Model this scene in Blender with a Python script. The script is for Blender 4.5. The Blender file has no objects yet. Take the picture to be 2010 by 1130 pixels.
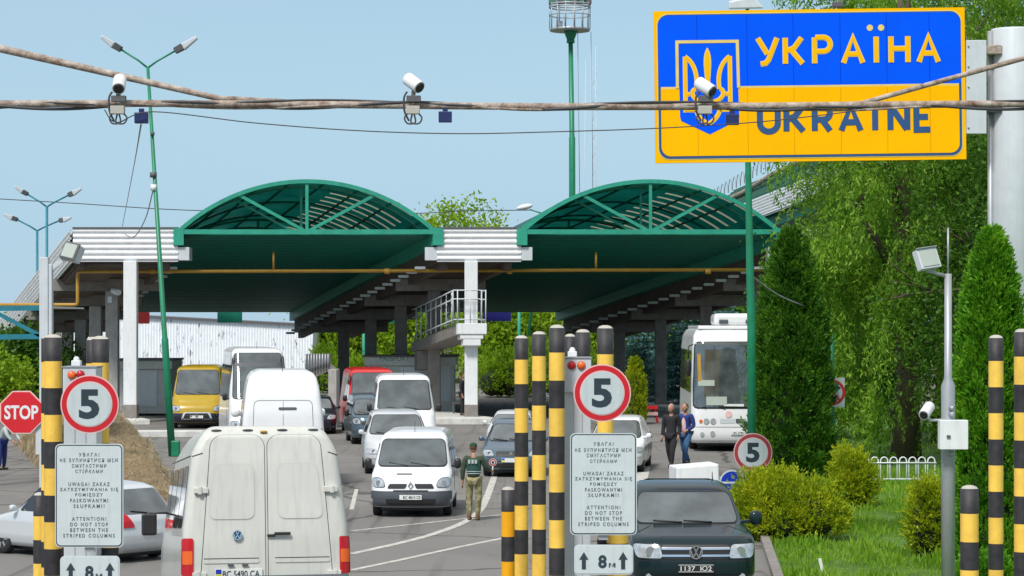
import bpy, bmesh, math, random
import numpy as np
from mathutils import Vector, Matrix
random.seed(7); RNG = np.random.default_rng(7)
S = bpy.context.scene
COL = S.collection
# ---------------------------------------------------------------- camera, sky, sun, exposure
FPX = 4800.0; EYE = 4.1; HOR = 640.0; CX = 1005.0
cam = bpy.data.cameras.new('camera'); camo = bpy.data.objects.new('camera', cam); COL.objects.link(camo)
camo.location = (0, 0, EYE); camo.rotation_euler = (math.radians(90), 0, 0)
cam.sensor_width = 36; cam.lens = 36 * FPX / 2010; cam.shift_y = (HOR - 565) / 2010
cam.clip_start = 0.5; cam.clip_end = 5000; S.camera = camo
world = bpy.data.worlds.new('World'); S.world = world; world.use_nodes = True
wn = world.node_tree; wl = wn.links; wn.nodes.clear()
SUN_EL, SUN_AZ = math.radians(52), math.radians(205)   # azimuth clockwise from +Y
sky = wn.nodes.new('ShaderNodeTexSky'); sky.sky_type = 'NISHITA'; sky.sun_disc = False
sky.sun_elevation = SUN_EL; sky.sun_rotation = SUN_AZ; sky.altitude = 200
sky.air_density = 1.0; sky.dust_density = 0.6; sky.ozone_density = 1.6
mixc = wn.nodes.new('ShaderNodeMix'); mixc.data_type = 'RGBA'; mixc.blend_type = 'MULTIPLY'; mixc.inputs['Factor'].default_value = 1
mixc.inputs['B'].default_value = (0.80, 0.86, 0.84, 1)
# soft thin cloud veil, a world direction texture
tc = wn.nodes.new('ShaderNodeTexCoord'); cn = wn.nodes.new('ShaderNodeTexNoise'); cn.inputs['Scale'].default_value = 3.5
cn.inputs['Detail'].default_value = 5; mp = wn.nodes.new('ShaderNodeMapping'); mp.inputs['Scale'].default_value = (1, 1, 5)
wl.new(tc.outputs['Generated'], mp.inputs[0]); wl.new(mp.outputs[0], cn.inputs['Vector'])
cr = wn.nodes.new('ShaderNodeMapRange'); cr.inputs[1].default_value = 0.35; cr.inputs[2].default_value = 0.75
cr.inputs[3].default_value = 0.0; cr.inputs[4].default_value = 0.16; wl.new(cn.outputs['Fac'], cr.inputs[0])
# cloud white added overhead, out of view, to make the sky light more neutral
sx = wn.nodes.new('ShaderNodeSeparateXYZ'); wl.new(tc.outputs['Generated'], sx.inputs[0])
el = wn.nodes.new('ShaderNodeMapRange'); el.inputs[1].default_value = 0.18; el.inputs[2].default_value = 0.6; el.inputs[4].default_value = 0.75
wl.new(sx.outputs['Z'], el.inputs[0]); av = wn.nodes.new('ShaderNodeMath'); av.operation = 'ADD'; wl.new(el.outputs[0], av.inputs[0]); wl.new(cr.outputs[0], av.inputs[1])
mx2 = wn.nodes.new('ShaderNodeMix'); mx2.data_type = 'RGBA'
bg = wn.nodes.new('ShaderNodeBackground'); bg.inputs['Strength'].default_value = 0.11
wo = wn.nodes.new('ShaderNodeOutputWorld')
wl.new(sky.outputs[0], mixc.inputs['A']); wl.new(mixc.outputs['Result'], mx2.inputs['A'])
mx2.inputs['B'].default_value = (6.0, 6.1, 6.2, 1); wl.new(av.outputs[0], mx2.inputs['Factor'])
hz = wn.nodes.new('ShaderNodeMapRange'); hz.inputs[1].default_value = 0.05; hz.inputs[2].default_value = 0.22; hz.inputs[3].default_value = 0.85; hz.inputs[4].default_value = 0.0
wl.new(sx.outputs['Z'], hz.inputs[0]); mx3 = wn.nodes.new('ShaderNodeMix'); mx3.data_type = 'RGBA'; mx3.inputs['B'].default_value = (2.95, 4.45, 5.75, 1)
wl.new(hz.outputs[0], mx3.inputs['Factor']); wl.new(mx2.outputs['Result'], mx3.inputs['A']); wl.new(mx3.outputs['Result'], bg.inputs['Color']); wl.new(bg.outputs[0], wo.inputs[0])
sl = bpy.data.lights.new('sun', 'SUN'); sl.energy = 2.9; sl.angle = math.radians(12); sl.color = (1, 0.96, 0.9)
slo = bpy.data.objects.new('sun', sl); COL.objects.link(slo)
sdir = Vector((math.sin(SUN_AZ) * math.cos(SUN_EL), math.cos(SUN_AZ) * math.cos(SUN_EL), math.sin(SUN_EL)))
slo.rotation_euler = sdir.to_track_quat('Z', 'Y').to_euler(); slo.location = (0, 0, 60)
S.view_settings.view_transform = 'Standard'; S.view_settings.look = 'None'; S.view_settings.gamma = 1
S.view_settings.exposure = 0.35
S.render.engine = 'CYCLES'; S.cycles.max_bounces = 6; S.cycles.transparent_max_bounces = 8
S.render.resolution_x = 1024; S.render.resolution_y = 576

# ---------------------------------------------------------------- measuring
def W(px, py, Y): return Vector(((px - CX) * Y / FPX, Y, EYE - (py - HOR) * Y / FPX))
def gy(py): return FPX * EYE / (py - HOR)            # ground distance of a photo row
def G(px, py, z=0.0):
    Y = FPX * (EYE - z) / (py - HOR); return Vector(((px - CX) * Y / FPX, Y, z))
def zz(py, Y): return EYE - (py - HOR) * Y / FPX
def xx(px, Y): return (px - CX) * Y / FPX
def lin(c):
    c = c / 255.0
    return c / 12.92 if c <= 0.04045 else ((c + 0.055) / 1.055) ** 2.4
def rgb(r, g, b, k=1.0): return (lin(r) * k, lin(g) * k, lin(b) * k, 1)

# ---------------------------------------------------------------- materials
def mat(name, col, rough=0.6, metal=0.0, var=0.12, scale=3.0, bump=0.0, bscale=40.0, coat=0.0, streak=0.0, spec=None, col2=None):
    m = bpy.data.materials.new(name); m.use_nodes = True; n = m.node_tree; L = n.links
    p = n.nodes['Principled BSDF']; p.inputs['Roughness'].default_value = rough; p.inputs['Metallic'].default_value = metal
    if coat: p.inputs['Coat Weight'].default_value = coat; p.inputs['Coat Roughness'].default_value = 0.06
    if spec is not None: p.inputs['Specular IOR Level'].default_value = spec
    t = n.nodes.new('ShaderNodeTexCoord'); out = None
    ns = n.nodes.new('ShaderNodeTexNoise'); ns.inputs['Scale'].default_value = scale; ns.inputs['Detail'].default_value = 6
    ns.inputs['Roughness'].default_value = 0.65
    L.new(t.outputs['Object'], ns.inputs['Vector'])
    mr = n.nodes.new('ShaderNodeMapRange'); mr.inputs[1].default_value = 0.3; mr.inputs[2].default_value = 0.7
    L.new(ns.outputs['Fac'], mr.inputs[0])
    mx = n.nodes.new('ShaderNodeMix'); mx.data_type = 'RGBA'
    a = tuple(c * (1 - var) for c in col[:3]) + (1,); b = tuple(min(1, c * (1 + var * 0.6)) for c in col[:3]) + (1,)
    if col2: a = col2
    mx.inputs['A'].default_value = a; mx.inputs['B'].default_value = b; L.new(mr.outputs[0], mx.inputs['Factor'])
    out = mx.outputs['Result']
    if streak:
        mp = n.nodes.new('ShaderNodeMapping'); mp.inputs['Scale'].default_value = (7, 7, 0.7)
        L.new(t.outputs['Object'], mp.inputs[0]); n2 = n.nodes.new('ShaderNodeTexNoise'); n2.inputs['Scale'].default_value = 2.2
        n2.inputs['Detail'].default_value = 5; L.new(mp.outputs[0], n2.inputs['Vector'])
        m2 = n.nodes.new('ShaderNodeMapRange'); m2.inputs[1].default_value = 0.5; m2.inputs[2].default_value = 0.75
        m2.inputs[4].default_value = streak; L.new(n2.outputs['Fac'], m2.inputs[0])
        x2 = n.nodes.new('ShaderNodeMix'); x2.data_type = 'RGBA'; x2.inputs['B'].default_value = (0.09, 0.075, 0.055, 1)
        L.new(m2.outputs[0], x2.inputs['Factor']); L.new(out, x2.inputs['A']); out = x2.outputs['Result']
    L.new(out, p.inputs['Base Color'])
    rr = n.nodes.new('ShaderNodeMapRange'); rr.inputs[3].default_value = max(0.02, rough - 0.08); rr.inputs[4].default_value = min(1, rough + 0.1)
    L.new(ns.outputs['Fac'], rr.inputs[0]); L.new(rr.outputs[0], p.inputs['Roughness'])
    if bump:
        nb = n.nodes.new('ShaderNodeTexNoise'); nb.inputs['Scale'].default_value = bscale; nb.inputs['Detail'].default_value = 4
        L.new(t.outputs['Object'], nb.inputs['Vector']); bn = n.nodes.new('ShaderNodeBump'); bn.inputs['Strength'].default_value = bump
        bn.inputs['Distance'].default_value = 0.02; L.new(nb.outputs['Fac'], bn.inputs['Height']); L.new(bn.outputs[0], p.inputs['Normal'])
    return m
def leafmat(name, c1, c2, c3, trans=0.35, scale=1.2):
    m = bpy.data.materials.new(name); m.use_nodes = True; n = m.node_tree; L = n.links
    p = n.nodes['Principled BSDF']; p.inputs['Roughness'].default_value = 0.55; p.inputs['Specular IOR Level'].default_value = 0.25
    t = n.nodes.new('ShaderNodeTexCoord'); ns = n.nodes.new('ShaderNodeTexNoise'); ns.inputs['Scale'].default_value = scale
    ns.inputs['Detail'].default_value = 3; L.new(t.outputs['Object'], ns.inputs['Vector'])
    g = n.nodes.new('ShaderNodeNewGeometry')
    ad = n.nodes.new('ShaderNodeMath'); ad.operation = 'MULTIPLY_ADD'; ad.inputs[1].default_value = 0.4
    L.new(g.outputs['Random Per Island'], ad.inputs[0]); 
    mr = n.nodes.new('ShaderNodeMapRange'); mr.inputs[1].default_value = 0.3; mr.inputs[2].default_value = 0.7; mr.inputs[4].default_value = 0.6
    L.new(ns.outputs['Fac'], mr.inputs[0]); L.new(mr.outputs[0], ad.inputs[2])
    r = n.nodes.new('ShaderNodeValToRGB'); r.color_ramp.elements[0].color = c1; r.color_ramp.elements[1].color = c3
    e = r.color_ramp.elements.new(0.5); e.color = c2; L.new(ad.outputs[0], r.inputs[0]); L.new(r.outputs[0], p.inputs['Base Color'])
    tr = n.nodes.new('ShaderNodeBsdfTranslucent'); L.new(r.outputs[0], tr.inputs[0])
    ms = n.nodes.new('ShaderNodeMixShader'); ms.inputs[0].default_value = trans
    L.new(p.outputs[0], ms.inputs[1]); L.new(tr.outputs[0], ms.inputs[2]); L.new(ms.outputs[0], n.nodes['Material Output'].inputs[0])
    return m
M = {}
M['white'] = mat('white_paint', (0.74, 0.76, 0.77, 1), 0.55, var=0.08, scale=2, streak=0.12)
M['whitemetal'] = mat('white_corrugated', (0.78, 0.79, 0.80, 1), 0.45, var=0.07, streak=0.15)
M['concrete'] = mat('concrete', (0.24, 0.22, 0.205, 1), 0.85, var=0.25, bump=0.3, streak=0.3)
M['lconcrete'] = mat('light_concrete', (0.42, 0.41, 0.39, 1), 0.85, var=0.2, bump=0.3, streak=0.25)
M['soffit'] = mat('brown_soffit', (0.11, 0.085, 0.07, 1), 0.8, var=0.3, scale=1)
M['teal'] = mat('teal_paint', rgb(40, 150, 125), 0.45, var=0.2, scale=2, streak=0.1)
M['tealdark'] = mat('dark_green_sheet', rgb(0, 112, 94), 0.5, var=0.25, scale=1.5)
M['green'] = mat('green_pole_paint', rgb(20, 125, 88), 0.4, var=0.2, scale=4, streak=0.1)
M['roofgreen'] = mat('roof_green', rgb(70, 122, 102), 0.6, var=0.2, scale=1, streak=0.2)
M['blue_truss'] = mat('blue_truss_paint', rgb(30, 118, 135), 0.45, var=0.2)
M['gas'] = mat('yellow_pipe_paint', rgb(178, 136, 48), 0.5, var=0.2, streak=0.25)
M['grey'] = mat('grey_metal', (0.38, 0.40, 0.42, 1), 0.4, 0.3, var=0.15)
M['lgrey'] = mat('light_grey_metal', (0.56, 0.60, 0.63, 1), 0.45, var=0.08, streak=0.08)
M['dgrey'] = mat('dark_grey', (0.10, 0.10, 0.105, 1), 0.6)
M['lightglass'] = mat('lamp_glass', (0.42, 0.47, 0.42, 1), 0.15, var=0.1)
M['black'] = mat('black_plastic', (0.018, 0.018, 0.02, 1), 0.45)
M['rubber'] = mat('tyre_rubber', (0.022, 0.022, 0.022, 1), 0.85, bump=0.2)
M['pblack'] = mat('post_black', (0.034, 0.032, 0.036, 1), 0.6, var=0.5, scale=9)
M['pyel'] = mat('post_yellow', rgb(250, 202, 84), 0.5, var=0.14, scale=7, streak=0.16)
M['pyel2'] = mat('post_deep_yellow', rgb(238, 168, 0), 0.5, var=0.12, scale=5)
M['pcap'] = mat('post_cap', (0.45, 0.43, 0.38, 1), 0.7)
M['board'] = mat('sign_board', (0.56, 0.62, 0.63, 1), 0.5, var=0.07, scale=4, streak=0.10)
M['ink'] = mat('sign_ink', (0.022, 0.04, 0.055, 1), 0.6)
M['ink2'] = mat('sign_faded_ink', (0.11, 0.14, 0.16, 1), 0.6)
M['red'] = mat('sign_red', rgb(205, 25, 38), 0.45, var=0.08)
M['dred'] = mat('sign_faded_red', rgb(165, 60, 68), 0.5, var=0.1)
M['pink'] = mat('sign_rim', rgb(232, 190, 188), 0.5)
M['sblue'] = mat('sign_blue', rgb(0, 88, 246), 0.8, var=0.08, scale=1.2, spec=0.08)
M['syel'] = mat('sign_yellow', rgb(255, 184, 0, 1.0), 0.8, var=0.06, scale=1.2, spec=0.08, streak=.04)
M['syel2'] = mat('sign_pale_yellow', rgb(226, 200, 112), 0.45)
M['slate'] = mat('sign_slate', rgb(32, 78, 128), 0.6)
M['dblue'] = mat('dark_blue', rgb(22, 38, 92), 0.5)
M['roundblue'] = mat('road_sign_blue', rgb(10, 50, 175), 0.45)
M['rust'] = mat('rusty_pipe', (0.42, 0.37, 0.32, 1), 0.8, var=0.4, scale=9, bump=0.5, col2=(0.13, 0.06, 0.03, 1))
M['cable'] = mat('cable_sheath', (0.05, 0.05, 0.055, 1), 0.6)
M['lcable'] = mat('grey_wire', (0.28, 0.3, 0.32, 1), 0.6)
M['redlens'] = mat('red_lens', rgb(190, 28, 40), 0.2)
M['orglens'] = mat('orange_lens', rgb(235, 105, 40), 0.2)
M['darkred'] = mat('dark_red_board', rgb(120, 0, 10), 0.6)
M['navy'] = mat('navy_board', rgb(10, 14, 110), 0.6)
M['kerb'] = mat('kerb_white', (0.6, 0.6, 0.57, 1), 0.8, var=0.25, bump=0.3)
M['line'] = mat('road_paint', (0.56, 0.55, 0.50, 1), 0.8, var=0.35, scale=5, col2=(0.27, 0.26, 0.24, 1))
M['bark'] = mat('bark', (0.11, 0.085, 0.06, 1), 0.9, bump=0.7, bscale=12)
M['glassg'] = mat('green_window', rgb(40, 125, 105), 0.12, var=0.2)
M['booth'] = mat('booth_cladding', (0.50, 0.52, 0.48, 1), 0.6, var=0.12, streak=0.15)
M['skin'] = mat('skin', (0.42, 0.23, 0.16, 1), 0.55, spec=0.3)
M['straw'] = leafmat('straw', (0.13, 0.11, 0.06, 1), (0.29, 0.235, 0.14, 1), (0.50, 0.43, 0.29, 1), 0.15, 1.6)
M['strawcore'] = mat('straw_core', (0.22, 0.155, 0.085, 1), 0.95, var=0.4, scale=5, bump=0.8, bscale=14)
# paint
def paint(name, c, rough=0.28, metal=0.0): return mat(name, c, rough, metal, var=0.04, scale=1.5, coat=0.5)
M['vwhite'] = paint('van_white', (0.80, 0.81, 0.82, 1))
M['vcream'] = mat('van_cream', (0.60, 0.61, 0.565, 1), 0.38, var=0.07, scale=1.2, coat=0.35, streak=0.17)
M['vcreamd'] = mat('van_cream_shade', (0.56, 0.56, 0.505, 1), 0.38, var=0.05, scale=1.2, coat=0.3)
M['vyellow'] = paint('van_yellow', rgb(176, 146, 20))
M['vred'] = paint('van_red', rgb(205, 32, 36))
M['vsilver'] = paint('car_silver', (0.62, 0.65, 0.67, 1), 0.3, 0.2)
M['vsteel'] = paint('car_steel_blue', (0.09, 0.14, 0.18, 1), 0.28, 0.3)
M['vgreen'] = mat('pickup_dark_green', (0.007, 0.022, 0.026, 1), 0.2, 0.0, var=0.04, coat=0.35, spec=0.25)
M['vdark'] = paint('car_dark', (0.012, 0.014, 0.03, 1), 0.2)
M['bumper'] = mat('grey_bumper', (0.075, 0.085, 0.10, 1), 0.5, var=0.1)
M['chrome'] = mat('chrome', (0.75, 0.77, 0.8, 1), 0.18, 1.0, var=0.05)
M['seam'] = mat('panel_gap', (0.04, 0.04, 0.04, 1), 0.8)
M['rim'] = mat('wheel_rim', (0.42, 0.44, 0.46, 1), 0.35, 0.6)
M['plate'] = mat('number_plate', (0.72, 0.74, 0.72, 1), 0.4)
M['platestripe'] = mat('plate_stripe', rgb(225, 215, 40), 0.4)
M['clear'] = mat('headlight_lens', (0.55, 0.6, 0.64, 1), 0.12, 0.35, var=0.35, scale=9)
def glassmat(name, base, k):
    m = bpy.data.materials.new(name); m.use_nodes = True; n = m.node_tree; L = n.links; p = n.nodes['Principled BSDF']
    t = n.nodes.new('ShaderNodeTexCoord'); ns = n.nodes.new('ShaderNodeTexNoise'); ns.inputs['Scale'].default_value = 1.8
    ns.inputs['Detail'].default_value = 3; L.new(t.outputs['Object'], ns.inputs['Vector'])
    r = n.nodes.new('ShaderNodeValToRGB'); r.color_ramp.elements[0].position = 0.35; r.color_ramp.elements[1].position = 0.68
    r.color_ramp.elements[0].color = tuple(c * 0.45 for c in base) + (1,); r.color_ramp.elements[1].color = tuple(base) + (1,)
    L.new(ns.outputs['Fac'], r.inputs[0]); L.new(r.outputs[0], p.inputs['Base Color'])
    p.inputs['Roughness'].default_value = 0.06; p.inputs['IOR'].default_value = 1.52; p.inputs['Coat Weight'].default_value = k
    p.inputs['Coat Roughness'].default_value = 0.02; p.inputs['Coat IOR'].default_value = 1.8
    return m
M['glass'] = glassmat('car_glass', (0.10, 0.125, 0.13), 1.0)
M['glassd'] = glassmat('dark_glass', (0.02, 0.026, 0.03), 0.6)
# foliage
M['willow'] = leafmat('willow_leaf', (0.05, 0.16, 0.010, 1), (0.18, 0.37, 0.022, 1), (0.40, 0.56, 0.08, 1), 0.45)
M['darkleaf'] = leafmat('dark_leaf', (0.02, 0.07, 0.008, 1), (0.055, 0.15, 0.012, 1), (0.13, 0.27, 0.025, 1), 0.35)
M['thuja'] = leafmat('thuja_leaf', (0.035, 0.15, 0.008, 1), (0.12, 0.34, 0.014, 1), (0.26, 0.52, 0.03, 1), 0.35, 2.2)
M['thujad'] = leafmat('thuja_dark_leaf', (0.02, 0.08, 0.008, 1), (0.06, 0.18, 0.012, 1), (0.16, 0.34, 0.02, 1), 0.3, 2.2)
M['gold'] = leafmat('golden_leaf', (0.10, 0.18, 0.008, 1), (0.32, 0.42, 0.012, 1), (0.60, 0.60, 0.02, 1), 0.4, 2.6)
M['bright'] = leafmat('bright_leaf', (0.08, 0.18, 0.008, 1), (0.24, 0.40, 0.016, 1), (0.45, 0.60, 0.04, 1), 0.45, 0.5)
M['spruce'] = leafmat('blue_spruce_needle', (0.04, 0.12, 0.11, 1), (0.12, 0.27, 0.25, 1), (0.24, 0.42, 0.40, 1), 0.2, 1.0)
M['core'] = mat('dark_core', (0.015, 0.028, 0.008, 1), 0.95, var=0.4, scale=4)  # solid dark filler: closes gaps and stands in for the shade inside crowns
M['grassb'] = leafmat('grass_blade', (0.08, 0.19, 0.010, 1), (0.18, 0.36, 0.02, 1), (0.38, 0.52, 0.07, 1), 0.4, 0.9)
M['lawn'] = mat('lawn_soil', (0.08, 0.17, 0.02, 1), 0.95, var=0.4, scale=2, bump=0.6)

def smooth(P, k=6):
    P = [Vector(p) for p in P]; sm = []
    for i in range(len(P) - 1):
        p0, p1, p2, p3 = P[max(i - 1, 0)], P[i], P[i + 1], P[min(i + 2, len(P) - 1)]
        for s in range(k): t = s / k; sm.append(0.5 * ((2 * p1) + (p2 - p0) * t + (2 * p0 - 5 * p1 + 4 * p2 - p3) * t * t + (3 * p1 - p0 - 3 * p2 + p3) * t ** 3))
    return sm + [P[-1]]
# ---------------------------------------------------------------- object helpers
def thing(name, label, cat, loc=(0, 0, 0), rz=0.0, group=None, scale=1.0):
    o = bpy.data.objects.new(name, None); COL.objects.link(o); o.location = loc; o.rotation_euler = (0, 0, rz)
    o.empty_display_size = 0.2
    if scale != 1.0: o.scale = (scale,) * 3
    return tag(o, label, cat, group)
def tag(o, label=None, cat=None, group=None, kind=None):
    if label: o['label'] = label
    if cat: o['category'] = cat
    if group: o['group'] = group
    if kind: o['kind'] = kind
    return o
def chain(o):                                              # world offset of an unrotated parent chain
    v = Vector((0, 0, 0))
    while o is not None: v += o.location; o = o.parent
    return v
class MB:
    def __init__(s): s.v = []; s.f = []; s.m = []; s.sm = []
    def add(s, vs, fs, mi=0, smooth=False):
        b = len(s.v); s.v += [tuple(v) for v in vs]; s.f += [tuple(i + b for i in f) for f in fs]
        s.m += [mi] * len(fs); s.sm += [smooth] * len(fs); return s
    def box(s, x0, x1, y0, y1, z0, z1, mi=0):
        vs = [(x, y, z) for z in (z0, z1) for y in (y0, y1) for x in (x0, x1)]
        return s.add(vs, [(0, 2, 3, 1), (4, 5, 7, 6), (0, 1, 5, 4), (2, 6, 7, 3), (0, 4, 6, 2), (1, 3, 7, 5)], mi)
    def hexa(s, a, b, mi=0):                                # two quads a (4 pts) and b (4 pts)
        return s.add(list(a) + list(b), [(3, 2, 1, 0), (4, 5, 6, 7), (0, 1, 5, 4), (1, 2, 6, 5), (2, 3, 7, 6), (3, 0, 4, 7)], mi)
    def bar(s, p0, p1, w, h, mi=0, up=(0, 0, 1)):
        p0, p1 = Vector(p0), Vector(p1); d = (p1 - p0).normalized(); u = Vector(up)
        if abs(d.dot(u)) > 0.95: u = Vector((0, 1, 0))
        r = d.cross(u).normalized(); u = r.cross(d).normalized(); q = []
        for p in (p0, p1): q.append([p + r * w / 2 * a + u * h / 2 * b for a, b in ((-1, -1), (1, -1), (1, 1), (-1, 1))])
        return s.hexa(q[0], q[1], mi)
    def tube(s, p0, p1, r0, r1=None, n=12, mi=0, caps=True): return s.path([p0, p1], [r0, r0 if r1 is None else r1], n, mi, caps)
    def path(s, pts, r, n=10, mi=0, caps=True):
        pts = [Vector(p) for p in pts]; k = len(pts)
        if not hasattr(r, '__len__'): r = [r] * k
        vs = []; ref = None
        for i, p in enumerate(pts):
            d = (pts[min(i + 1, k - 1)] - pts[max(i - 1, 0)]).normalized()
            if ref is None: ref = Vector((0, 0, 1)) if abs(d.z) < 0.9 else Vector((1, 0, 0))
            a = d.cross(ref).normalized(); b = a.cross(d).normalized(); ref = b
            for j in range(n):
                t = 2 * math.pi * j / n; vs.append(p + (a * math.cos(t) + b * math.sin(t)) * r[i])
        fs = [(i * n + j, i * n + (j + 1) % n, (i + 1) * n + (j + 1) % n, (i + 1) * n + j) for i in range(k - 1) for j in range(n)]
        s.add(vs, fs, mi, True)
        if caps:
            b = len(s.v) - k * n
            s.f += [tuple(b + j for j in range(n))[::-1], tuple(b + (k - 1) * n + j for j in range(n))]; s.m += [mi] * 2; s.sm += [False] * 2
        return s
    def lathe(s, prof, c=(0, 0, 0), axis='z', n=24, mi=0, mis=None):
        vs = []; fs = []; c = Vector(c)
        for (r, h) in prof:
            for j in range(n):
                t = 2 * math.pi * j / n; a, b = r * math.cos(t), r * math.sin(t)
                vs.append(c + Vector({'z': (a, b, h), 'y': (a, h, b), 'x': (h, a, b)}[axis]))
        k = len(prof)
        for i in range(k - 1):
            base = len(s.v)
            q = [(i * n + j, i * n + (j + 1) % n, (i + 1) * n + (j + 1) % n, (i + 1) * n + j) for j in range(n)]
            fs.append(q)
        b = len(s.v); s.v += [tuple(v) for v in vs]
        for i, q in enumerate(fs):
            for f in q: s.f.append(tuple(x + b for x in f)); s.m.append(mis[i] if mis else mi); s.sm.append(True)
        s.f += [tuple(b + j for j in range(n))[::-1], tuple(b + (k - 1) * n + j for j in range(n))]
        s.m += [mis[0] if mis else mi, mis[-1] if mis else mi]; s.sm += [False] * 2
        return s
    def ell(s, c, r, mi=0, n=12, k=8, rot=None):
        vs = []; c = Vector(c)
        for i in range(k + 1):
            a = math.pi * i / k
            for j in range(n):
                t = 2 * math.pi * j / n
                v = Vector((r[0] * math.sin(a) * math.cos(t), r[1] * math.sin(a) * math.sin(t), r[2] * math.cos(a)))
                vs.append(c + (rot @ v if rot else v))
        fs = [(i * n + j, (i + 1) * n + j, (i + 1) * n + (j + 1) % n, i * n + (j + 1) % n) for i in range(k) for j in range(n)]
        return s.add(vs, fs, mi, True)
    def prism(s, poly, f, d0, d1, mi=0):                    # poly 2D, f(u,v,d)->3D
        n = len(poly); vs = [f(u, v, d0) for u, v in poly] + [f(u, v, d1) for u, v in poly]
        fs = [tuple(range(n))[::-1], tuple(range(n, 2 * n))] + [(i, (i + 1) % n, n + (i + 1) % n, n + i) for i in range(n)]
        return s.add(vs, fs, mi)
    def corr(s, O, U, V, n, amp, N=None, mi=0, flat=0.5):   # sheet ribbed along U, n ribs across V, thickness toward N
        O, U, V = Vector(O), Vector(U), Vector(V); N = Vector(N) if N else U.cross(V).normalized(); vs = []
        prof = []
        for i in range(n):
            for a, h in ((0, 0), (flat * 0.5, 0), (0.5, 1), (0.5 + flat * 0.5, 1)): prof.append(((i + a) / n, h))
        prof.append((1, 0))
        for t, h in prof:
            p = O + V * t + N * (amp * h); vs += [p, p + U]
        k = len(prof); fs = [(2 * i, 2 * i + 1, 2 * i + 3, 2 * i + 2) for i in range(k - 1)]
        back = [Vector(v) - N * 0.02 for v in vs]; b = len(vs)
        fs += [(b + 2 * i + 2, b + 2 * i + 3, b + 2 * i + 1, b + 2 * i) for i in range(k - 1)]
        fs += [(2 * i + 2, b + 2 * i + 2, b + 2 * i, 2 * i) for i in range(k - 1)] + [(2 * i + 1, b + 2 * i + 1, b + 2 * i + 3, 2 * i + 3) for i in range(k - 1)]
        fs += [(0, b, b + 1, 1), (2 * k - 1, b + 2 * k - 1, b + 2 * k - 2, 2 * k - 2)]
        return s.add(vs + back, fs, mi)
    def build(s, name, mats, parent=None, local=False, bevel=0.0, fixn=True, orig=None):
        me = bpy.data.meshes.new(name); off = Vector((0, 0, 0))
        if parent is not None and not local: off = chain(parent)
        if orig is not None: off = Vector(orig)
        me.from_pydata([tuple(Vector(v) - off) for v in s.v], [], s.f)
        if not isinstance(mats, (list, tuple)): mats = [mats]
        for m in mats: me.materials.append(M[m] if isinstance(m, str) else m)
        me.polygons.foreach_set('material_index', s.m); me.polygons.foreach_set('use_smooth', s.sm)
        if fixn:
            bm = bmesh.new(); bm.from_mesh(me); bmesh.ops.remove_doubles(bm, verts=bm.verts, dist=1e-5)
            bmesh.ops.recalc_face_normals(bm, faces=bm.faces); bm.to_mesh(me); bm.free()
        o = bpy.data.objects.new(name, me); COL.objects.link(o)
        if parent is not None: o.parent = parent
        if orig is not None: o.location = off
        if bevel:
            b = o.modifiers.new('bevel', 'BEVEL'); b.width = bevel; b.segments = 2; b.limit_method = 'ANGLE'; b.angle_limit = math.radians(40)
        return o
def textmb(txt, size, align='CENTER', spacing=1.0, bold=0.0):
    """2D glyph mesh of a text, in metres, centred on its own line"""
    c = bpy.data.curves.new('t', 'FONT'); c.body = txt; c.size = size; c.align_x = align; c.space_character = spacing
    c.offset = bold; c.resolution_u = 3; c.fill_mode = 'FRONT' if hasattr(c, 'fill_mode') else c.fill_mode
    try: c.fill_mode = 'FRONT'
    except Exception: pass
    o = bpy.data.objects.new('t', c); COL.objects.link(o); dg = bpy.context.evaluated_depsgraph_get()
    me = bpy.data.meshes.new_from_object(o.evaluated_get(dg)); vs = [v.co.copy() for v in me.vertices]; fs = [tuple(p.vertices) for p in me.polygons]
    bpy.data.objects.remove(o); bpy.data.curves.remove(c); bpy.data.meshes.remove(me)
    return vs, fs
def text_part(txt, size, center, matn, parent, name='lettering', local=False, width=None, height=None, bold=0.0, spacing=1.0, rot=None, label=None, back=False, sy=1.0):
    """letters facing -Y (or +Y if back) with their bounding box centred on center"""
    vs, fs = textmb(txt, size, spacing=spacing, bold=bold)
    a = np.array([v[:2] for v in vs]); lo, hi = a.min(0), a.max(0); mid = (lo + hi) / 2; kx = ky = 1.0
    if height: ky = height / (hi[1] - lo[1]); kx = ky
    if width: kx = width / (hi[0] - lo[0]); ky = ky if height else kx * sy
    c = Vector(center); mb = MB(); out = []
    for x, y in a:
        p = Vector(((x - mid[0]) * kx * (-1 if back else 1), 0, (y - mid[1]) * ky)); out.append(c + (rot @ p if rot else p))
    # one mesh per word: faces are grouped where the gap between glyphs is wide
    H_ = (hi[1] - lo[1]) * ky; iv = sorted((min(a[i][0] for i in f), max(a[i][0] for i in f), k) for k, f in enumerate(fs)); grp = []; end = -1e9
    for x0, x1, k in iv:
        if x0 * kx - end > H_ * .42: grp.append([])
        grp[-1].append(k); end = max(end, x1 * kx) if end > -1e8 else x1 * kx
    o = None
    for g_ in grp:
        used = sorted({i for k in g_ for i in fs[k]}); ix = {v: n for n, v in enumerate(used)}; mb = MB(); mb.add([out[i] for i in used], [tuple(ix[i] for i in fs[k]) for k in g_]); o = mb.build(name, matn, parent, local, fixn=False)
    if label: o['label'] = label
    return o
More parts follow.
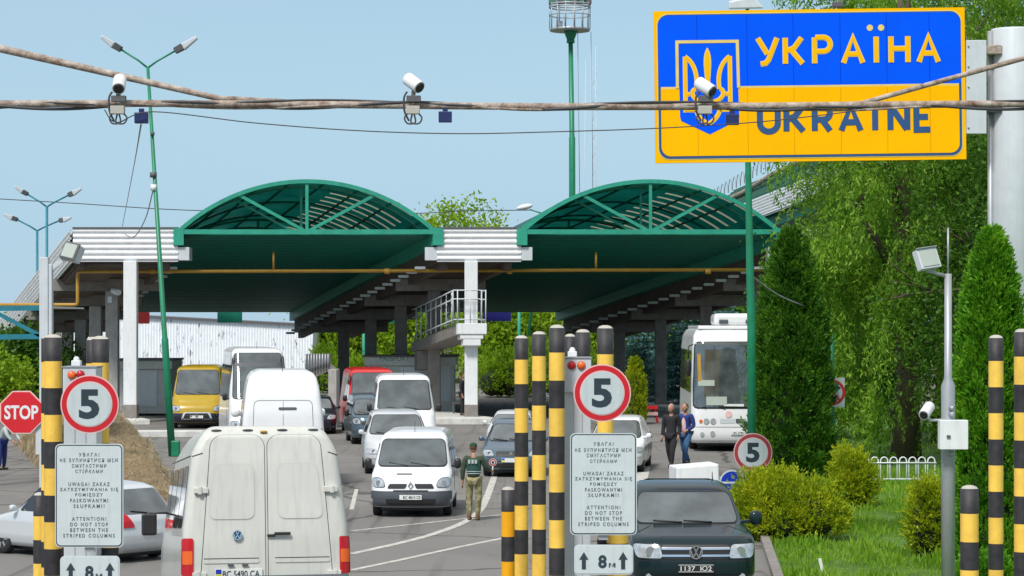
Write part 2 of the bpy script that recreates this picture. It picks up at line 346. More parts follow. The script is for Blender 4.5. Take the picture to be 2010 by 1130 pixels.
def fast_mesh(name, V, F, mats, parent=None, off=None, mi=None):
    """big leaf meshes: V (n,3), F (m,4) quads"""
    me = bpy.data.meshes.new(name); V = np.asarray(V, dtype=np.float32)
    if off is not None: V = V - np.array(off, dtype=np.float32)
    me.vertices.add(len(V)); me.vertices.foreach_set('co', V.ravel())
    k = F.shape[1]; me.loops.add(F.size); me.loops.foreach_set('vertex_index', F.ravel().astype(np.int32))
    me.polygons.add(len(F)); me.polygons.foreach_set('loop_start', np.arange(0, F.size, k, dtype=np.int32))
    me.polygons.foreach_set('loop_total', np.full(len(F), k, dtype=np.int32)); me.update(calc_edges=True); me.validate()
    me.materials.append(M[mats] if isinstance(mats, str) else mats)
    o = bpy.data.objects.new(name, me); COL.objects.link(o)
    if parent is not None: o.parent = parent
    return o
def leafquads(P, D, size, ratio=0.35):
    """diamond leaves at P pointing along D"""
    n = len(P); D = D / (np.linalg.norm(D, axis=1, keepdims=True) + 1e-9); R = RNG.normal(size=(n, 3))
    Sd = np.cross(D, R); Sd /= (np.linalg.norm(Sd, axis=1, keepdims=True) + 1e-9); size = np.asarray(size).reshape(-1, 1) * np.ones((n, 1))
    a = P; b = P + D * size * 0.5 + Sd * size * ratio * 0.5; c = P + D * size; d = P + D * size * 0.5 - Sd * size * ratio * 0.5
    V = np.stack([a, b, c, d], 1).reshape(-1, 3); F = np.arange(4 * n).reshape(n, 4); return V, F
# ================================================================ setting: ground, road, lawn
def flat(name, pts, z, m, kind='structure'):
    bm = bmesh.new(); vs = [bm.verts.new((p[0], p[1], z)) for p in pts]; bm.faces.new(vs); bmesh.ops.triangulate(bm, faces=bm.faces)
    bmesh.ops.recalc_face_normals(bm, faces=bm.faces)
    me = bpy.data.meshes.new(name); bm.to_mesh(me); bm.free(); me.materials.append(m if not isinstance(m, str) else M[m])
    if me.polygons[0].normal.z < 0: me.flip_normals()
    o = bpy.data.objects.new(name, me); COL.objects.link(o)
    if kind: o['kind'] = kind
    return o
def roadmat(name, base, dark):
    m = bpy.data.materials.new(name); m.use_nodes = True; n = m.node_tree; L = n.links; p = n.nodes['Principled BSDF']
    p.inputs['Roughness'].default_value = 0.82; p.inputs['Specular IOR Level'].default_value = 0.3
    t = n.nodes.new('ShaderNodeTexCoord'); cur = None
    def noise(sc, det, stretch=(1, 1, 1), rot=0.0):
        mp = n.nodes.new('ShaderNodeMapping'); mp.inputs['Scale'].default_value = stretch; mp.inputs['Rotation'].default_value = (0, 0, rot)
        L.new(t.outputs['Object'], mp.inputs[0]); q = n.nodes.new('ShaderNodeTexNoise'); q.inputs['Scale'].default_value = sc
        q.inputs['Detail'].default_value = det; L.new(mp.outputs[0], q.inputs['Vector']); return q.outputs['Fac']
    def mixin(a, b, fac, lo, hi, amt):
        r = n.nodes.new('ShaderNodeMapRange'); r.inputs[1].default_value = lo; r.inputs[2].default_value = hi; r.inputs[4].default_value = amt
        L.new(fac, r.inputs[0]); x = n.nodes.new('ShaderNodeMix'); x.data_type = 'RGBA'; L.new(r.outputs[0], x.inputs['Factor'])
        if isinstance(a, tuple): x.inputs['A'].default_value = a
        else: L.new(a, x.inputs['A'])
        x.inputs['B'].default_value = b; return x.outputs['Result']
    c = mixin(base, dark, noise(0.35, 6, (1, 0.25, 1), 0.25), 0.35, 0.7, 0.8)
    c = mixin(c, tuple(v * 1.35 for v in base[:3]) + (1,), noise(60, 3), 0.45, 0.75, 0.6)
    c = mixin(c, tuple(v * 0.45 for v in base[:3]) + (1,), noise(0.9, 5, (3, 0.12, 1), 0.2), 0.54, 0.68, 0.75)
    c = mixin(c, (0.03, 0.03, 0.032, 1), noise(1.6, 4, (1, 1, 1)), 0.66, 0.76, 0.5)
    c = mixin(c, tuple(v * 1.3 for v in base[:3]) + (1,), noise(0.16, 2), 0.5, 0.53, 0.30)
    vo = n.nodes.new('ShaderNodeTexVoronoi'); vo.feature = 'DISTANCE_TO_EDGE'; vo.inputs['Scale'].default_value = .22
    wn_ = n.nodes.new('ShaderNodeTexNoise'); wn_.inputs['Scale'].default_value = 1.2; wn_.inputs['Detail'].default_value = 6; L.new(t.outputs['Object'], wn_.inputs['Vector'])
    wv = n.nodes.new('ShaderNodeMix'); wv.data_type = 'VECTOR'; wv.inputs['Factor'].default_value = .35; L.new(t.outputs['Object'], wv.inputs['A']); L.new(wn_.outputs['Color'], wv.inputs['B']); L.new(wv.outputs['Result'], vo.inputs['Vector'])
    iv_ = n.nodes.new('ShaderNodeMath'); iv_.operation = 'SUBTRACT'; iv_.inputs[0].default_value = 1.0; L.new(vo.outputs['Distance'], iv_.inputs[1]); c = mixin(c, (0.035, 0.034, 0.033, 1), iv_.outputs[0], 0.988, 0.994, 0.7)
    L.new(c, p.inputs['Base Color']); nb = n.nodes.new('ShaderNodeTexNoise'); nb.inputs['Scale'].default_value = 90
    L.new(t.outputs['Object'], nb.inputs['Vector']); bp = n.nodes.new('ShaderNodeBump'); bp.inputs['Strength'].default_value = 0.4; bp.inputs['Distance'].default_value = 0.01
    L.new(nb.outputs['Fac'], bp.inputs['Height']); L.new(bp.outputs[0], p.inputs['Normal']); return m
M['asphalt'] = roadmat('asphalt', (0.185, 0.178, 0.168, 1), (0.130, 0.124, 0.117, 1))
M['ground'] = roadmat('ground_soil', (0.13, 0.13, 0.08, 1), (0.08, 0.10, 0.04, 1))
flat('ground', [(-900, -60), (900, -60), (900, 2500), (-900, 2500)], -0.012, 'ground')
flat('road', [(-60, 5), (4.4, 5), (4.1, 37), (5.4, 54.6), (7.0, 70), (9.2, 85), (11, 104), (22, 150), (20, 175), (-80, 175), (-60, 90)], 0.0, 'asphalt')
lawnp = [(4.4, 5), (4.1, 37), (5.4, 54.6), (7.0, 70), (9.2, 85), (11, 104), (40, 110), (40, 5)]
flat('lawn', lawnp, 0.004, 'lawn')
k = MB(); kp = [(4.4, 12), (4.1, 37), (5.4, 54.6), (7.0, 70), (9.2, 85), (11, 103)]
for a, b in zip(kp[:-1], kp[1:]): k.bar((a[0], a[1], 0.06), (b[0], b[1], 0.06), 0.16, 0.14)
ko = k.build('lawn_kerb', 'concrete'); tag(ko, kind='structure')
def marking(px, w, ends=None):
    pts = [G(*p) for p in px]; mb = MB(); sm = []
    for i in range(len(pts) - 1):
        p0, p1, p2, p3 = pts[max(i - 1, 0)], pts[i], pts[i + 1], pts[min(i + 2, len(pts) - 1)]
        for s in range(6):
            t = s / 6; sm.append(0.5 * ((2 * p1) + (p2 - p0) * t + (2 * p0 - 5 * p1 + 4 * p2 - p3) * t * t + (3 * p1 - p0 - 3 * p2 + p3) * t ** 3))
    sm.append(pts[-1]); vs = []
    for i, p in enumerate(sm):
        d = (sm[min(i + 1, len(sm) - 1)] - sm[max(i - 1, 0)]).normalized(); nn = Vector((-d.y, d.x, 0)); vs += [p + nn * w / 2, p - nn * w / 2]
    mb.add([(v.x, v.y, 0.005) for v in vs], [(2 * i, 2 * i + 1, 2 * i + 3, 2 * i + 2) for i in range(len(sm) - 1)])
    o = mb.build('road_marking', 'line', fixn=False); o['kind'] = 'structure'
    return o
marking([(972, 930), (956, 975), (938, 1006), (900, 1030), (820, 1057), (690, 1087)], 0.17)
marking([(1010, 1052), (900, 1074), (800, 1096), (690, 1119)], 0.13)
marking([(1010, 1008), (930, 1016), (830, 1027), (690, 1042)], 0.11)
marking([(1262, 832), (1268, 880), (1266, 915), (1256, 948)], 0.32)
marking([(700, 960), (690, 1000)], 0.1)

# ================================================================ border canopy
YF = 104.0; DV = Vector((-0.2927, 1, -0.1042)); DL = 30.0
def CP(px, py, t=0.0): return W(px, py, YF) + DV * t
can = thing('border_canopy', 'long checkpoint canopy with two green barrel vaults between white ribbed fascias on grey columns', 'canopy', (xx(925, YF), YF, 0))
def arch(xl, xr, yc, yp, k=24):
    a, b, c = CP(xl, yc), CP(xr, yc), CP((xl + xr) / 2, yp); h = (b.x - a.x) / 2; s = c.z - a.z; R = (h * h + s * s) / (2 * s)
    th = math.asin(h / R); mid = (a.x + b.x) / 2; return [Vector((mid + R * math.sin(th * (2 * i / k - 1)), YF, c.z - R + R * math.cos(th * (2 * i / k - 1)))) for i in range(k + 1)]
for (xl, xr) in ((352, 854), (1025, 1528)):
    A = arch(xl, xr, 453, 355, 32); mid = (xl + xr) / 2
    # vault shell: ribs follow the arc; light strips on its right side
    mb = MB(); nseg = 120
    for s in range(nseg):
        t0, t1 = DL * s / nseg, DL * (s + 1) / nseg; h = 0.0
        for i in range(32):
            lightstrip = (s % 4 == 1 and 20 <= i <= 28)
            p = [A[i] + DV * t0 + Vector((0, 0, h)), A[i + 1] + DV * t0 + Vector((0, 0, h)), A[i + 1] + DV * t1 + Vector((0, 0, h)), A[i] + DV * t1 + Vector((0, 0, h))]
            mb.add(p, [(0, 1, 2, 3)], 1 if lightstrip else 0)
    if 'skylight' not in M:
        m = bpy.data.materials.new('vault_skylight'); m.use_nodes = True; n = m.node_tree; p = n.nodes['Principled BSDF']
        p.inputs['Base Color'].default_value = (0.30, 0.33, 0.26, 1); tr = n.nodes.new('ShaderNodeBsdfTranslucent'); tr.inputs[0].default_value = (0.26, 0.27, 0.2, 1)
        ms = n.nodes.new('ShaderNodeMixShader'); ms.inputs[0].default_value = 0.8; n.links.new(p.outputs[0], ms.inputs[1]); n.links.new(tr.outputs[0], ms.inputs[2])
        n.links.new(ms.outputs[0], n.nodes['Material Output'].inputs[0]); M['skylight'] = m
        m = bpy.data.materials.new('vault_sheet'); m.use_nodes = True; n = m.node_tree; p = n.nodes['Principled BSDF']; p.inputs['Roughness'].default_value = .4
        tq = n.nodes.new('ShaderNodeTexCoord'); nq = n.nodes.new('ShaderNodeTexNoise'); nq.inputs['Scale'].default_value = .8; nq.inputs['Detail'].default_value = 5; n.links.new(tq.outputs['Object'], nq.inputs['Vector'])
        rq = n.nodes.new('ShaderNodeValToRGB'); rq.color_ramp.elements[0].position = .3; rq.color_ramp.elements[1].position = .7; rq.color_ramp.elements[0].color = (0.002, 0.085, 0.065, 1); rq.color_ramp.elements[1].color = (0.006, 0.16, 0.125, 1); n.links.new(nq.outputs['Fac'], rq.inputs[0]); n.links.new(rq.outputs[0], p.inputs['Base Color'])
        tr = n.nodes.new('ShaderNodeBsdfTranslucent'); n.links.new(rq.outputs[0], tr.inputs[0]); ms = n.nodes.new('ShaderNodeMixShader'); ms.inputs[0].default_value = .30; n.links.new(p.outputs[0], ms.inputs[1]); n.links.new(tr.outputs[0], ms.inputs[2]); n.links.new(ms.outputs[0], n.nodes['Material Output'].inputs[0]); M['vault'] = m
    mb.build('vault_roof', ['vault', 'skylight'], can, fixn=False)
    # ribs (purlins) under the vault and edge arch
    rb = MB()
    for t in np.arange(1.1, DL, 4.0):
        rb.path([a + DV * t - Vector((0, 0, 0.10)) for a in A], 0.05, 6)
    for i in range(2, 31, 4): rb.bar(A[i] - Vector((0, 0, 0.06)), A[i] + DV * DL - Vector((0, 0, 0.06)), 0.06, 0.08)
    rb.build('vault_ribs', 'tealdark', can)
    def truss(t, k=1.0):
        tr = MB(); off = DV * t + Vector((0, -0.12, 0))
        for i in range(32): tr.bar(A[i] + off + Vector((0, 0, -0.02)), A[i + 1] + off + Vector((0, 0, -0.02)), 0.20 * k, 0.17 * k)
        c0 = CP(mid, 456) + off
        tr.bar(CP(xl - 2, 455) + off, CP(xr + 2, 455) + off, 0.22 * k, 0.20 * k)
        for q in (8, 16, 24): tr.bar(A[q] + off + Vector((0, 0.03, -0.03)), c0 + Vector((0, 0.03, 0.02)), 0.13 * k, 0.15 * k, up=(0, 1, 0))
        tr.build('arch_truss', 'teal', can)
    truss(0.0); truss(1.2, 0.75)
    for t in (11, 21): truss(t, 0.8)
    # flat ribbed ceiling under the vault
    cm = MB(); O = CP(xl, 459, 0.3); U = CP(xr, 459, 0.3) - O
    cm.corr(O, U, DV * (DL - 0.3), 46, 0.05, N=(0, 0, -1)); cm.build('ribbed_ceiling', 'tealdark', can)
    for xe, sg in ((xl - 3, -1), (xr + 3, 1)):
        bm_ = MB(); q = []
        for t in (-0.25, DL):
            a = CP(xe, 449, t); w = 0.42; q.append([a + Vector((-w / 2, 0, 0)), a + Vector((w / 2, 0, 0)), a + Vector((w / 2, 0, -0.72)), a + Vector((-w / 2, 0, -0.72))])
        bm_.hexa(q[0], q[1]); bm_.build('edge_beam', 'teal', can)
        gb = MB(); gb.box(*(lambda c: (c.x - .3, c.x + .3, c.y - 0.1, c.y + .9, c.z - .55, c.z))(CP(xe - sg * 9, 485))); gb.build('beam_bracket', 'lgrey', can)
# islands between the vaults
isl = [(146, 345, 257), (860, 1018, 925), (1540, 1700, 1593)]
for (a, b, cx_) in isl:
    mb = MB(); q = []
    for t in (0.05, DL):
        q.append([CP(a, 452, t), CP(b, 452, t), CP(b, 512, t), CP(a, 512, t)])
    mb.hexa(q[0], q[1]); mb.build('island_roof', 'soffit', can)
    fa = MB(); O = CP(a - 3, 514, -0.08); U = CP(b + 4, 514, -0.08) - O
    fa.corr(O, U, (0, 0, CP(a, 449).z - CP(a, 514).z), 6, 0.07, N=(0, -1, 0)); fa.build('fascia', 'whitemetal', can)
    tp = MB(); tp.bar(CP(a - 4, 448, -0.1), CP(b + 5, 448, -0.1), 0.12, 0.08); tp.build('fascia_cap', 'dgrey', can)
    # cross beams and columns every 6 m
    i = 0; t = 0.0
    while t < DL:
        p = CP(cx_, 512, t); w = 0.28
        c = MB(); c.box(p.x - w, p.x + w, p.y - w, p.y + w, 0.19, p.z - (0 if i == 0 else 0.55))
        if i == 0: c.box(p.x - w - .012, p.x + w + .012, p.y - w - .012, p.y + w + .012, 0.19, 0.78, 1)
        c.build('column', ['white' if i == 0 else ('concrete' if cx_ > 300 else 'lconcrete'), 'concrete'], can, bevel=0.03)
        if i:
            cb = MB(); l_, r_ = CP(a - 14, 512, t), CP(b + 14, 512, t); cb.box(l_.x, r_.x, p.y - .2, p.y + .2, p.z - .55, p.z - 0.01); cb.build('cross_beam', 'concrete', can)
            cb = MB()
        i += 1; t += 6.06
    for j, sx in enumerate((a + 16, b - 16)):
        lb = MB(); q = []
        for t in (0.3, DL):
            p = CP(sx, 512, t); q.append([p + Vector((-.15, 0, 0)), p + Vector((.15, 0, 0)), p + Vector((.15, 0, -.3)), p + Vector((-.15, 0, -.3))])
        lb.hexa(q[0], q[1]); lb.build('edge_joist', 'soffit', can)
# little roof-edge lights along the springing lines
for px0 in (838, 1510, 346):
    for k_ in range(20):
        t = 1.0 + k_ * 1.45; p = CP(px0, 517, t); b_ = MB(); b_.box(p.x - .26, p.x + .2, p.y - .16, p.y + .16, p.z - .12, p.z - 0.0)
        if k_ == 0: proto = b_.build('roof_edge_lamp', 'lgrey', can, orig=p - Vector((0, 0, 0)), bevel=0.02); proto.location = p - chain(can)
        else: o = proto.copy(); COL.objects.link(o); o.location = p - chain(can)
# sloping side fascia on the left
sf = MB(); O = CP(140, 516, 0.0); Vv = CP(139, 450, 0) - CP(140, 516, 0); sf.corr(O, DV * 52, Vv, 7, 0.08, N=(-1, 0, 0)); sf.build('side_fascia', 'whitemetal', can)
sf = MB(); O = CP(150, 514, 0.4); sf.hexa([O, O + Vector((2.0, 0, 0)), O + Vector((2.0, 0, -.12)), O + Vector((0, 0, -.12))], [v + DV * 51 for v in (O, O + Vector((2.0, 0, 0)), O + Vector((2.0, 0, -.12)), O + Vector((0, 0, -.12)))]); sf.build('side_soffit', 'soffit', can)
for t in (36.4, 42.4):
    p = CP(257, 512, t); c = MB(); c.box(p.x - .28, p.x + .28, p.y - .28, p.y + .28, 0, p.z + .3); c.build('column', 'lconcrete', can)
for a, b in ((230, 262), (660, 700)): pass
# hanging boards at the back
for nm, x0, x1, y0, y1, m_ in (('lane_board', 427, 475, 606, 633, 'tealdark'), ('lane_board', 266, 293, 606, 635, 'darkred'), ('lane_board', 948, 1003, 606, 630, 'navy'), ('lane_board', 754, 775, 604, 634, 'tealdark')):
    b_ = MB(); b_.box(xx(x0, 136), xx(x1, 136), 135.9, 136.1, zz(y1, 136), zz(y0, 136) + .5); b_.build(nm, m_, can)
# raised platforms
for (x0, x1, y0, y1, h) in ((xx(800, 102), xx(981, 102), 102.2, 107, .26), (xx(225, 103), xx(300, 103), 102.2, 107, .2), (xx(1565, 103), xx(1640, 103), 102.2, 107, .2)):
    m_ = MB(); q = [[Vector((x0, y0, h)), Vector((x1, y0, h)), Vector((x1, y0, -.1)), Vector((x0, y0, -.1))]]; q.append([v + Vector((DV.x, 1, 0)) * 36 for v in q[0]]); m_.hexa(q[0], q[1])
    o = m_.build('kerb_platform', 'kerb', bevel=.03); o['kind'] = 'structure'
m_ = MB(); m_.box(xx(240, 91), xx(400, 91), 90.6, 91.4, -.05, .22); o = m_.build('kerb_median', 'kerb', bevel=.03); o['kind'] = 'structure'
m_ = MB(); m_.box(xx(975, 101), xx(1006, 101), 84, 101, -.05, .12); o = m_.build('kerb_nose', 'kerb', bevel=.03); o['kind'] = 'structure'
# walkway and railing on the middle island
wk = thing('inspection_walkway', 'white edged raised inspection walkway with metal railing round the middle white column', 'walkway', CP(918, 640) * 1)
wk.location.z = 0
def strip(x0, x1, y0, y1, t0, t1, mb, mi=0):
    q = [[CP(x0, y0, t), CP(x1, y0, t), CP(x1, y1, t), CP(x0, y1, t)] for t in (t0, t1)]; mb.hexa(q[0], q[1], mi)
m_ = MB(); strip(889, 946, 638, 659, -.75, -.45, m_); strip(895, 940, 659, 668, -.7, -.2, m_); strip(901, 935, 668, 681, -.68, -.3, m_); m_.build('front_parapet', 'white', wk, bevel=.02)
m_ = MB(); strip(889, 946, 640, 660, -.44, 7, m_); m_.build('deck', 'concrete', wk)
m_ = MB(); strip(893, 918, 661, 700, 6.3, 6.8, m_); m_.build('pier', 'concrete', wk)
for i in range(0, 9):
    for sx in ((889, 946) if i else (881, 890, 915, 937, 945)):
        p0, p1 = CP(sx, 638, -.65 + i * .85), CP(sx, 573, -.65 + i * .85); r_ = MB(); r_.tube(p0, p1, .028, n=6); r_.build('railing_post', 'lgrey', wk)
for yy_ in (573, 590, 630):
    r_ = MB(); r_.path([CP(889, yy_, 6.8), CP(883, yy_, -.65), CP(945, yy_, -.65), CP(946, yy_, 6.8)], .03, 6); r_.build('railing_rail', 'lgrey', wk)
# dark stair structure further left
st = thing('stair_landing', 'dark concrete stair landing with slatted railing beside the dark parked car', 'stairs', W(640, 850, 100)); st.location.z = 0
m_ = MB(); m_.hexa([W(600, 748, 101), W(600, 728, 101), W(645, 710, 101), W(660, 722, 101)], [W(600, 748, 103), W(600, 728, 103), W(645, 710, 103), W(660, 722, 103)]); m_.build('stair_flight', 'concrete', st)
m_ = MB(); m_.box(xx(645, 99), xx(661, 99), 98.8, 100.6, 0, zz(725, 99)); m_.build('pier', 'lconcrete', st)
m_ = MB(); m_.box(xx(598, 101), xx(646, 101), 101.8, 102, zz(735, 101), zz(695, 101)); m_.build('railing_panel', 'dgrey', st)
for i in range(9):
    m_ = MB(); m_.tube(W(600 + i * 5.5, 733 - i * 1.5, 100.9), W(600 + i * 5.5, 694, 100.9), .03, n=6); m_.build('railing_post', 'grey', st)
# gas pipe
gp = MB(); Yg = 105.0
gp.path([W(-60, 598, Yg), W(146, 598, Yg), W(151, 597, Yg), W(152.5, 592, Yg), W(152.5, 540, Yg), W(154, 535, Yg), W(159, 533, Yg), W(1545, 529, Yg)], .078, 10)
gpo = thing('gas_pipe', 'long yellow gas pipe hung across the front under both green vaults', 'pipe', (xx(800, Yg), Yg, 0)); gp.build('pipe_run', 'gas', gpo)
for px_ in (537, 1170):
    b_ = MB(); b_.tube(W(px_, 531, Yg), W(px_, 494, Yg), .05, n=8); b_.build('hanger', 'gas', gpo)
for px_ in (760, 1390, 100, 300, 1000):
    b_ = MB(); b_.lathe([(.11, -.12), (.125, -.1), (.125, .1), (.11, .12)], W(px_, 532 if px_ > 160 else 598, Yg), 'x', 12); b_.build('pipe_joint', 'gas', gpo)
# booths
def booth(name, label, x0, x1, ytop, Y0, dep, wins, sign=None):
    o = thing(name, label, 'booth', (xx((x0 + x1) / 2, Y0), Y0, 0)); zt = zz(ytop, Y0); X0, X1 = xx(x0, Y0), xx(x1, Y0)
    b_ = MB(); b_.box(X0, X1, Y0, Y0 + dep, .1, zt - .42); b_.build('wall', 'booth', o, bevel=.01)
    b_ = MB(); b_.box(X0 - .12, X1 + .12, Y0 - .18, Y0 + dep + .1, zt - .42, zt - .03); b_.build('fascia', 'booth', o, bevel=.02)
    b_ = MB(); b_.box(X0 - .2, X1 + .2, Y0 - .26, Y0 + dep + .2, zt - .03, zt + .05); b_.build('roof', 'dgrey', o, bevel=.01)
    for (a, b, c, d) in wins:
        f_ = MB(); f_.box(xx(a, Y0) - .05, xx(b, Y0) + .05, Y0 - .04, Y0 - .003, zz(d, Y0) - .05, zz(c, Y0) + .05); fo = f_.build('window', 'lgrey', o)
        g_ = MB(); g_.box(xx(a, Y0), xx(b, Y0), Y0 - .055, Y0 - .02, zz(d, Y0), zz(c, Y0)); go = g_.build('pane', 'glassg', fo, orig=None, local=True); 
    if sign: text_part(sign[0], .3, W(sign[1], sign[2], Y0) + Vector((0, -.185, 0)), 'ink', o, 'lettering', width=xx(sign[4], Y0) - xx(sign[3], Y0), sy=1).data.materials[0] = M['tealdark']
    return o
booth('passport_booth', 'grey passport control booth with green windows under the middle walkway', 720, 891, 699, 112.0, 3.2, [(787, 822, 722, 760), (868, 882, 714, 785)], ('PASSPORT', 775, 703.5, 747, 805))
booth('control_booth', 'pale control booth with green framed window left of the leaning green lamp pole', 232, 333, 706, 112.0, 3.2, [(272, 306, 728, 795), (240, 250, 728, 795)])
# white hall behind
def hallmat():
    m = mat('flaking_white_cladding', (0.80, 0.84, 0.88, 1), 0.7, var=0.08, scale=1); n = m.node_tree; L = n.links; p = n.nodes['Principled BSDF']
    src = p.inputs['Base Color'].links[0].from_socket; t = n.nodes.new('ShaderNodeTexCoord'); mp = n.nodes.new('ShaderNodeMapping'); mp.inputs['Scale'].default_value = (1.7, 1.7, .38)
    L.new(t.outputs['Object'], mp.inputs[0]); q = n.nodes.new('ShaderNodeTexNoise'); q.inputs['Scale'].default_value = 2.0; q.inputs['Detail'].default_value = 8; q.inputs['Roughness'].default_value = .75
    L.new(mp.outputs[0], q.inputs['Vector']); r = n.nodes.new('ShaderNodeMapRange'); r.inputs[1].default_value = .575; r.inputs[2].default_value = .63; L.new(q.outputs['Fac'], r.inputs[0])
    x = n.nodes.new('ShaderNodeMix'); x.data_type = 'RGBA'; x.inputs['B'].default_value = (.12, .13, .14, 1); L.new(r.outputs[0], x.inputs['Factor']); L.new(src, x.inputs['A']); L.new(x.outputs['Result'], p.inputs['Base Color']); return m
M['hall'] = hallmat()
hl = thing('white_hall', 'long white hall with flaking dark scuffed cladding seen behind the left vault', 'building', (xx(420, 170), 170, 0))
h_ = MB(); X0, X1 = xx(120, 170), xx(614, 170)
zl, zr = zz(614, 170), zz(640, 170)
vs = []; nrib = 90
for i in range(nrib * 2 + 1):
    x = X0 + (X1 - X0) * i / (nrib * 2); y = 170 + (.05 if i % 2 else 0); zt = zl + (zr - zl) * i / (nrib * 2); vs += [(x, y, 0), (x, y, zt)]
h_.add(vs, [(2 * i, 2 * i + 2, 2 * i + 3, 2 * i + 1) for i in range(nrib * 2)]); h_.build('wall', 'hall', hl, fixn=False)
h_ = MB(); h_.hexa([Vector((X0, 170.06, 0)), Vector((X1, 170.06, 0)), Vector((X1, 170.06, zr)), Vector((X0, 170.06, zl))], [Vector((X0, 186, 0)), Vector((X1, 186, 0)), Vector((X1, 186, zr)), Vector((X0, 186, zl))]); h_.build('block', 'hall', hl)
h_ = MB(); h_.hexa([Vector((X0, 169.8, zl)), Vector((X1 + .1, 169.8, zr)), Vector((X1 + .1, 169.8, zr + .12)), Vector((X0, 169.8, zl + .12))], [Vector((X0, 186.2, zl)), Vector((X1 + .1, 186.2, zr)), Vector((X1 + .1, 186.2, zr + .12)), Vector((X0, 186.2, zl + .12))]); h_.build('roof_edge', 'dgrey', hl)
# upper building at right
ub = thing('ribbed_roof_building', 'upper building with faded green ribbed roof and white ribbed band beside the right vault', 'building', W(1520, 430, 111)); ub.location.z = 8.3
U0 = W(1500, 425, 112.0)
def UP(dz, t, out=0.0): return U0 + DV * t + Vector((0.95 * 0, 0, dz)) + Vector((out, 0, 0))
m_ = MB(); m_.corr(UP(0, -13), DV * 20, (0.12, 0, 1.02), 7, .07, N=(-1, 0, 0)); m_.build('white_band', 'whitemetal', ub)
m_ = MB(); m_.corr(UP(1.05, -13, .1), DV * 21, (1.7, 0, 1.45), 11, .07, N=(-1, 0, .6)); m_.build('roof', 'roofgreen', ub)
m_ = MB(); a = UP(-.5, -12.9, .25); m_.hexa([a, a + Vector((6, 0, 0)), a + Vector((6, 0, 1.5)), a + Vector((0, 0, 1.5))], [v + DV * 19.5 for v in (a, a + Vector((6, 0, 0)), a + Vector((6, 0, 1.5)), a + Vector((0, 0, 1.5)))]); m_.build('wall', 'tealdark', ub)
m_ = MB(); m_.path([UP(1.62, 8.2, .5), UP(1.75, 4, .6), UP(2.05, 1, .7), UP(2.2, -2, .8)], [.14, .12, .13, .12], 8); m_.build('gutter', 'rust', ub)
m_ = MB(); pts = []
for i in range(260):
    a_ = i / 260 * 2 * math.pi * 22; t = 9 - 11 * i / 260; c = UP(2.05 + (9 - t) * .07, t, .5); pts.append(c + Vector((.0, math.cos(a_) * .3, math.sin(a_) * .3)))
m_.path(pts, .018, 4); m_.build('razor_wire', 'lcable', ub)
# blue-green truss porch on the far left
bt = thing('blue_truss_roof', 'low blue steel truss roof edge at the left edge behind the striped posts', 'truss', W(20, 640, 62)); bt.location.z = 0
for (p, q, w_) in (((-60, 606), (84, 604), .13), ((-60, 662), (84, 660), .13), ((-10, 612), (82, 660), .09), ((-60, 640), (-10, 612), .08)):
    m_ = MB(); m_.bar(W(*p, 62), W(*q, 62), .14, w_); m_.build('truss_bar', 'blue_truss', bt)
m_ = MB(); m_.box(xx(-70, 62), xx(84, 62), 62.1, 68, zz(603, 62), zz(600, 62)); m_.build('roof_sheet', 'lgrey', bt)
m_ = MB(); m_.box(xx(-50, 62) - .1, xx(-50, 62) + .1, 62.2, 62.4, 0, zz(604, 62)); m_.build('support', 'grey', bt)
m_ = MB(); m_.box(xx(81, 62) - .07, xx(81, 62) + .07, 62.2, 62.4, 0, zz(604, 62)); m_.build('support', 'grey', bt)
# ================================================================ vegetation
def sprays(C, D, k, ln, wd, lsize, ratio=.38):
    """k leaves fanned along each spray that starts at C and points along D"""
    n = len(C); D = D / np.linalg.norm(D, axis=1, keepdims=True); R = RNG.normal(size=(n, 3)); Sd = np.cross(D, R); Sd /= np.linalg.norm(Sd, axis=1, keepdims=True)
    t = RNG.random((n, k, 1)); w = RNG.normal(size=(n, k, 1)) * wd * (1.1 - t); L = ln * (.6 + .8 * RNG.random((n, 1, 1)))
    P = C[:, None] + D[:, None] * t * L + Sd[:, None] * w + RNG.normal(size=(n, k, 3)) * wd * .25; Dn = D[:, None] + Sd[:, None] * w / wd * .45 + RNG.normal(size=(n, k, 3)) * .22
    P, Dn = P.reshape(-1, 3), Dn.reshape(-1, 3); P[:, 2] = np.maximum(P[:, 2], .02); return leafquads(P, Dn, lsize * (.6 + .8 * RNG.random(len(P))), ratio)
def blobpts(n, c, r, inner=0.35):
    d = RNG.normal(size=(n, 3)); d /= np.linalg.norm(d, axis=1, keepdims=True); rad = (inner + (1 - inner) * RNG.random((n, 1)) ** 0.5)
    return np.array(c) + d * rad * np.array(r), d
def trunk_mesh(base, top, r, limbs, parent, spread=1.5):
    mb = MB(); base, top = Vector(base), Vector(top); pts = []
    for i in range(7):
        t = i / 6; pts.append(base.lerp(top, t) + Vector((math.sin(i * 1.7) * .06, math.cos(i * 2.3) * .06, 0)) * (top - base).length * .08)
    mb.path(pts, [r * (1 - .75 * i / 6) + r * (.35 if i == 0 else 0) for i in range(7)], 9)
    for (p, f) in limbs:
        a = base.lerp(top, f); p = Vector(p); m1 = a.lerp(p, .5) + Vector((0, 0, (p - a).length * .08))
        mb.path([a, m1, p], [r * .42, r * .26, r * .07], 6)
        for k in range(3):
            e = p + Vector((random.uniform(-1, 1), random.uniform(-1, 1), random.uniform(-.2, .9))) * (p - a).length * .3; mb.path([m1.lerp(p, .3 + .2 * k), e], [r * .15, r * .04], 5)
    mb.build('trunk', 'bark', parent)
